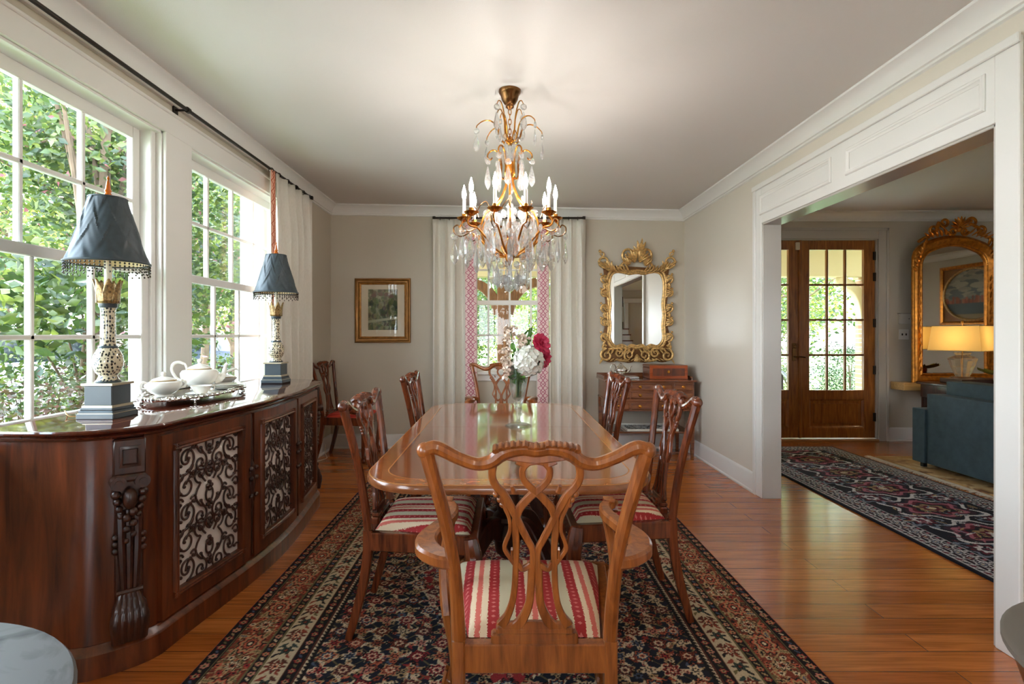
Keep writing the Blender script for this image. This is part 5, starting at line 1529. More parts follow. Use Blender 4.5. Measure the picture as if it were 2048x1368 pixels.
for s in (-1, 1):
    Z = lambda z: z - 1.55
    # sides: chain of C scrolls with leaf lobes
    for i, z in enumerate((1.24, 1.40, 1.56, 1.72, 1.88)):
        h = 1 if i % 2 else -1
        scr(mb, (s * 0.352, Z(z)), 0.05, PI / 2 * h if s > 0 else PI / 2 * h, 1.2, -s * h, yy, 0.013, 0.006, [(s * 0.335, Z(z + h * 0.105)), (s * 0.365, Z(z + h * 0.075))])
        for q in range(4):
            lobe(mb, (s * (0.315 + 0.004 * q), yy + 0.004, Z(z - 0.05 + 0.03 * q)), (s * 0.8, -0.15, 0.6 - 0.35 * q), (0, -1, 0), 0.075, 0.0155)
        mb.ball((s * 0.392, yy + 0.008, Z(z + 0.05)), 0.014, 8, 6)
    # top corners
    scr(mb, (s * 0.365, Z(2.065)), 0.058, -PI / 2 - s * 0.5, 0.85, s, yy, 0.016, 0.010, [(s * 0.30, Z(1.975)), (s * 0.335, Z(1.995))], 0.75)
    scr(mb, (s * 0.388, Z(2.15)), 0.03, -PI / 2, 1.0, -s, yy, 0.010, 0.006, None, 0.3)
    mb.ball((s * 0.405, yy, Z(2.185)), 0.017, 8, 6)
    for q in range(6):
        a = 0.15 + q * 0.36
        lobe(mb, (s * 0.31, yy, Z(1.985)), (s * math.cos(a), -0.2, math.sin(a)), (0, -1, 0), 0.085 + 0.012 * (q % 2), 0.014)
    for q in range(5):
        lobe(mb, (s * (0.27 + 0.022 * q), yy - 0.004, Z(1.97 + 0.012 * q)), (s * (0.2 + 0.2 * q), -0.25, 1.0 - 0.1 * q), (0, -1, 0), 0.095, 0.018)
    # top rail acanthus
    for q in range(6):
        x = 0.09 + 0.038 * q
        lobe(mb, (s * x, yy, Z(1.965)), (s * (0.5 - 0.05 * q), -0.25, 0.8), (0, -1, 0), 0.085 - 0.005 * q, 0.0145)
        lobe(mb, (s * (x + 0.01), yy - 0.012, Z(1.955)), (s * 0.7, -0.3, 0.4), (0, -1, 0), 0.05, 0.011)
    # crest
    scr(mb, (s * 0.092, Z(2.145)), 0.078, -PI / 2, 1.25, s, yy - 0.004, 0.017, 0.009, [(s * 0.20, Z(1.99)), (s * 0.165, Z(2.03)), (s * 0.14, Z(2.06))], 0.35)
    for q in range(5):
        a = 0.5 + 0.3 * q
        lobe(mb, (s * 0.03, yy - 0.01, Z(2.06)), (s * math.cos(a) * 0.9, -0.3, math.sin(a)), (0, -1, 0), 0.145, 0.023)
        lobe(mb, (s * 0.10, yy - 0.006, Z(2.02)), (s * math.cos(a + 0.3), -0.25, math.sin(a + 0.3)), (0, -1, 0), 0.10, 0.02)
    # bottom band
    scr(mb, (s * 0.335, Z(1.035)), 0.07, PI / 2, 1.35, -s, yy, 0.016, 0.008, [(s * 0.36, Z(1.15)), (s * 0.375, Z(1.12))], 0.25)
    scr(mb, (s * 0.085, Z(1.035)), 0.06, -PI / 2, 1.2, s, yy, 0.014, 0.007, [(s * 0.22, Z(0.985)), (s * 0.15, Z(0.972))], 0.3)
    scr(mb, (s * 0.20, Z(1.06)), 0.05, PI / 2, 1.2, s, yy, 0.013, 0.007, [(s * 0.31, Z(1.10)), (s * 0.26, Z(1.112))], 0.3)
    for q in range(7):
        x = 0.03 + 0.045 * q
        lobe(mb, (s * x, yy, Z(1.105)), (s * 0.5, -0.25, -0.8), (0, -1, 0), 0.07, 0.013)
        lobe(mb, (s * x, yy - 0.006, Z(1.0)), (s * 0.6, -0.25, -0.35), (0, -1, 0), 0.055, 0.0115)
    lobe(mb, (s * 0.38, yy, Z(1.0)), (s * 0.4, -0.1, -0.7), (0, -1, 0), 0.07, 0.016)
for q in range(5):
    lobe(mb, (0.0, yy - 0.012, 1.045 - 1.55), (-0.5 + 0.25 * q, -0.2, -1), (0, -1, 0), 0.085, 0.015)
for q, (dx, dz, L_) in enumerate(((-0.5, 0.8, 0.11), (0.15, 1, 0.17), (0.42, 0.9, 0.15), (-0.15, 1, 0.15), (0.7, 0.55, 0.11), (-0.75, 0.5, 0.10))):
    lobe(mb, (0.012, yy - 0.012, 2.13 - 1.55), (dx, -0.25, dz), (0, -1, 0), L_ * 1.1, 0.024, 0.8)
mb.build('carved_scrolls', M['goldl'], t)

# ------------------------------------------------------------------ small chest of drawers on legs
CX0, CX1, CY0, CY1 = 1.035, 1.935, 5.43, 5.965
t = thing('writing_chest', 'mahogany chest of small drawers on tall legs beneath the gilt mirror', 'chest of drawers', (0, 0, 0))
mb = MB(); mb.box(CX0 + 0.012, CX1 - 0.012, CY0 + 0.012, CY1, 0.60, 0.785, 0.003); mb.box(CX0 + 0.02, CX1 - 0.02, CY0 + 0.02, CY1, 0.49, 0.592, 0.003); mb.box(CX0 + 0.006, CX1 - 0.006, CY0 + 0.006, CY1, 0.588, 0.602, 0.003)
mb.build('case', M['chest'], t)
mb = MB().box(CX0 - 0.012, CX1 + 0.012, CY0 - 0.012, CY1 + 0.004, 0.785, 0.805, 0.005)
mb.build('top', wood('chest_top', rgb(84, 42, 24), rgb(136, 78, 46), 0.12, (1.2, 12, 12), 3.0, 0.6), t)
mb = MB(); mb.box(CX0 - 0.006, CX0 + 0.006, CY0 + 0.10, CY1, 0.803, 0.835, 0.003); mb.box(CX0 - 0.006, CX1 + 0.006, CY1 - 0.012, CY1, 0.803, 0.845, 0.003); mb.box(CX1 - 0.006, CX1 + 0.006, CY0 + 0.10, CY1, 0.803, 0.835, 0.003)
mb.build('gallery', M['chest'], t)
for x in (CX0 + 0.028, CX1 - 0.028):
    for y in (CY0 + 0.03, CY1 - 0.03):
        MB().loft([[(x + sx * r, y + sy * r, z) for sx, sy in ((-1, -1), (1, -1), (1, 1), (-1, 1))] for z, r in ((0.0, 0.014), (0.5, 0.022), (0.60, 0.022))]).build('leg', M['chest'], t)
MB().box(CX0 + 0.02, CX1 - 0.02, CY0 + 0.04, CY1 - 0.02, 0.262, 0.28, 0.004).build('shelf', M['chest'], t)
cols_ = [(CX0 + 0.03, CX0 + 0.235), (CX0 + 0.25, CX1 - 0.235), (CX1 - 0.22, CX1 - 0.03)]
for (z0, z1, dy) in ((0.70, 0.772, 0.0), (0.615, 0.687, 0.0), (0.502, 0.578, 0.008)):
    for (a, b) in cols_:
        mb = MB().box(a, b, CY0 + 0.004 + dy, CY0 + 0.03 + dy, z0, z1, 0.003)
        mb.frame([(0, 0), (0, 0.005), (0.005, 0.007), (0.009, 0.0)], a + 0.004, b - 0.004, z0 + 0.004, z1 - 0.004, lambda u, v, h, dy=dy: (u, CY0 + 0.004 + dy - h, v))
        d_ = mb.build('drawer', M['chest'], t)
        ks = [(a + b) / 2] if b - a < 0.3 else [a + 0.09, b - 0.09]
        for kx in ks:
            MB().lathe([(0.016, 0.0), (0.016, 0.003), (0.006, 0.006), (0.006, 0.012), (0.013, 0.018), (0.013, 0.024), (0.004, 0.028)], 14, fn=lambda p, kx=kx: Vector((kx + p.x, CY0 + 0.004 + dy - p.z, (z0 + z1) / 2 + p.y))).build('knob', M['brass'], d_)
t = thing('writing_box', 'reddish wooden writing box with keyhole on the chest of drawers', 'box', (1.70, 5.70, 0.806))
MB().box(-0.195, 0.195, -0.14, 0.14, 0.0, 0.112, 0.004).build('body', M['mahogx'], t)
MB().box(-0.196, 0.196, -0.141, 0.141, 0.114, 0.142, 0.004).build('lid', M['mahogx'], t)
rw = wood('crossbanded_front', rgb(124, 48, 20), rgb(176, 84, 36), 0.2, (1.2, 14, 14))
fb_ = MB().frame([(0, 0.0), (0, 0.003), (0.03, 0.003), (0.03, 0)], -0.195, 0.195, 0.002, 0.14, lambda a, b, h: (a, -0.1405 - h, b)).build('banding', rw, t)
MB().lathe([(0.013, 0), (0.013, 0.003), (0.004, 0.004)], 16, fn=lambda p: Vector((p.x, -0.141 - p.z, 0.075 + p.y * 1.2))).build('keyhole_plate', M['brass'], t)
t = thing('coffee_pot', 'silver teapot on a small tray at the curtain end of the chest of drawers', 'teapot', (1.235, 5.68, 0.829), 0.1)
MB().lathe([(0.04, 0), (0.044, 0.006), (0.025, 0.016), (0.045, 0.03), (0.066, 0.052), (0.066, 0.07), (0.05, 0.09), (0.036, 0.098), (0.03, 0.104), (0.02, 0.118), (0.007, 0.124), (0.011, 0.134), (0.003, 0.142)], 20, star=10, samp=0.05).build('body', M['silver'], t, smooth=60)
MB().tube(cr([(-0.058, 0, 0.04), (-0.098, 0, 0.05), (-0.112, 0, 0.085), (-0.10, 0, 0.12), (-0.07, 0, 0.125), (-0.05, 0, 0.09)], 4), 0.006, 8).build('handle', M['silver'], t)
MB().tube(cr([(0.05, 0, 0.045), (0.088, 0, 0.055), (0.096, 0, 0.085), (0.118, 0, 0.108)], 4), [0.016, 0.012, 0.008, 0.007], 8).build('spout', M['silver'], t)
t = thing('salver', 'flat silver tray under the silver teapot on the chest', 'tray', (1.255, 5.68, 0.806))
MB().box(-0.13, 0.15, -0.10, 0.10, 0.0, 0.020, 0.004).build('dish', M['silver'], t)
t = thing('patterned_tray', 'blue and white leaf patterned tray on the lower shelf of the chest', 'tray', (1.27, 5.50, 0.2805))
lm = Loom(0.50, 0.34, 0.004); lm.img[:] = A(222, 222, 216)
for k in range(150):
    lm.leaf(random.random() * 0.5, random.random() * 0.34, 0.05 + 0.04 * random.random(), 0.02, random.random() * PI, A(32, 44, 72))
weave_obj('pattern', 0.50, 0.34, lm.nx, lm.ny, lm.img, 0.008, attrmat('lacquer', 0.25), t, 0.0)
MB().box(-0.012, 0.512, -0.012, 0.352, 0, 0.0075, 0.002).build('base', simple('tray_base', rgb(220, 216, 206), 0.3), t)
MB().frame([(0, 0), (0, 0.022), (0.008, 0.022), (0.010, 0)], -0.012, 0.512, -0.012, 0.352, lambda a, b, h: (a, b, h)).build('rim', simple('tray_rim', rgb(226, 222, 210), 0.3), t)

# ------------------------------------------------------------------ vase and flowers
VX, VY, VZ = 0.084, 3.03, TZ + 0.001
t = thing('flower_vase', 'tall cut glass trumpet vase at the middle of the dining table', 'vase', (VX, VY, VZ))
MB().lathe([(0.074, 0.0), (0.074, 0.005), (0.05, 0.014), (0.018, 0.022), (0.012, 0.03)], 8).build('foot', M['vglass'], t, smooth=0)
MB().lathe([(0.012, 0.03), (0.011, 0.05), (0.019, 0.066), (0.012, 0.08), (0.022, 0.096), (0.016, 0.108), (0.026, 0.122), (0.026, 0.128)], 16).build('stem', M['vglass'], t, smooth=60)
MB().lathe([(0.022, 0.126), (0.034, 0.16), (0.045, 0.22), (0.055, 0.29), (0.064, 0.345), (0.061, 0.345), (0.052, 0.29), (0.042, 0.22), (0.030, 0.165), (0.004, 0.14)], 24, star=12, samp=0.02).build('bowl', M['vglass'], t, smooth=60)
gst = simple('stem_green', rgb(86, 132, 54), 0.4)
gl1 = simple('leaf_green', rgb(98, 152, 56), 0.45, var=0.3, vscale=30)
wht = simple('hydrangea_white', rgb(236, 236, 226), 0.6, var=0.06, vscale=60)
pnk = simple('peony_pink', rgb(206, 54, 92), 0.5, var=0.25, vscale=30)
ppl = simple('pale_pink', rgb(228, 208, 190), 0.6, var=0.15, vscale=60)
def petal(mb, c, n, R, roll=0.0, cup=0.35, asp=0.8):
    c, n = Vector(c), Vector(n).normalized()
    u = n.orthogonal().normalized(); u.rotate(Matrix.Rotation(roll, 3, n)); w = n.cross(u)
    def f(a, b):
        x = (a * 2 - 1); y = b
        wd = math.sin(PI * min(0.98, 0.12 + 0.75 * y)) * asp
        return c + u * (y * R) + w * (x * wd * R * 0.6) + n * (cup * R * (y * y + 0.35 * x * x))
    mb.grid(5, 5, f)
def stem_to(mb, top, r=0.0028, j=0):
    base = Vector((random.uniform(-0.012, 0.012), random.uniform(-0.012, 0.012), 0.16))
    top = Vector(top)
    mid = Vector((top.x * 0.35, top.y * 0.35, 0.31))
    mb.tube(cr([base, mid, top], 6), r, 6)
def flower(name, label, cat, group=None):
    return thing(name, label, cat, (VX, VY, VZ), 0, group)
random.seed(21)
def hydrangea(label, c, R, nn):
    t = flower('hydrangea', label, 'flower')
    c = Vector(c); mb = MB()
    for k in range(nn):
        ph = math.acos(1 - 2 * (k + 0.5) / nn); th = PI * (1 + 5 ** 0.5) * k
        d = Vector((math.cos(th) * math.sin(ph), math.sin(th) * math.sin(ph), math.cos(ph)))
        for q in range(4): petal(mb, c + d * R * random.uniform(0.82, 0.98), d + Vector((random.uniform(-.3, .3), random.uniform(-.3, .3), random.uniform(-.3, .3))), R * 0.26, q * PI / 2 + k, 0.15, 1.2)
    mb.build('bloom', wht, t, smooth=60, recalc=False)
    m2 = MB(); stem_to(m2, c, 0.004); m2.build('stem', gst, t)
hydrangea('big round white hydrangea bloom in the vase', (0.055, -0.035, 0.365), 0.085, 110)
def peony(label, c, R, d):
    t = flower('peony', label, 'flower'); c, d = Vector(c), Vector(d).normalized()
    mb = MB()
    for ring_, (k, r, tilt) in enumerate(((5, 0.35, 0.25), (7, 0.6, 0.6), (8, 0.85, 1.0), (9, 1.0, 1.35))):
        for q in range(k):
            a = 2 * PI * q / k + ring_
            u = d.orthogonal().normalized(); u.rotate(Matrix.Rotation(a, 3, d))
            nn = d * math.cos(tilt - 1.57) - u * math.sin(tilt - 1.57)
            side = (d * math.cos(tilt) + u * math.sin(tilt)).normalized()
            w = side.cross(nn).normalized()
            def f(s, v, side=side, w=w, r=r, nn=nn):
                x = s * 2 - 1
                return c + side * (v * R * r) + w * (x * R * r * 0.62 * math.sin(PI * min(0.97, 0.15 + 0.7 * v))) + nn * (-0.22 * R * x * x + 0.05 * R * math.sin(9 * x + q) * v)
            mb.grid(6, 6, f)
    mb.build('bloom', pnk, t, smooth=60, recalc=False)
    m2 = MB(); stem_to(m2, c, 0.0035); m2.build('stem', gst, t)
peony('bright pink peony on the hall side of the bouquet, the upper one', (0.125, -0.01, 0.46), 0.062, (0.6, -0.8, 0.35))
peony('bright pink peony low on the hall side of the bouquet beside the white bloom', (0.145, 0.0, 0.38), 0.055, (0.8, -0.6, -0.1))
for k, (c, lab) in enumerate((((-0.045, 0.01, 0.545), 'tallest pale pink flower spray in the vase, over the window post'), ((-0.075, -0.01, 0.42), 'pale pink flower spray leaning to the window curtain, low in the vase'), ((0.03, 0.02, 0.50), 'pale pink flower spray standing above the white bloom'), ((-0.055, -0.03, 0.35), 'small pale flower spray lowest at the rim of the vase'))):
    t = flower('stock_flower', lab, 'flower')
    mb = MB()
    for q in range(34):
        s_ = random.random() ** 0.7
        p = Vector(c) + Vector((random.uniform(-1, 1) * 0.028, random.uniform(-1, 1) * 0.028, -0.10 * (1 - s_) + 0.012))
        for r_ in range(3): petal(mb, p, Vector((random.uniform(-1, 1), random.uniform(-1, 1), random.uniform(0, 1))), 0.016, r_ * 2.1, 0.3, 1.1)
    mb.build('florets', ppl, t, smooth=60, recalc=False)
    m2 = MB(); stem_to(m2, c, 0.0025); m2.build('stem', gst, t)
for k, (c, lab) in enumerate((((0.06, 0.02, 0.55), 'upright leafy green sprig at the top of the bouquet'), ((0.02, -0.03, 0.42), 'green leaf sprig just above the white bloom'), ((-0.03, 0.0, 0.44), 'green leaf sprig among the pale pink sprays'), ((0.0, -0.035, 0.30), 'green foliage filling the vase rim under the flowers'))):
    t = flower('leaf_sprig', lab, 'foliage')
    mb = MB()
    for q in range(26):
        s_ = random.random()
        p = Vector((c[0] * (0.4 + 0.6 * s_), c[1] * (0.4 + 0.6 * s_), 0.26 + (c[2] - 0.26) * s_))
        petal(mb, p, Vector((random.uniform(-1, 1), random.uniform(-1, 1), 0.4)), random.uniform(0.025, 0.045), random.random() * 6, 0.25, 0.6)
    mb.build('leaves', gl1, t, smooth=60, recalc=False)
    m2 = MB()
    for q in range(6): stem_to(m2, (c[0] + random.uniform(-.02, .02), c[1] + random.uniform(-.02, .02), c[2] - 0.02 * q), 0.003)
    m2.build('stem', gst, t)

# ------------------------------------------------------------------ chandelier
HX, HY = 0.036, 3.10
ZC = zc(HX)
t = thing('chandelier', 'gilt and crystal candle chandelier hanging over the dining table', 'chandelier', (HX, HY, 0))
CR = M['crystal']; BR = M['brass']
MB().lathe([(0.064, ZC), (0.064, ZC - 0.012), (0.058, ZC - 0.022), (0.054, ZC - 0.026), (0.046, ZC - 0.055), (0.032, ZC - 0.078), (0.024, ZC - 0.084), (0.024, ZC - 0.097), (0.012, ZC - 0.105), (0.004, ZC - 0.112)], 28).build('canopy', M['bronze'], t, smooth=50)
zz = ZC - 0.108; k = 0
while zz > 2.41:
    a = (k % 2) * PI / 2
    MB().tube([(math.cos(a) * 0.009 * math.cos(q * PI / 6), math.sin(a) * 0.009 * math.cos(q * PI / 6), zz - 0.016 + 0.018 * math.sin(q * PI / 6)) for q in range(12)], 0.0026, 6, closed=True).build('chain_link', BR, t)
    zz -= 0.028; k += 1
MB().lathe([(0.008, 2.405), (0.02, 2.392), (0.03, 2.38), (0.03, 2.372), (0.014, 2.364), (0.01, 2.35)], 16).build('hub', BR, t)
MB().lathe([(0.010, 2.36), (0.014, 2.345), (0.010, 2.33), (0.015, 2.31), (0.010, 2.295), (0.014, 2.28), (0.012, 2.26)], 14).build('glass_stem', CR, t, smooth=60)
MB().lathe([(0.016, 2.265), (0.028, 2.25), (0.024, 2.235), (0.026, 2.20), (0.018, 2.18), (0.008, 2.172)], 16).build('hub', M['goldo'], t)
def pol(r, a, z): return Vector((r * math.cos(a), r * math.sin(a), z))
def drop_mesh():
    return MB().lathe([(0.0015, 0.0), (0.005, -0.010), (0.011, -0.030), (0.0155, -0.050), (0.0145, -0.062), (0.008, -0.074), (0.001, -0.082)], 7, sy=0.55)
def rose_mesh():
    mb = MB().lathe([(0.002, 0.008), (0.011, 0.004), (0.014, -0.003), (0.009, -0.008), (0.002, -0.010)], 9)
    mb.v = [(x, z * 0.8, y) for x, y, z in mb.v]; return mb
d0 = drop_mesh().build('crystal_drop', CR, t, smooth=0); r0 = rose_mesh().build('crystal_rosette', CR, t, smooth=0)
NDROP = [0, 0]
def drop(p, s=1.0, rose=True):
    p = Vector(p); a = random.random() * PI
    if rose:
        o = r0 if NDROP[1] == 0 else r0.copy()
        if NDROP[1]: COL.objects.link(o)
        NDROP[1] += 1
        o.location = p + Vector((0, 0, -0.014)); o.rotation_euler = (0, 0, a); o.scale = (s, s, s)
        p = p + Vector((0, 0, -0.029 * s))
    o = d0 if NDROP[0] == 0 else d0.copy()
    if NDROP[0]: COL.objects.link(o)
    NDROP[0] += 1
    o.location = p; o.rotation_euler = (0, 0, a); o.scale = (s, s, s * random.uniform(0.9, 1.15))
# top tier: palm arms
for k in range(6):
    a = 2 * PI * k / 6 + 0.25
    MB().tube(cr([pol(0.012, a, 2.372), pol(0.04, a, 2.37), pol(0.06, a, 2.40), pol(0.075, a, 2.45), pol(0.11, a, 2.482), pol(0.155, a, 2.478), pol(0.19, a, 2.45), pol(0.195, a, 2.435)], 4), [0.0045, 0.005, 0.005, 0.0045, 0.004, 0.0035, 0.003, 0.003], 7).build('palm_arm', BR, t)
    drop(pol(0.195, a, 2.43), 1.25)
for k in range(4):
    a = 2 * PI * k / 4 + 0.8
    MB().tube(cr([pol(0.012, a, 2.375), pol(0.028, a, 2.385), pol(0.038, a, 2.44), pol(0.045, a, 2.51), pol(0.068, a, 2.575), pol(0.09, a, 2.583), pol(0.105, a, 2.56)], 4), [0.0045, 0.005, 0.0045, 0.004, 0.0035, 0.003, 0.0025], 7).build('palm_arm', BR, t)
    drop(pol(0.106, a, 2.555), 1.35)
for k in range(6): drop(pol(0.05, 2 * PI * k / 6, 2.40), 1.3)
# second tier scrolls
for k in range(6):
    a = 2 * PI * k / 6
    P = [pol(0.018, a, 2.19), pol(0.035, a, 2.16), pol(0.05, a, 2.18), pol(0.048, a, 2.24), pol(0.06, a, 2.30), pol(0.09, a, 2.325), pol(0.12, a, 2.31), pol(0.128, a, 2.285), pol(0.112, a, 2.27), pol(0.10, a, 2.282)]
    MB().tube(cr(P, 4), [interp([0.006, 0.006, 0.0055, 0.005, 0.005, 0.0045, 0.004, 0.0035], i / 36) for i in range(37)], 7).build('scroll_arm', BR, t)
    drop(pol(0.126, a, 2.275), 1.5); drop(pol(0.08, a + 0.4, 2.25), 1.4)
# gilt cage
for k in range(6):
    a = 2 * PI * k / 6 + 0.52
    P = [pol(0.014, a, 2.18), pol(0.026, a, 2.12), pol(0.055, a, 2.05), pol(0.11, a, 1.99), pol(0.165, a, 1.93), pol(0.185, a, 1.86), pol(0.165, a, 1.79), pol(0.11, a, 1.735), pol(0.05, a, 1.715), pol(0.014, a, 1.715)]
    MB().tube(cr(P, 4), 0.0058, 8).build('cage_rib', M['goldo'], t)
    for z, r in ((1.96, 0.155), (1.87, 0.19), (2.04, 0.09)): drop(pol(r, a, z), 1.6)
MB().lathe([(0.004, 1.66), (0.012, 1.675), (0.022, 1.69), (0.03, 1.712), (0.026, 1.73), (0.016, 1.742), (0.03, 1.77), (0.036, 1.80), (0.030, 1.815), (0.012, 1.82)], 16).build('hub', M['goldo'], t)
def candle(p, s=1.0):
    p = Vector(p)
    mb = MB().lathe([(0.006, -0.012), (0.02, -0.006), (0.037, 0.008), (0.04, 0.013), (0.024, 0.008), (0.013, 0.006), (0.013, 0.03), (0.0115, 0.034)], 16, p, star=6, samp=0.07)
    cup = mb.build('candle_cup', BR, t)
    cs = MB().lathe([(0.0095, 0.03), (0.0095, 0.112), (0.006, 0.116)], 12, p).build('candle', M['candle'], t)
    MB().lathe([(0.005, 0.114), (0.010, 0.128), (0.0125, 0.143), (0.0108, 0.162), (0.0058, 0.182), (0.001, 0.2)], 12, p).build('bulb', M['bulb'], cs, smooth=60)
for k in range(10):
    a = 2 * PI * (k + 0.5) / 10 - PI / 2
    r, z = 0.262, 1.925
    P = [pol(0.05, a, 1.725), pol(0.11, a, 1.755), pol(0.17, a, 1.81), pol(0.225, a, 1.855), pol(0.268, a, 1.86), pol(0.285, a, 1.88), pol(0.275, a, 1.905), pol(r, a, z - 0.01)]
    MB().tube(cr(P, 4), [0.0055, 0.006, 0.006, 0.0055, 0.005, 0.005, 0.005, 0.005], 8).build('candle_arm', M['goldo'], t)
    MB().tube(cr([pol(0.225, a, 1.855), pol(0.275, a, 1.83), pol(0.315, a, 1.845), pol(0.322, a, 1.88), pol(0.30, a, 1.895), pol(0.288, a, 1.878)], 4), 0.004, 7).build('scroll', M['bronze'], t)
    candle(pol(r, a, z))
    drop(pol(0.318, a, 1.845), 1.6); drop(pol(0.24, a - 0.2, 1.86), 1.6)
    drop(pol(0.20, a + 0.31, 1.83), 1.8)
    MB().tube(cr([pol(0.19, a + 0.33, 1.95), pol(0.21, a + 0.27, 1.99), pol(0.235, a + 0.2, 1.97), pol(0.245, a + 0.1, 1.935), pol(0.262, a, 1.93)], 4), 0.0028, 6).build('scroll', M['bronze'], t)
for k in range(8): drop(pol(0.10, 2 * PI * k / 8, 1.72), 1.6)
for k in range(5):
    a = 2 * PI * k / 5 + 0.5; drop(pol(0.05, a, 1.68), 1.4)
    c = pol(0.075, a, 1.575)
    MB().ball(c, 0.028, 12, 8).build('crystal_ball', CR, t, smooth=0)
    MB().tube([c + Vector((0, 0, 0.027)), pol(0.075, a, 1.735)], 0.0012, 5).build('wire', BR, t)
MB().ball((0, 0, 1.545), 0.033, 12, 8).build('crystal_ball', CR, t, smooth=0)
MB().tube([(0, 0, 1.575), (0, 0, 1.665)], 0.0012, 5).build('wire', BR, t)
candle((0, 0, 1.82))
for k in range(9): drop(pol(0.07 + 0.05 * (k % 2), 2 * PI * k / 9, 1.96), 1.8)
# ------------------------------------------------------------------ round tables close to the camera
t = thing('side_table', 'round grey marble topped table at the near end of the sideboard', 'table', (-1.02, 0.63, 0))
MB().lathe([(0.0, 0.70), (0.395, 0.70), (0.408, 0.704), (0.411, 0.712), (0.406, 0.719), (0.39, 0.72), (0.0, 0.72)], 72).build('marble_top', M['marble'], t, smooth=40)
MB().lathe([(0.36, 0.64), (0.365, 0.645), (0.365, 0.695), (0.35, 0.7)], 48).build('apron', M['mahogd'], t)
MB().lathe([(0.05, 0.64), (0.035, 0.60), (0.05, 0.52), (0.06, 0.40), (0.04, 0.30), (0.055, 0.22), (0.05, 0.16)], 20).build('pedestal', M['mahogd'], t)
for q in range(3):
    a = 2 * PI * q / 3 + 0.4; c, s = math.cos(a), math.sin(a)
    MB().ribbon(cr([(c * 0.04, s * 0.04, 0.22), (c * 0.14, s * 0.14, 0.20), (c * 0.24, s * 0.24, 0.09), (c * 0.32, s * 0.32, 0.022)], 5), [0.07, 0.055, 0.045, 0.04], 0.045, (-s, c, 0), 0.006).build('leg', M['mahogd'], t)
t = thing('drum_table', 'round dark brown table edge at the bottom of the cased opening wall', 'table', (1.19, 0.81, 0))
tb = simple('taupe_leather_top', rgb(98, 88, 78), 0.55)
dk = wood('dark_walnut', rgb(36, 20, 14), rgb(70, 40, 26), 0.3, (6, 6, 1.2), 3.0)
MB().lathe([(0.0, 0.70), (0.322, 0.70), (0.328, 0.706), (0.328, 0.716), (0.322, 0.72), (0.0, 0.72)], 64).build('top', tb, t, smooth=40)
MB().lathe([(0.25, 0.55), (0.27, 0.57), (0.30, 0.64), (0.318, 0.70)], 64).build('drum', dk, t, smooth=60)
MB().lathe([(0.22, 0.0), (0.22, 0.03), (0.06, 0.06), (0.05, 0.12), (0.05, 0.48), (0.12, 0.55)], 24).build('pedestal', dk, t)

# ------------------------------------------------------------------ entry: ledge, tall mirror, console, lamp, orchid
pw = wood('pale_oak', rgb(190, 150, 90), rgb(216, 180, 120), 0.4, (1.2, 14, 14))
o = MB().box(4.60, 5.78, 6.20, YF - 0.001, 0.62, 0.708, 0.004).build('wall_ledge', pw); tag(o, 'pale oak ledge under the tall gilt mirror in the entry', 'shelf')
GX, GY, GZ = 5.205, 6.26, 0.709
t = thing('pier_mirror', 'tall arched antique gilt mirror with carved crest in the entry', 'mirror', (GX, GY, GZ))
def arch(hw, z0, z1, rise, r, n=10):
    """half outlines of a flat arch with rounded shoulders, counter-clockwise from lower left"""
    P = [(-hw, z0), (hw, z0), (hw, z1 - rise - r)]
    for i in range(1, n + 1):
        a = (PI / 2) * i / n * 0.82; P.append((hw - r + r * math.cos(a), z1 - rise - r + r * math.sin(a)))
    x1, zz1 = P[-1]
    m_ = 12
    for i in range(1, m_):
        x = x1 - 2 * x1 * i / m_
        P.append((x, zz1 + (z1 - zz1) * (1 - (x / x1) ** 2)))
    P += [(-x, z) for x, z in P[3:3 + n][::-1]]
    P.append((-hw, z1 - rise - r))
    return P
o_in = arch(0.368, 0.105, 1.575, 0.05, 0.18); o_out = arch(0.478, 0.0, 1.70, 0.06, 0.22)
MB().extrude(o_in, lambda p: (p[0], -0.012, p[1]), lambda p: (p[0], -0.006, p[1])).build('mirror_glass', M['mirrorw'], t, smooth=0)
mb = MB(); n_ = len(o_in)
def mixo(f): return [((a[0] * (1 - f) + b[0] * f), (a[1] * (1 - f) + b[1] * f)) for a, b in zip(o_in, o_out)]
lay = [(-0.02, -0.012), (0.0, -0.03), (0.12, -0.036), (0.22, -0.026), (0.34, -0.03), (0.5, -0.05), (0.72, -0.058), (0.9, -0.046), (1.0, -0.03), (1.0, 0.0), (0.0, 0.0)]
vs_ = []
for f, d in lay: vs_ += [(x, d, z) for x, z in mixo(f)]
fs_ = []
for j in range(len(lay)):
    j2 = (j + 1) % len(lay)
    for k in range(n_):
        k2 = (k + 1) % n_; fs_.append((j * n_ + k, j * n_ + k2, j2 * n_ + k2, j2 * n_ + k))
mb.add(vs_, fs_); mb.build('frame', M['goldo'], t)
mb = MB(); bd = cr([(x, -0.034, z) for x, z in mixo(0.10)], 1, closed=True)
per = 0
for a, b in zip(bd, bd[1:] + bd[:1]):
    L_ = (b - a).length; nn = max(1, int(L_ / 0.016))
    for q in range(nn): mb.ball(a + (b - a) * (q / nn), 0.0065, 6, 4)
mb.build('beading', M['goldo'], t)
mb = MB()
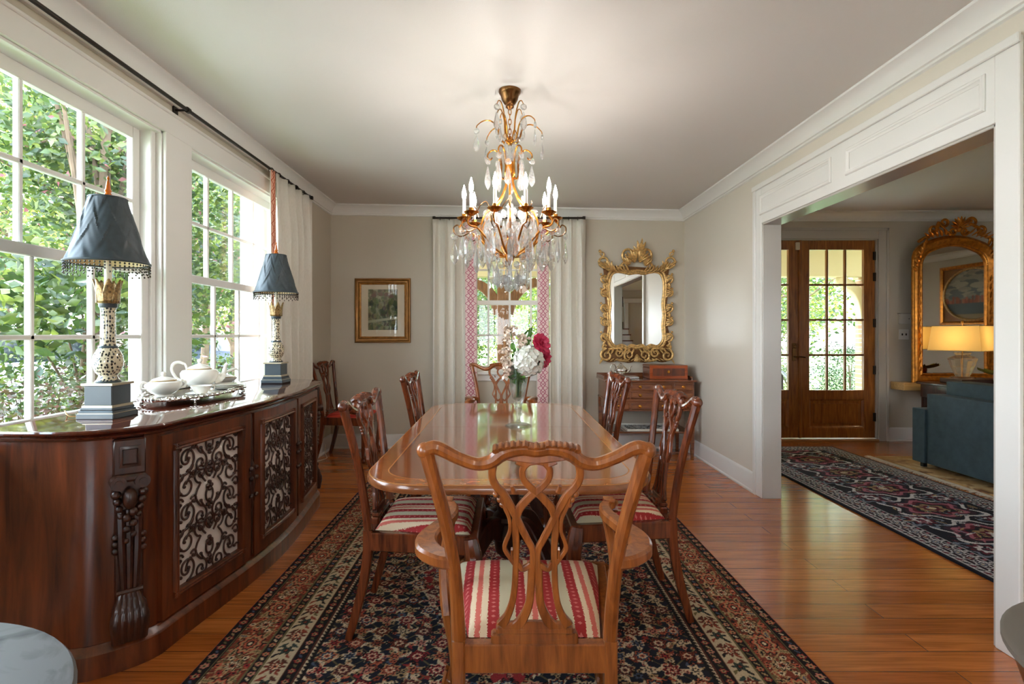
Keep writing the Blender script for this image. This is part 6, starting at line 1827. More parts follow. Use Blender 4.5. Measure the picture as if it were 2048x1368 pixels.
for s in (-1, 1):
    for q in range(12):
        z = 0.12 + 0.095 * q; lobe(mb, (s * 0.415, -0.03, z), (s * 0.1, -0.1, 1), (-s, -1, 0), 0.08, 0.012)
    for q in range(7): lobe(mb, (s * (0.46 - 0.015 * q), -0.05, 1.28 + 0.05 * q), (s * (0.8 - 0.15 * q), -0.2, 0.7), (0, -1, 0), 0.09, 0.017)
    scr(mb, (s * 0.27, 1.755), 0.055, -PI / 2, 1.2, s, -0.06, 0.018, 0.010, [(s * 0.44, 1.62), (s * 0.38, 1.66), (s * 0.31, 1.69)], 0.3)
    scr(mb, (s * 0.16, 1.84), 0.055, PI, 1.2, -s, -0.07, 0.02, 0.010, [(s * 0.25, 1.70), (s * 0.235, 1.78)], 0.3)
    for q in range(5): lobe(mb, (s * (0.12 + 0.05 * q), -0.06, 1.70 - 0.01 * q), (s * 0.7, -0.3, 0.8 - 0.1 * q), (0, -1, 0), 0.11, 0.018)
for q in range(9):
    a = PI * (q + 0.5) / 9; lobe(mb, (0.0, -0.07, 1.77), (math.cos(a), -0.35, math.sin(a) * 1.1), (0, -1, 0), 0.135, 0.023)
mb.ball((0, -0.085, 1.76), 0.035, 10, 7)
for s in (-1, 1): scr(mb, (s * 0.07, 1.735), 0.045, 0 if s > 0 else PI, 1.2, -s, -0.075, 0.018, 0.009, None, 0.3)
mb.build('carved_crest', M['goldo'], t)

t = thing('console_table', 'dark wood console table below the tall gilt mirror behind the sofa', 'table', (0, 0, 0))
MB().box(4.70, 5.95, 5.62, 6.16, 0.705, 0.732, 0.006).build('top', M['mahogd'], t)
mb = MB().box(4.74, 5.91, 5.66, 6.14, 0.56, 0.705, 0.004); mb.build('case', M['mahogd'], t)
for k in range(2):
    a = 4.77 + 0.57 * k
    d_ = MB().box(a, a + 0.54, 5.645, 5.67, 0.58, 0.69, 0.004).build('drawer', M['mahogx'], t)
    MB().ball((a + 0.27, 5.638, 0.635), 0.012, 10, 6).build('knob', M['brass'], d_)
for x in (4.77, 5.88):
    for y in (5.69, 6.11): MB().box(x - 0.025, x + 0.025, y - 0.025, y + 0.025, 0.0, 0.56, 0.004).build('leg', M['mahogd'], t)
for k, (x0, x1, z, m_, lab) in enumerate(((4.86, 5.34, 0.733, (60, 34, 24), 'dark book lying under the crystal lamp on the console'), (5.38, 5.72, 0.733, (122, 66, 36), 'brown leather book lying below the orchid side of the console'))):
    o = MB().box(x0, x1, 5.72, 6.02, z, z + 0.052, 0.005).build('book', simple('book_cover_%d' % k, rgb(*m_), 0.5)); tag(o, lab, 'book')
LX, LY, LZ = 4.99, 5.87, 0.786
t = thing('table_lamp', 'crystal urn lamp with glowing square shade on the entry console', 'lamp', (LX, LY, LZ), 0.55)
def sq(r, z, ch=0.25):
    k = r * (1 - ch)
    return [(r, -k, z), (r, k, z), (k, r, z), (-k, r, z), (-r, k, z), (-r, -k, z), (-k, -r, z), (k, -r, z)]
MB().loft([sq(0.095, 0.0), sq(0.095, 0.016), sq(0.07, 0.022)]).build('foot', M['crystal2'], t, smooth=0)
MB().loft([sq(0.05, 0.022), sq(0.06, 0.05), sq(0.09, 0.14), sq(0.108, 0.215), sq(0.098, 0.228), sq(0.055, 0.25), sq(0.05, 0.262), sq(0.065, 0.275), sq(0.06, 0.285)]).build('urn', M['crystal2'], t, smooth=0)
MB().lathe([(0.006, 0.02), (0.006, 0.60), (0.012, 0.602), (0.016, 0.615), (0.012, 0.628), (0.002, 0.634)], 12).build('stem', M['brass'], t)
def shade_mat():
    m = bpy.data.materials.new('lit_lamp_shade'); m.use_nodes = True
    nt = m.node_tree; nt.nodes.clear()
    out = nt.nodes.new('ShaderNodeOutputMaterial'); mix = nt.nodes.new('ShaderNodeMixShader')
    d = nt.nodes.new('ShaderNodeBsdfDiffuse'); tr = nt.nodes.new('ShaderNodeBsdfTranslucent')
    d.inputs[0].default_value = (*rgb(240, 214, 150), 1); tr.inputs[0].default_value = (*rgb(244, 210, 130), 1)
    mix.inputs[0].default_value = 0.55
    nt.links.new(d.outputs[0], mix.inputs[1]); nt.links.new(tr.outputs[0], mix.inputs[2]); nt.links.new(mix.outputs[0], out.inputs[0])
    return m
def sq4(r, z): return [(r, -r, z), (r, r, z), (-r, r, z), (-r, -r, z)]
mb = MB().loft([sq4(0.235, 0.305), sq4(0.205, 0.57)], caps=False)
sh = mb.build('lamp_shade', shade_mat(), t, smooth=0)
mb = MB()
for r, z in ((0.236, 0.305), (0.206, 0.57)):
    mb.tube(sq4(r, z), 0.003, 6, closed=True)
mb.build('trim_wire', simple('shade_trim', rgb(226, 196, 130), 0.6), sh)
MB().ball((0, 0, 0.43), 0.03, 12, 8).build('bulb', emis('warm_bulb', (1.0, 0.74, 0.42), 62.0), t)
t = thing('orchid', 'orange orchid in a copper pot at the hall end of the console', 'plant', (5.25, 5.67, 0.733))
MB().lathe([(0.06, 0.0), (0.075, 0.03), (0.085, 0.09), (0.08, 0.125), (0.085, 0.135), (0.078, 0.135), (0.07, 0.12), (0.0, 0.11)], 24).build('pot', simple('copper_pot', rgb(160, 84, 40), 0.3, 0.8, var=0.4, vscale=25), t)
orch = simple('orchid_petal', rgb(214, 140, 44), 0.5, var=0.2, vscale=30)
mb = MB(); random.seed(4)
for c in ((-0.02, -0.05, 0.50), (0.0, -0.06, 0.43), (0.04, -0.04, 0.53), (-0.05, -0.03, 0.46), (0.05, -0.05, 0.46)):
    for q in range(5): petal(mb, c, (-0.3, -1, 0.1), 0.055, q * 2 * PI / 5, 0.15, 1.0)
mb.build('blossoms', orch, t, smooth=60, recalc=False)
MB().tube(cr([(0, 0, 0.11), (0.02, 0.0, 0.30), (0.01, -0.02, 0.46), (-0.02, -0.04, 0.53)], 5), 0.004, 6).build('stem', gst, t)
mb = MB()
for q in range(6):
    a = q * 1.05 + 0.3; petal(mb, (0, 0, 0.11), (math.cos(a) * 0.3, math.sin(a) * 0.3, 1), 0.20, a, 0.4, 0.5)
mb.build('leaves', simple('orchid_leaf', rgb(130, 120, 44), 0.4), t, smooth=60, recalc=False)

# ------------------------------------------------------------------ sofa
t = thing('sofa', 'dark teal velvet sofa with its back to the hall', 'sofa', (0, 0, 0))
V = M['teal']
def soft(x0, x1, y0, y1, z0, z1, b=0.03):
    return MB().box(x0, x1, y0, y1, z0, z1, b)
def softb(nm, *a, b=0.03):
    o = soft(*a, b=0.004).build(nm, V, t, smooth=60)
    md = o.modifiers.new('round', 'BEVEL'); md.width = b; md.segments = 4; md.limit_method = 'ANGLE'
    return o
softb('back', 3.955, 4.11, 2.75, 5.045, 0.06, 0.712, b=0.022)
softb('armrest', 3.935, 4.86, 5.05, 5.20, 0.06, 0.565, b=0.025)
softb('armrest', 3.935, 4.86, 2.60, 2.745, 0.06, 0.565, b=0.025)
softb('seat_base', 4.175, 4.85, 2.75, 5.045, 0.06, 0.33, b=0.02)
for k in range(3):
    y0 = 2.76 + 0.763 * k
    softb('seat_cushion', 4.19, 4.87, y0, y0 + 0.755, 0.335, 0.46, b=0.045)
    o = softb('back_cushion', 4.12, 4.34, y0 + 0.02, y0 + 0.74, 0.465, 0.83, b=0.07)
for x in (4.0, 4.80):
    for y in (2.66, 5.14): MB().box(x - 0.02, x + 0.02, y - 0.02, y + 0.02, 0.0102, 0.06, 0.003).build('foot', M['black'], t)

# ------------------------------------------------------------------ what the mirrors show: stairs, tall clock, harbour picture
mb = MB(); tr_ = MB()
for k in range(1, 9):
    y = -2.92 - 0.27 * (k - 1)
    y1 = -5.98 if k == 8 else y - 0.27
    mb.box(2.9, 3.86, y1, y, 0, 0.18 * k - 0.03)
    tr_.box(2.9, 3.89, y1, y + 0.025, 0.18 * k - 0.03, 0.18 * k, 0.006)
st_ = struct('trim_12', mb, M['trim']); tr_.build('treads', M['mahogx'], st_)
mb = MB(); mb.box(4.02, 4.14, -6.0, -5.96, 0, 2.3, 0.003); mb.box(4.9, 5.02, -6.0, -5.96, 0, 2.3, 0.003); mb.box(3.98, 5.06, -6.0, -5.95, 2.3, 2.45, 0.006)
struct('trim_13', mb, M['trim'])
t = thing('longcase_clock', 'dark longcase clock on the stair landing, seen only in the gilt mirror', 'clock', (3.66, -5.4, 1.4405))
MB().box(-0.17, 0.17, -0.10, 0.10, 0, 0.22, 0.006).build('base', M['mahogd'], t)
MB().box(-0.115, 0.115, -0.08, 0.08, 0.22, 0.70, 0.006).build('trunk', M['mahogd'], t)
hd = MB().box(-0.16, 0.16, -0.10, 0.10, 0.70, 1.02, 0.006).build('hood', M['mahogd'], t)
MB().lathe([(0.105, 0), (0.105, 0.004), (0.1, 0.006)], 24, fn=lambda p: Vector((p.x, 0.1 + p.z, 0.86 + p.y))).build('dial', simple('clock_dial', rgb(216, 206, 180), 0.4), hd)
mb = MB()
for x in (-0.13, 0.0, 0.13): mb.lathe([(0.012, 1.02), (0.02, 1.05), (0.022, 1.07), (0.008, 1.10), (0.002, 1.16)], 10, (x, 0, 0))
mb.build('finials', M['mahogd'], hd)
t = thing('harbour_painting', 'oval harbour painting in a square frame, seen only in the entry mirror', 'picture', (8.0, 3.30, 1.95))
hw, hh = 0.66, 0.52
MB().frame([(0, 0), (0, 0.04), (0.03, 0.045), (0.06, 0.03), (0.07, 0)], -hw, hw, -hh, hh, lambda a, b, h: (-h, a, b)).build('frame', M['goldo'], t)
MB().box(-0.012, -0.001, -hw + 0.05, hw - 0.05, -hh + 0.05, hh - 0.05).build('spandrel', simple('ochre_spandrel', rgb(150, 96, 40), 0.5), t)
xs, ys = np.meshgrid(np.linspace(0, 1, 120), np.linspace(0, 1, 90))
img = np.zeros((90, 120, 3), np.float32); img[:] = A(128, 128, 116)
for k in range(120):
    cx, cy, s_ = rr.random(), 0.45 + 0.55 * rr.random(), 0.05 + 0.1 * rr.random()
    img[((xs - cx) / s_) ** 2 + ((ys - cy) / (s_ * 0.4)) ** 2 < 1] = [A(150, 148, 132), A(104, 108, 104), A(172, 166, 146)][k % 3]
img[ys < 0.34] = A(84, 92, 88)
for k in range(40):
    cx, h_ = rr.random(), 0.04 + 0.10 * rr.random(); mk = (np.abs(xs - cx) < 0.02) & (ys > 0.33) & (ys < 0.34 + h_); img[mk] = [A(150, 84, 56), A(176, 110, 80), A(120, 70, 54)][k % 3]
img[ys < 0.12] = A(150, 130, 90)
out_ = ((xs - 0.5) / 0.5) ** 2 + ((ys - 0.5) / 0.5) ** 2 > 1
img[out_] = A(150, 96, 40)
po = weave_obj('canvas', 1.16, 0.88, 120, 90, img, 0.0, attrmat('oil_canvas', 0.5), t, 0.0, (-0.016, 0.58, -0.44), 'xz'); po.rotation_euler = (0, 0, -PI / 2)
MB().tube([(-0.02, 0.585 * math.cos(2 * PI * k / 64), 0.445 * math.sin(2 * PI * k / 64)) for k in range(64)], 0.022, 8, closed=True).build('oval_slip', M['goldl'], t)

# unseen globes added as fill light, behind the camera and over the hall
t = thing('fill_globe', 'added fill globe, unseen, on the ceiling behind the camera', 'fill light', (0.5, -2.6, zc(0.5)))
MB().lathe([(0.09, 0.0), (0.09, -0.02), (0.05, -0.03), (0.05, -0.06)], 24).build('mount', M['bronze'], t)
MB().lathe([(0.06, -0.06), (0.13, -0.09), (0.17, -0.15), (0.15, -0.22), (0.08, -0.27), (0.0, -0.28)], 32).build('globe', emis('fill_globe_glow', (1.0, 0.90, 0.78), 6.5), t)
t = thing('fill_globe', 'added fill globe, unseen, over the hall behind the cased opening wall', 'fill light', (3.3, 0.6, 2.72))  # second added globe, brightens the hall from out of view
MB().lathe([(0.09, 0.0), (0.09, -0.02), (0.05, -0.03), (0.05, -0.06)], 24).build('mount', M['bronze'], t)
MB().lathe([(0.06, -0.06), (0.13, -0.09), (0.17, -0.15), (0.15, -0.22), (0.08, -0.27), (0.0, -0.28)], 32).build('globe', emis('hall_fill_glow', (1.0, 0.88, 0.74), 7.0), t)

tag(MB().tube(cr([(-1.885, 5.72, 0.10), (-1.87, 5.66, 0.03), (-1.83, 5.58, 0.006), (-1.80, 5.50, 0.006), (-1.82, 5.42, 0.006), (-1.86, 5.34, 0.006)], 6), 0.004, 6).build('floor_cord', simple('cream_flex', rgb(220, 206, 178), 0.5)), 'cream cord on the floor under the corner chair beside the curtain hem', 'cord')
# ------------------------------------------------------------------ garden, porch and street
GZ0 = -0.45
gr = simple('lawn', rgb(96, 120, 52), 0.9, var=0.35, vscale=6)
struct('ground', MB().box(-70, 40, -30, 90, GZ0 - 0.3, GZ0), gr)
struct('street', MB().box(-24.0, -15.5, -30, 90, GZ0, GZ0 + 0.012), simple('asphalt', rgb(150, 148, 146), 0.85, var=0.1, vscale=3))
struct('driveway', MB().box(-15.5, -4.9, -14, 60, GZ0, GZ0 + 0.01), simple('pale_concrete', rgb(200, 195, 188), 0.85, var=0.06, vscale=2))
struct('path', MB().box(3.0, 4.6, 9.6, 30, GZ0, GZ0 + 0.015), simple('pale_path', rgb(206, 200, 190), 0.8))
struct('porch_floor', MB().box(-1.6, 8.6, 6.6, 9.4, GZ0, -0.04), simple('porch_stone', rgb(168, 160, 150), 0.7, var=0.12, vscale=4))
cream_p = simple('porch_cream', rgb(214, 196, 160), 0.6)
struct('ceiling_porch', MB().box(-1.6, 8.6, 6.6, 9.3, 2.72, 2.92), cream_p)
struct('beam', MB().box(-1.6, 8.6, 8.9, 9.14, 2.22, 2.72), cream_p)
timb = wood('porch_timber', rgb(84, 52, 30), rgb(140, 92, 56), 0.6, (10, 10, 1.0), 3.0, 0.0)
t = thing('porch_post', 'brown timber porch post with curved braces outside the back window', 'post', (0.0, 9.02, 0))
MB().box(-0.105, 0.105, -0.105, 0.105, -0.039, 2.219, 0.01).build('post', timb, t)
for s in (-1, 1):
    MB().ribbon(cr([(s * 0.09, 0, 1.60), (s * 0.14, 0, 1.80), (s * 0.23, 0, 1.95), (s * 0.37, 0, 2.07), (s * 0.56, 0, 2.135)], 6), [0.16, 0.17, 0.17, 0.16, 0.15], 0.14, (0, 1, 0), 0.01).build('brace', timb, t)
def brickmat():
    m, nt, b = newmat('tan_brick')
    tc = nt.nodes.new('ShaderNodeTexCoord'); mp = nt.nodes.new('ShaderNodeMapping'); mp.inputs['Rotation'].default_value = (PI / 2, 0, 0)
    nt.links.new(tc.outputs['Object'], mp.inputs[0])
    br = nt.nodes.new('ShaderNodeTexBrick'); br.inputs['Scale'].default_value = 1; br.inputs['Brick Width'].default_value = 0.21; br.inputs['Row Height'].default_value = 0.075; br.inputs['Mortar Size'].default_value = 0.008
    br.inputs['Color1'].default_value = (*rgb(150, 110, 80), 1); br.inputs['Color2'].default_value = (*rgb(180, 142, 106), 1); br.inputs['Mortar'].default_value = (*rgb(186, 176, 160), 1)
    nt.links.new(mp.outputs[0], br.inputs['Vector']); nt.links.new(br.outputs['Color'], b.inputs['Base Color']); b.inputs['Roughness'].default_value = 0.85
    return m
t = thing('brick_column', 'tan brick porch column with a curved timber brace beyond the front door', 'column', (6.2, 9.02, 0))
MB().box(-0.2, 0.2, -0.2, 0.2, -0.039, 2.219, 0.006).build('shaft', brickmat(), t)
MB().ribbon(cr([(-0.2, 0, 1.50), (-0.24, 0, 1.80), (-0.36, 0, 2.02), (-0.62, 0, 2.19)], 6), [0.12, 0.14, 0.15, 0.16], 0.14, (0, 1, 0), 0.01).build('brace', cream_p, t)
o = MB(); o.box(-2.62, -2.38, 5.36, 5.62, GZ0, 3.0, 0.01)
tag(o.build('porch_pillar', M['trim']), 'white square pillar standing outside the far left window', 'pillar')
t = thing('garden_bench', 'white slatted bench on the grass seen through the left leaf of the entry door', 'bench', (7.6, 14.6, GZ0))
wp = simple('white_paint', rgb(226, 226, 222), 0.5)
for k in range(3): MB().box(-0.8, 0.8, -0.2 + 0.14 * k, -0.08 + 0.14 * k, 0.42, 0.45, 0.004).build('seat_slat', wp, t)
for k in range(14): MB().box(-0.76 + 0.115 * k, -0.72 + 0.115 * k, 0.22, 0.25, 0.45, 0.90, 0.004).build('back_slat', wp, t)
MB().box(-0.82, 0.82, 0.21, 0.26, 0.88, 0.95, 0.004).build('top_rail', wp, t)
for x in (-0.78, 0.78):
    for y in (-0.18, 0.23): MB().box(x - 0.03, x + 0.03, y - 0.03, y + 0.03, 0, 0.44, 0.004).build('leg', wp, t)
    MB().box(x - 0.03, x + 0.03, -0.2, 0.24, 0.62, 0.66, 0.004).build('armrest', wp, t)
t = thing('handrail', 'dark iron handrail on the porch steps outside the entry door', 'handrail', (0, 0, 0))
MB().tube([(4.36, 8.2, 0.55), (4.75, 9.2, 0.62), (4.95, 9.7, 0.25)], 0.028, 10).build('rail', M['iron'], t)
MB().tube([(4.75, 9.2, -0.039), (4.75, 9.2, 0.62)], 0.018, 8).build('post', M['iron'], t)
MB().tube([(4.36, 8.2, -0.039), (4.36, 8.2, 0.55)], 0.018, 8).build('post', M['iron'], t)

def leafmat(name, cols, trans=0.4, sc=0.9):
    m = bpy.data.materials.new(name); m.use_nodes = True
    nt = m.node_tree; nt.nodes.clear()
    out = nt.nodes.new('ShaderNodeOutputMaterial'); mix = nt.nodes.new('ShaderNodeMixShader'); mix2 = nt.nodes.new('ShaderNodeMixShader')
    d = nt.nodes.new('ShaderNodeBsdfDiffuse'); tr = nt.nodes.new('ShaderNodeBsdfTranslucent'); gl_ = nt.nodes.new('ShaderNodeBsdfGlossy'); gl_.inputs['Roughness'].default_value = 0.35
    at = nt.nodes.new('ShaderNodeVertexColor'); at.layer_name = 'tint'
    nt.links.new(at.outputs[0], d.inputs[0]); nt.links.new(at.outputs[0], tr.inputs[0])
    mix.inputs[0].default_value = trans; mix2.inputs[0].default_value = 0.05
    nt.links.new(d.outputs[0], mix.inputs[1]); nt.links.new(tr.outputs[0], mix.inputs[2])
    nt.links.new(mix.outputs[0], mix2.inputs[1]); nt.links.new(gl_.outputs[0], mix2.inputs[2]); nt.links.new(mix2.outputs[0], out.inputs[0])
    return m
LEAF = leafmat('leaf', None)
GR = [(78, 104, 44), (98, 122, 50), (60, 86, 38), (124, 142, 62), (86, 110, 56), (138, 152, 70)]
YG = [(150, 166, 62), (176, 182, 70), (116, 142, 54), (196, 192, 90), (96, 124, 48)]
DG = [(46, 72, 34), (62, 92, 42), (38, 58, 30), (80, 108, 50)]
LR = np.random.default_rng(11)
def leaves_obj(name, pts, size, cols, parent, droop=0.35, pinks=0.0):
    """pts[n,3]: a pointed leaf at each point"""
    n = len(pts)
    d = LR.normal(size=(n, 3)); d[:, 2] = d[:, 2] * 0.5 - droop; d /= np.linalg.norm(d, axis=1)[:, None]
    r = LR.normal(size=(n, 3)); r[:, 2] *= 0.35
    s = np.cross(d, r); s /= np.linalg.norm(s, axis=1)[:, None] + 1e-9
    nn = np.cross(s, d)
    L = size * (0.7 + 0.6 * LR.random(n))[:, None]
    a = pts; b = pts + d * L * 0.45 + s * L * 0.27 + nn * L * 0.05; c = pts + d * L - nn * L * 0.10; e = pts + d * L * 0.45 - s * L * 0.27 + nn * L * 0.05
    co = np.stack([a, b, c, e], 1).reshape(-1, 3)
    me = bpy.data.meshes.new(name)
    me.vertices.add(4 * n); me.vertices.foreach_set('co', co.astype(np.float32).reshape(-1))
    i = np.arange(n) * 4
    f = np.stack([i, i + 1, i + 2, i, i + 2, i + 3], -1).reshape(-1).astype(np.int32)
    me.loops.add(6 * n); me.loops.foreach_set('vertex_index', f)
    me.polygons.add(2 * n); me.polygons.foreach_set('loop_start', np.arange(0, 6 * n, 3, dtype=np.int32))
    me.update(calc_edges=True)
    pal = np.array([rgb(*c_) for c_ in cols], np.float32)
    k = LR.integers(len(pal), size=n); cc = pal[k] * (0.8 + 0.4 * LR.random(n))[:, None]
    if pinks > 0:
        mk = LR.random(n) < pinks; cc[mk] = np.array(rgb(196, 120, 130), np.float32)
    c4 = np.ones((n, 4, 4), np.float32); c4[:, :, :3] = cc[:, None, :] * 0.55
    ca = me.color_attributes.new('tint', 'FLOAT_COLOR', 'POINT'); ca.data.foreach_set('color', c4.reshape(-1))
    me.materials.append(LEAF)
    o = bpy.data.objects.new(name, me); COL.objects.link(o)
    if parent: o.parent = parent
    return o
bark = simple('bark', rgb(104, 84, 66), 0.85, bump=0.6, bscale=30, var=0.3, vscale=9)
def crown(c, R, ncl, per, spread, shell=0.35):
    u = LR.normal(size=(ncl, 3)); u /= np.linalg.norm(u, axis=1)[:, None]
    rad = (shell + (1 - shell) * LR.random(ncl)) ** 0.6
    ce = np.array(c) + u * rad[:, None] * np.array(R)
    p = np.repeat(ce, per, 0) + LR.normal(size=(ncl * per, 3)) * spread * np.array([1, 1, 0.55])
    return p, ce
def tree(name, label, base, c, R, ncl, per, spread, size, cols, group=None, pinks=0.0, tr=0.1, nb=9, cat='tree'):
    t = thing(name, label, cat, (0, 0, 0), 0, group)
    p, ce = crown(c, R, ncl, per, spread)
    p[:, 2] = np.maximum(p[:, 2], GZ0 + 0.05)
    leaves_obj('foliage', p, size, cols, t, 0.3, pinks)
    b = Vector((*base, GZ0)); top = Vector(c) + Vector((0, 0, R[2] * 0.35))
    mb = MB(); mid = b.lerp(top, 0.5) + Vector((random.uniform(-.15, .15), random.uniform(-.15, .15), 0))
    mb.tube(cr([b, mid, top], 8), [tr, tr * 0.4], 9)
    for k in range(nb):
        q = ce[LR.integers(len(ce))]; s = random.uniform(0.3, 0.85)
        st0 = b.lerp(mid, s * 2) if s < 0.5 else mid.lerp(top, s * 2 - 1)
        e = Vector(q); m_ = st0.lerp(e, 0.5) + Vector((0, 0, 0.15))
        mb.tube(cr([st0, m_, e], 5), [tr * 0.4, tr * 0.1], 6)
    mb.build('trunk', bark, t)
    return t
random.seed(5)
# trees outside the sideboard windows
tree('crape_myrtle', 'leafy green tree closest outside the near sideboard window, with its brown trunk', (-4.75, 6.9), (-4.55, 6.6, 2.6), (1.35, 1.5, 1.6), 142, 88, 0.26, 0.081, GR, None, 0.02, 0.085)
tree('crape_myrtle', 'broad leafy branch tree low outside the near sideboard window', (-3.9, 5.2), (-3.62, 4.75, 1.5), (0.7, 0.85, 0.62), 40, 40, 0.18, 0.11, GR, None, 0.0, 0.04)
tree('crape_myrtle', 'tree with a bare brown upright trunk in the right column of the near window', (-3.98, 5.28), (-4.0, 5.45, 3.6), (0.95, 0.9, 1.0), 70, 70, 0.22, 0.085, GR, None, 0.02, 0.085)
tree('crape_myrtle', 'green tree outside the far sideboard window, the nearer of two', (-5.7, 10.1), (-5.6, 9.9, 2.9), (1.6, 1.8, 1.7), 127, 88, 0.28, 0.078, GR, None, 0.02, 0.09)
tree('crape_myrtle', 'green tree farther down the yard past the far sideboard window', (-6.8, 13.8), (-6.6, 13.6, 3.2), (1.7, 2.0, 1.9), 90, 88, 0.32, 0.09, YG, None, 0.0, 0.1)
tree('oak_tree', 'tall light green tree behind the trees by the sideboard windows', (-10.5, 15.6), (-10.3, 15.4, 5.7), (3.0, 3.4, 3.2), 156, 104, 0.5, 0.144, YG, None, 0.0, 0.18)
tree('oak_tree', 'large tree across the yard at the left edge of the near window', (-14.6, 16.0), (-14.4, 15.8, 5.4), (2.6, 2.8, 3.6), 144, 104, 0.5, 0.144, YG, None, 0.0, 0.18)
tree('oak_tree', 'distant tall tree by the street beyond the far sideboard window', (-13.5, 23.5), (-13.2, 23.2, 6.9), (3.2, 3.6, 4.6), 144, 104, 0.7, 0.204, GR, None, 0.0, 0.24)
tree('oak_tree', 'distant tall tree across the street beyond the near window', (-30, 44), (-29, 43, 7.0), (4.5, 5, 6), 144, 104, 1.1, 0.36, YG, None, 0.0, 0.35)
tree('maple_tree', 'orange tinged tree beside the far gabled house', (-17.5, 41), (-17, 41, 6.0), (4, 4, 4.0), 120, 93, 1.0, 0.36, [(196, 130, 70), (214, 160, 90), (170, 150, 70)], None, 0.0, 0.3)
def hedge(name, label, x0, x1, y0, y1, z1, n, size, cols, cat='hedge'):
    t = thing(name, label, cat, (0, 0, 0))
    p = np.stack([LR.uniform(x0, x1, n), LR.uniform(y0, y1, n), GZ0 + (z1 - GZ0) * LR.random(n) ** 0.7 + LR.normal(size=n) * 0.05], -1)
    leaves_obj('foliage', p, size, cols, t, 0.0)
    mb = MB()
    for k in range(60):
        b = Vector((random.uniform(x0, x1), random.uniform(y0, y1), GZ0)); e = b + Vector((random.uniform(-.25, .25), random.uniform(-.25, .25), (z1 - GZ0) * random.uniform(0.6, 0.95)))
        mb.tube([b, b.lerp(e, 0.5) + Vector((random.uniform(-.08, .08), random.uniform(-.08, .08), 0)), e], [0.009, 0.004], 5)
    mb.build('twigs', simple(name + '_twigs', rgb(84, 62, 52), 0.8), t)
    return t
hedge('low_hedge', 'twiggy low hedge right below the sideboard windows', -3.15, -2.55, 1.8, 5.2, 0.98, 8000, 0.04, [(84, 70, 48), (70, 84, 42), (110, 76, 66), (96, 88, 56)])
hedge('green_hedge', 'bright green hedge behind the twiggy one outside the near window', -4.6, -3.7, 3.4, 6.6, 1.08, 9000, 0.05, GR)
hedge('green_hedge', 'green shrub row by the drive beyond the far sideboard window', -7.4, -6.5, 8.5, 16.0, 0.7, 7000, 0.07, GR)
# trees behind the porch
tree('dogwood', 'yellow green tree behind the porch post outside the back window', (1.35, 13.7), (1.3, 13.5, 2.3), (1.2, 1.3, 1.7), 102, 88, 0.28, 0.084, YG, None, 0.0, 0.07)
tree('dogwood', 'green tree on the picture side of the porch post outside the back window', (-1.2, 13.0), (-1.05, 12.8, 2.1), (0.9, 1.1, 1.8), 90, 88, 0.26, 0.078, GR, None, 0.0, 0.07)
tree('oak_tree', 'tall hazy tree far behind the back window', (-2.5, 26), (-1.5, 25, 5.5), (4.5, 3.5, 5.0), 144, 98, 0.8, 0.252, YG, None, 0.0, 0.25)
tree('oak_tree', 'tall light tree in the front garden filling the entry door panes', (8.6, 17.5), (8.2, 17.0, 3.6), (2.6, 2.4, 2.9), 80, 98, 0.4, 0.132, YG, None, 0.0, 0.14)
tree('dogwood', 'small green tree close to the porch in the entry door panes', (6.2, 12.6), (6.1, 12.4, 1.9), (1.0, 1.1, 1.6), 44, 83, 0.22, 0.072, GR, None, 0.0, 0.05)
tree('oak_tree', 'far tree behind the garden bench beyond the entry', (12.5, 27), (12, 26, 5.5), (5, 4, 5.2), 144, 98, 0.9, 0.27, GR, None, 0.0, 0.25)
tree('box_bush', 'dark rounded evergreen bush low beside the brick porch column', (7.15, 11.2), (7.1, 11.1, 0.35), (0.65, 0.6, 0.8), 72, 88, 0.14, 0.042, DG, None, 0.0, 0.03, 4, 'bush')
tree('box_bush', 'green bush at the bottom of the entry door panes by the path', (6.0, 11.4), (5.9, 11.3, 0.1), (0.5, 0.5, 0.55), 48, 78, 0.12, 0.042, GR, None, 0.0, 0.03, 4, 'bush')

# houses
def house(label, c, w, d, h, rise, rz, wallc, roofc, dormer=False):
    t = thing('house', label, 'house', (*c, GZ0), rz)
    MB().box(-w / 2, w / 2, -d / 2, d / 2, 0, h).build('walls', simple('siding', rgb(*wallc), 0.8), t)
    mb = MB(); e = 0.5
    q = [(-w / 2 - e, h - 0.15), (0, h + rise), (w / 2 + e, h - 0.15), (w / 2 + e, h - 0.35), (0, h + rise - 0.22), (-w / 2 - e, h - 0.35)]
    mb.extrude(q, lambda p: (p[0], -d / 2 - e, p[1]), lambda p: (p[0], d / 2 + e, p[1]))
    mb.build('roof', simple('shingles', rgb(*roofc), 0.85), t)
    mb = MB().extrude([(-w / 2, h), (w / 2, h), (0, h + rise - 0.2)], lambda p: (p[0], -d / 2, p[1]), lambda p: (p[0], -d / 2 + 0.1, p[1])); mb.build('gable', simple('gable_paint', rgb(*wallc), 0.8), t)
    for x in (-w / 4, w / 4):
        f = MB().frame([(0, 0), (0, 0.06), (0.1, 0.06), (0.1, 0)], x - 0.5, x + 0.5, h * 0.3, h * 0.75, lambda a, b, hh_: (a, -d / 2 - hh_, b)).build('window', wp, t)
        MB().box(x - 0.42, x + 0.42, -d / 2 - 0.03, -d / 2 - 0.01, h * 0.32, h * 0.73).build('pane', simple('dark_pane', rgb(70, 78, 84), 0.1), f)
    return t
house('tan gabled house across the street beyond the far sideboard window', (-20.5, 34.5), 6.0, 7.0, 2.7, 2.0, 0.5, (206, 186, 158), (150, 122, 100))
house('white house among the trees beyond the near sideboard window', (-36.5, 33.5), 12.0, 7.0, 3.0, 2.6, 0.75, (226, 224, 220), (170, 160, 160))
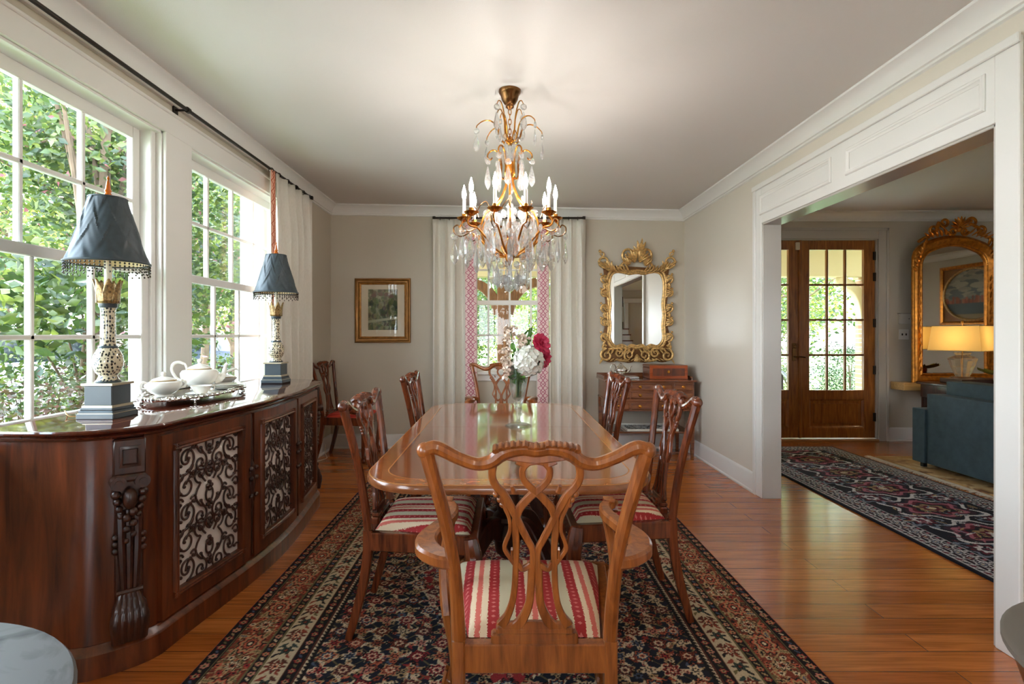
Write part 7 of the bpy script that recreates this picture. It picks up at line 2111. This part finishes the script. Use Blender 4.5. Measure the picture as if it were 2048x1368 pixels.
house('blue grey roofed house behind the trees of the back window', (5.2, 36.0), 8.0, 8.0, 3.4, 2.4, -0.1, (196, 200, 206), (84, 100, 140))

# parked cars
def car(label, c, rz, col):
    t = thing('car', label, 'car', (*c, GZ0 + 0.012), rz)
    pm = simple('car_paint', rgb(*col), 0.2, coat=0.8); gm = simple('car_glass', rgb(30, 36, 40), 0.05)
    secs = [(-2.25, 0.55, 0.95, 0.70), (-2.1, 0.32, 1.05, 0.86), (-1.2, 0.25, 1.10, 0.90), (0.0, 0.25, 1.08, 0.91), (1.0, 0.25, 1.02, 0.90), (1.9, 0.30, 0.88, 0.84), (2.2, 0.5, 0.72, 0.66)]
    rings = []
    for x, z0, z1, hw_ in secs:
        rings.append([(x, -hw_ * 0.92, z0), (x, -hw_, (z0 + z1) / 2), (x, -hw_ * 0.94, z1), (x, hw_ * 0.94, z1), (x, hw_, (z0 + z1) / 2), (x, hw_ * 0.92, z0)])
    o = MB().loft(rings).build('body', pm, t, smooth=50)
    cab = [(-2.1, 1.04, 1.10, 0.74), (-1.75, 1.04, 1.60, 0.66), (-0.4, 1.04, 1.68, 0.66), (0.35, 1.04, 1.60, 0.66), (1.05, 1.0, 1.04, 0.74)]
    rings = [[(x, -hw_ * 1.12, z0), (x, -hw_, z1), (x, hw_, z1), (x, hw_ * 1.12, z0)] for x, z0, z1, hw_ in cab]
    MB().loft(rings).build('windows', gm, t, smooth=30)
    rf = [(-1.85, 1.60, 0.64), (-1.7, 1.655, 0.66), (-0.4, 1.70, 0.67), (0.32, 1.64, 0.66), (0.42, 1.59, 0.64)]
    MB().loft([[(x, -w_, z - 0.05), (x, -w_ * 0.8, z), (x, w_ * 0.8, z), (x, w_, z - 0.05)] for x, z, w_ in rf]).build('roof', pm, t, smooth=50)
    for x in (-1.45, 1.4):
        for s in (-1, 1):
            w_ = MB().lathe([(0.2, -0.1), (0.32, -0.1), (0.34, -0.07), (0.34, 0.07), (0.32, 0.1), (0.2, 0.1)], 24, fn=lambda p, x=x, s=s: Vector((x + p.x, s * 0.80 + p.z, 0.34 + p.y))).build('wheel', M['black'], t)
            MB().lathe([(0.02, 0), (0.2, 0.0), (0.21, 0.01), (0.03, 0.03)], 16, fn=lambda p, x=x, s=s: Vector((x + p.x, s * (0.885 + p.z), 0.34 + p.y))).build('hubcap', M['silver'], w_)
    for s in (-1, 1):
        MB().box(-2.25, -2.05, s * 0.66 - 0.1, s * 0.66 + 0.1, 0.85, 1.30, 0.02).build('tail_light', simple('tail_red', rgb(200, 24, 24), 0.2), t)
        MB().box(2.0, 2.14, s * 0.62 - 0.16, s * 0.62 + 0.16, 0.66, 0.78, 0.02).build('head_light', M['silver'], t)
    return t
car('dark blue car with red tail lights parked beyond the far sideboard window', (-11.6, 20.3), 1.45, (38, 46, 66))
car('white car parked beyond the green hedge outside the near sideboard window', (-10.9, 12.7), 1.2, (226, 228, 232))
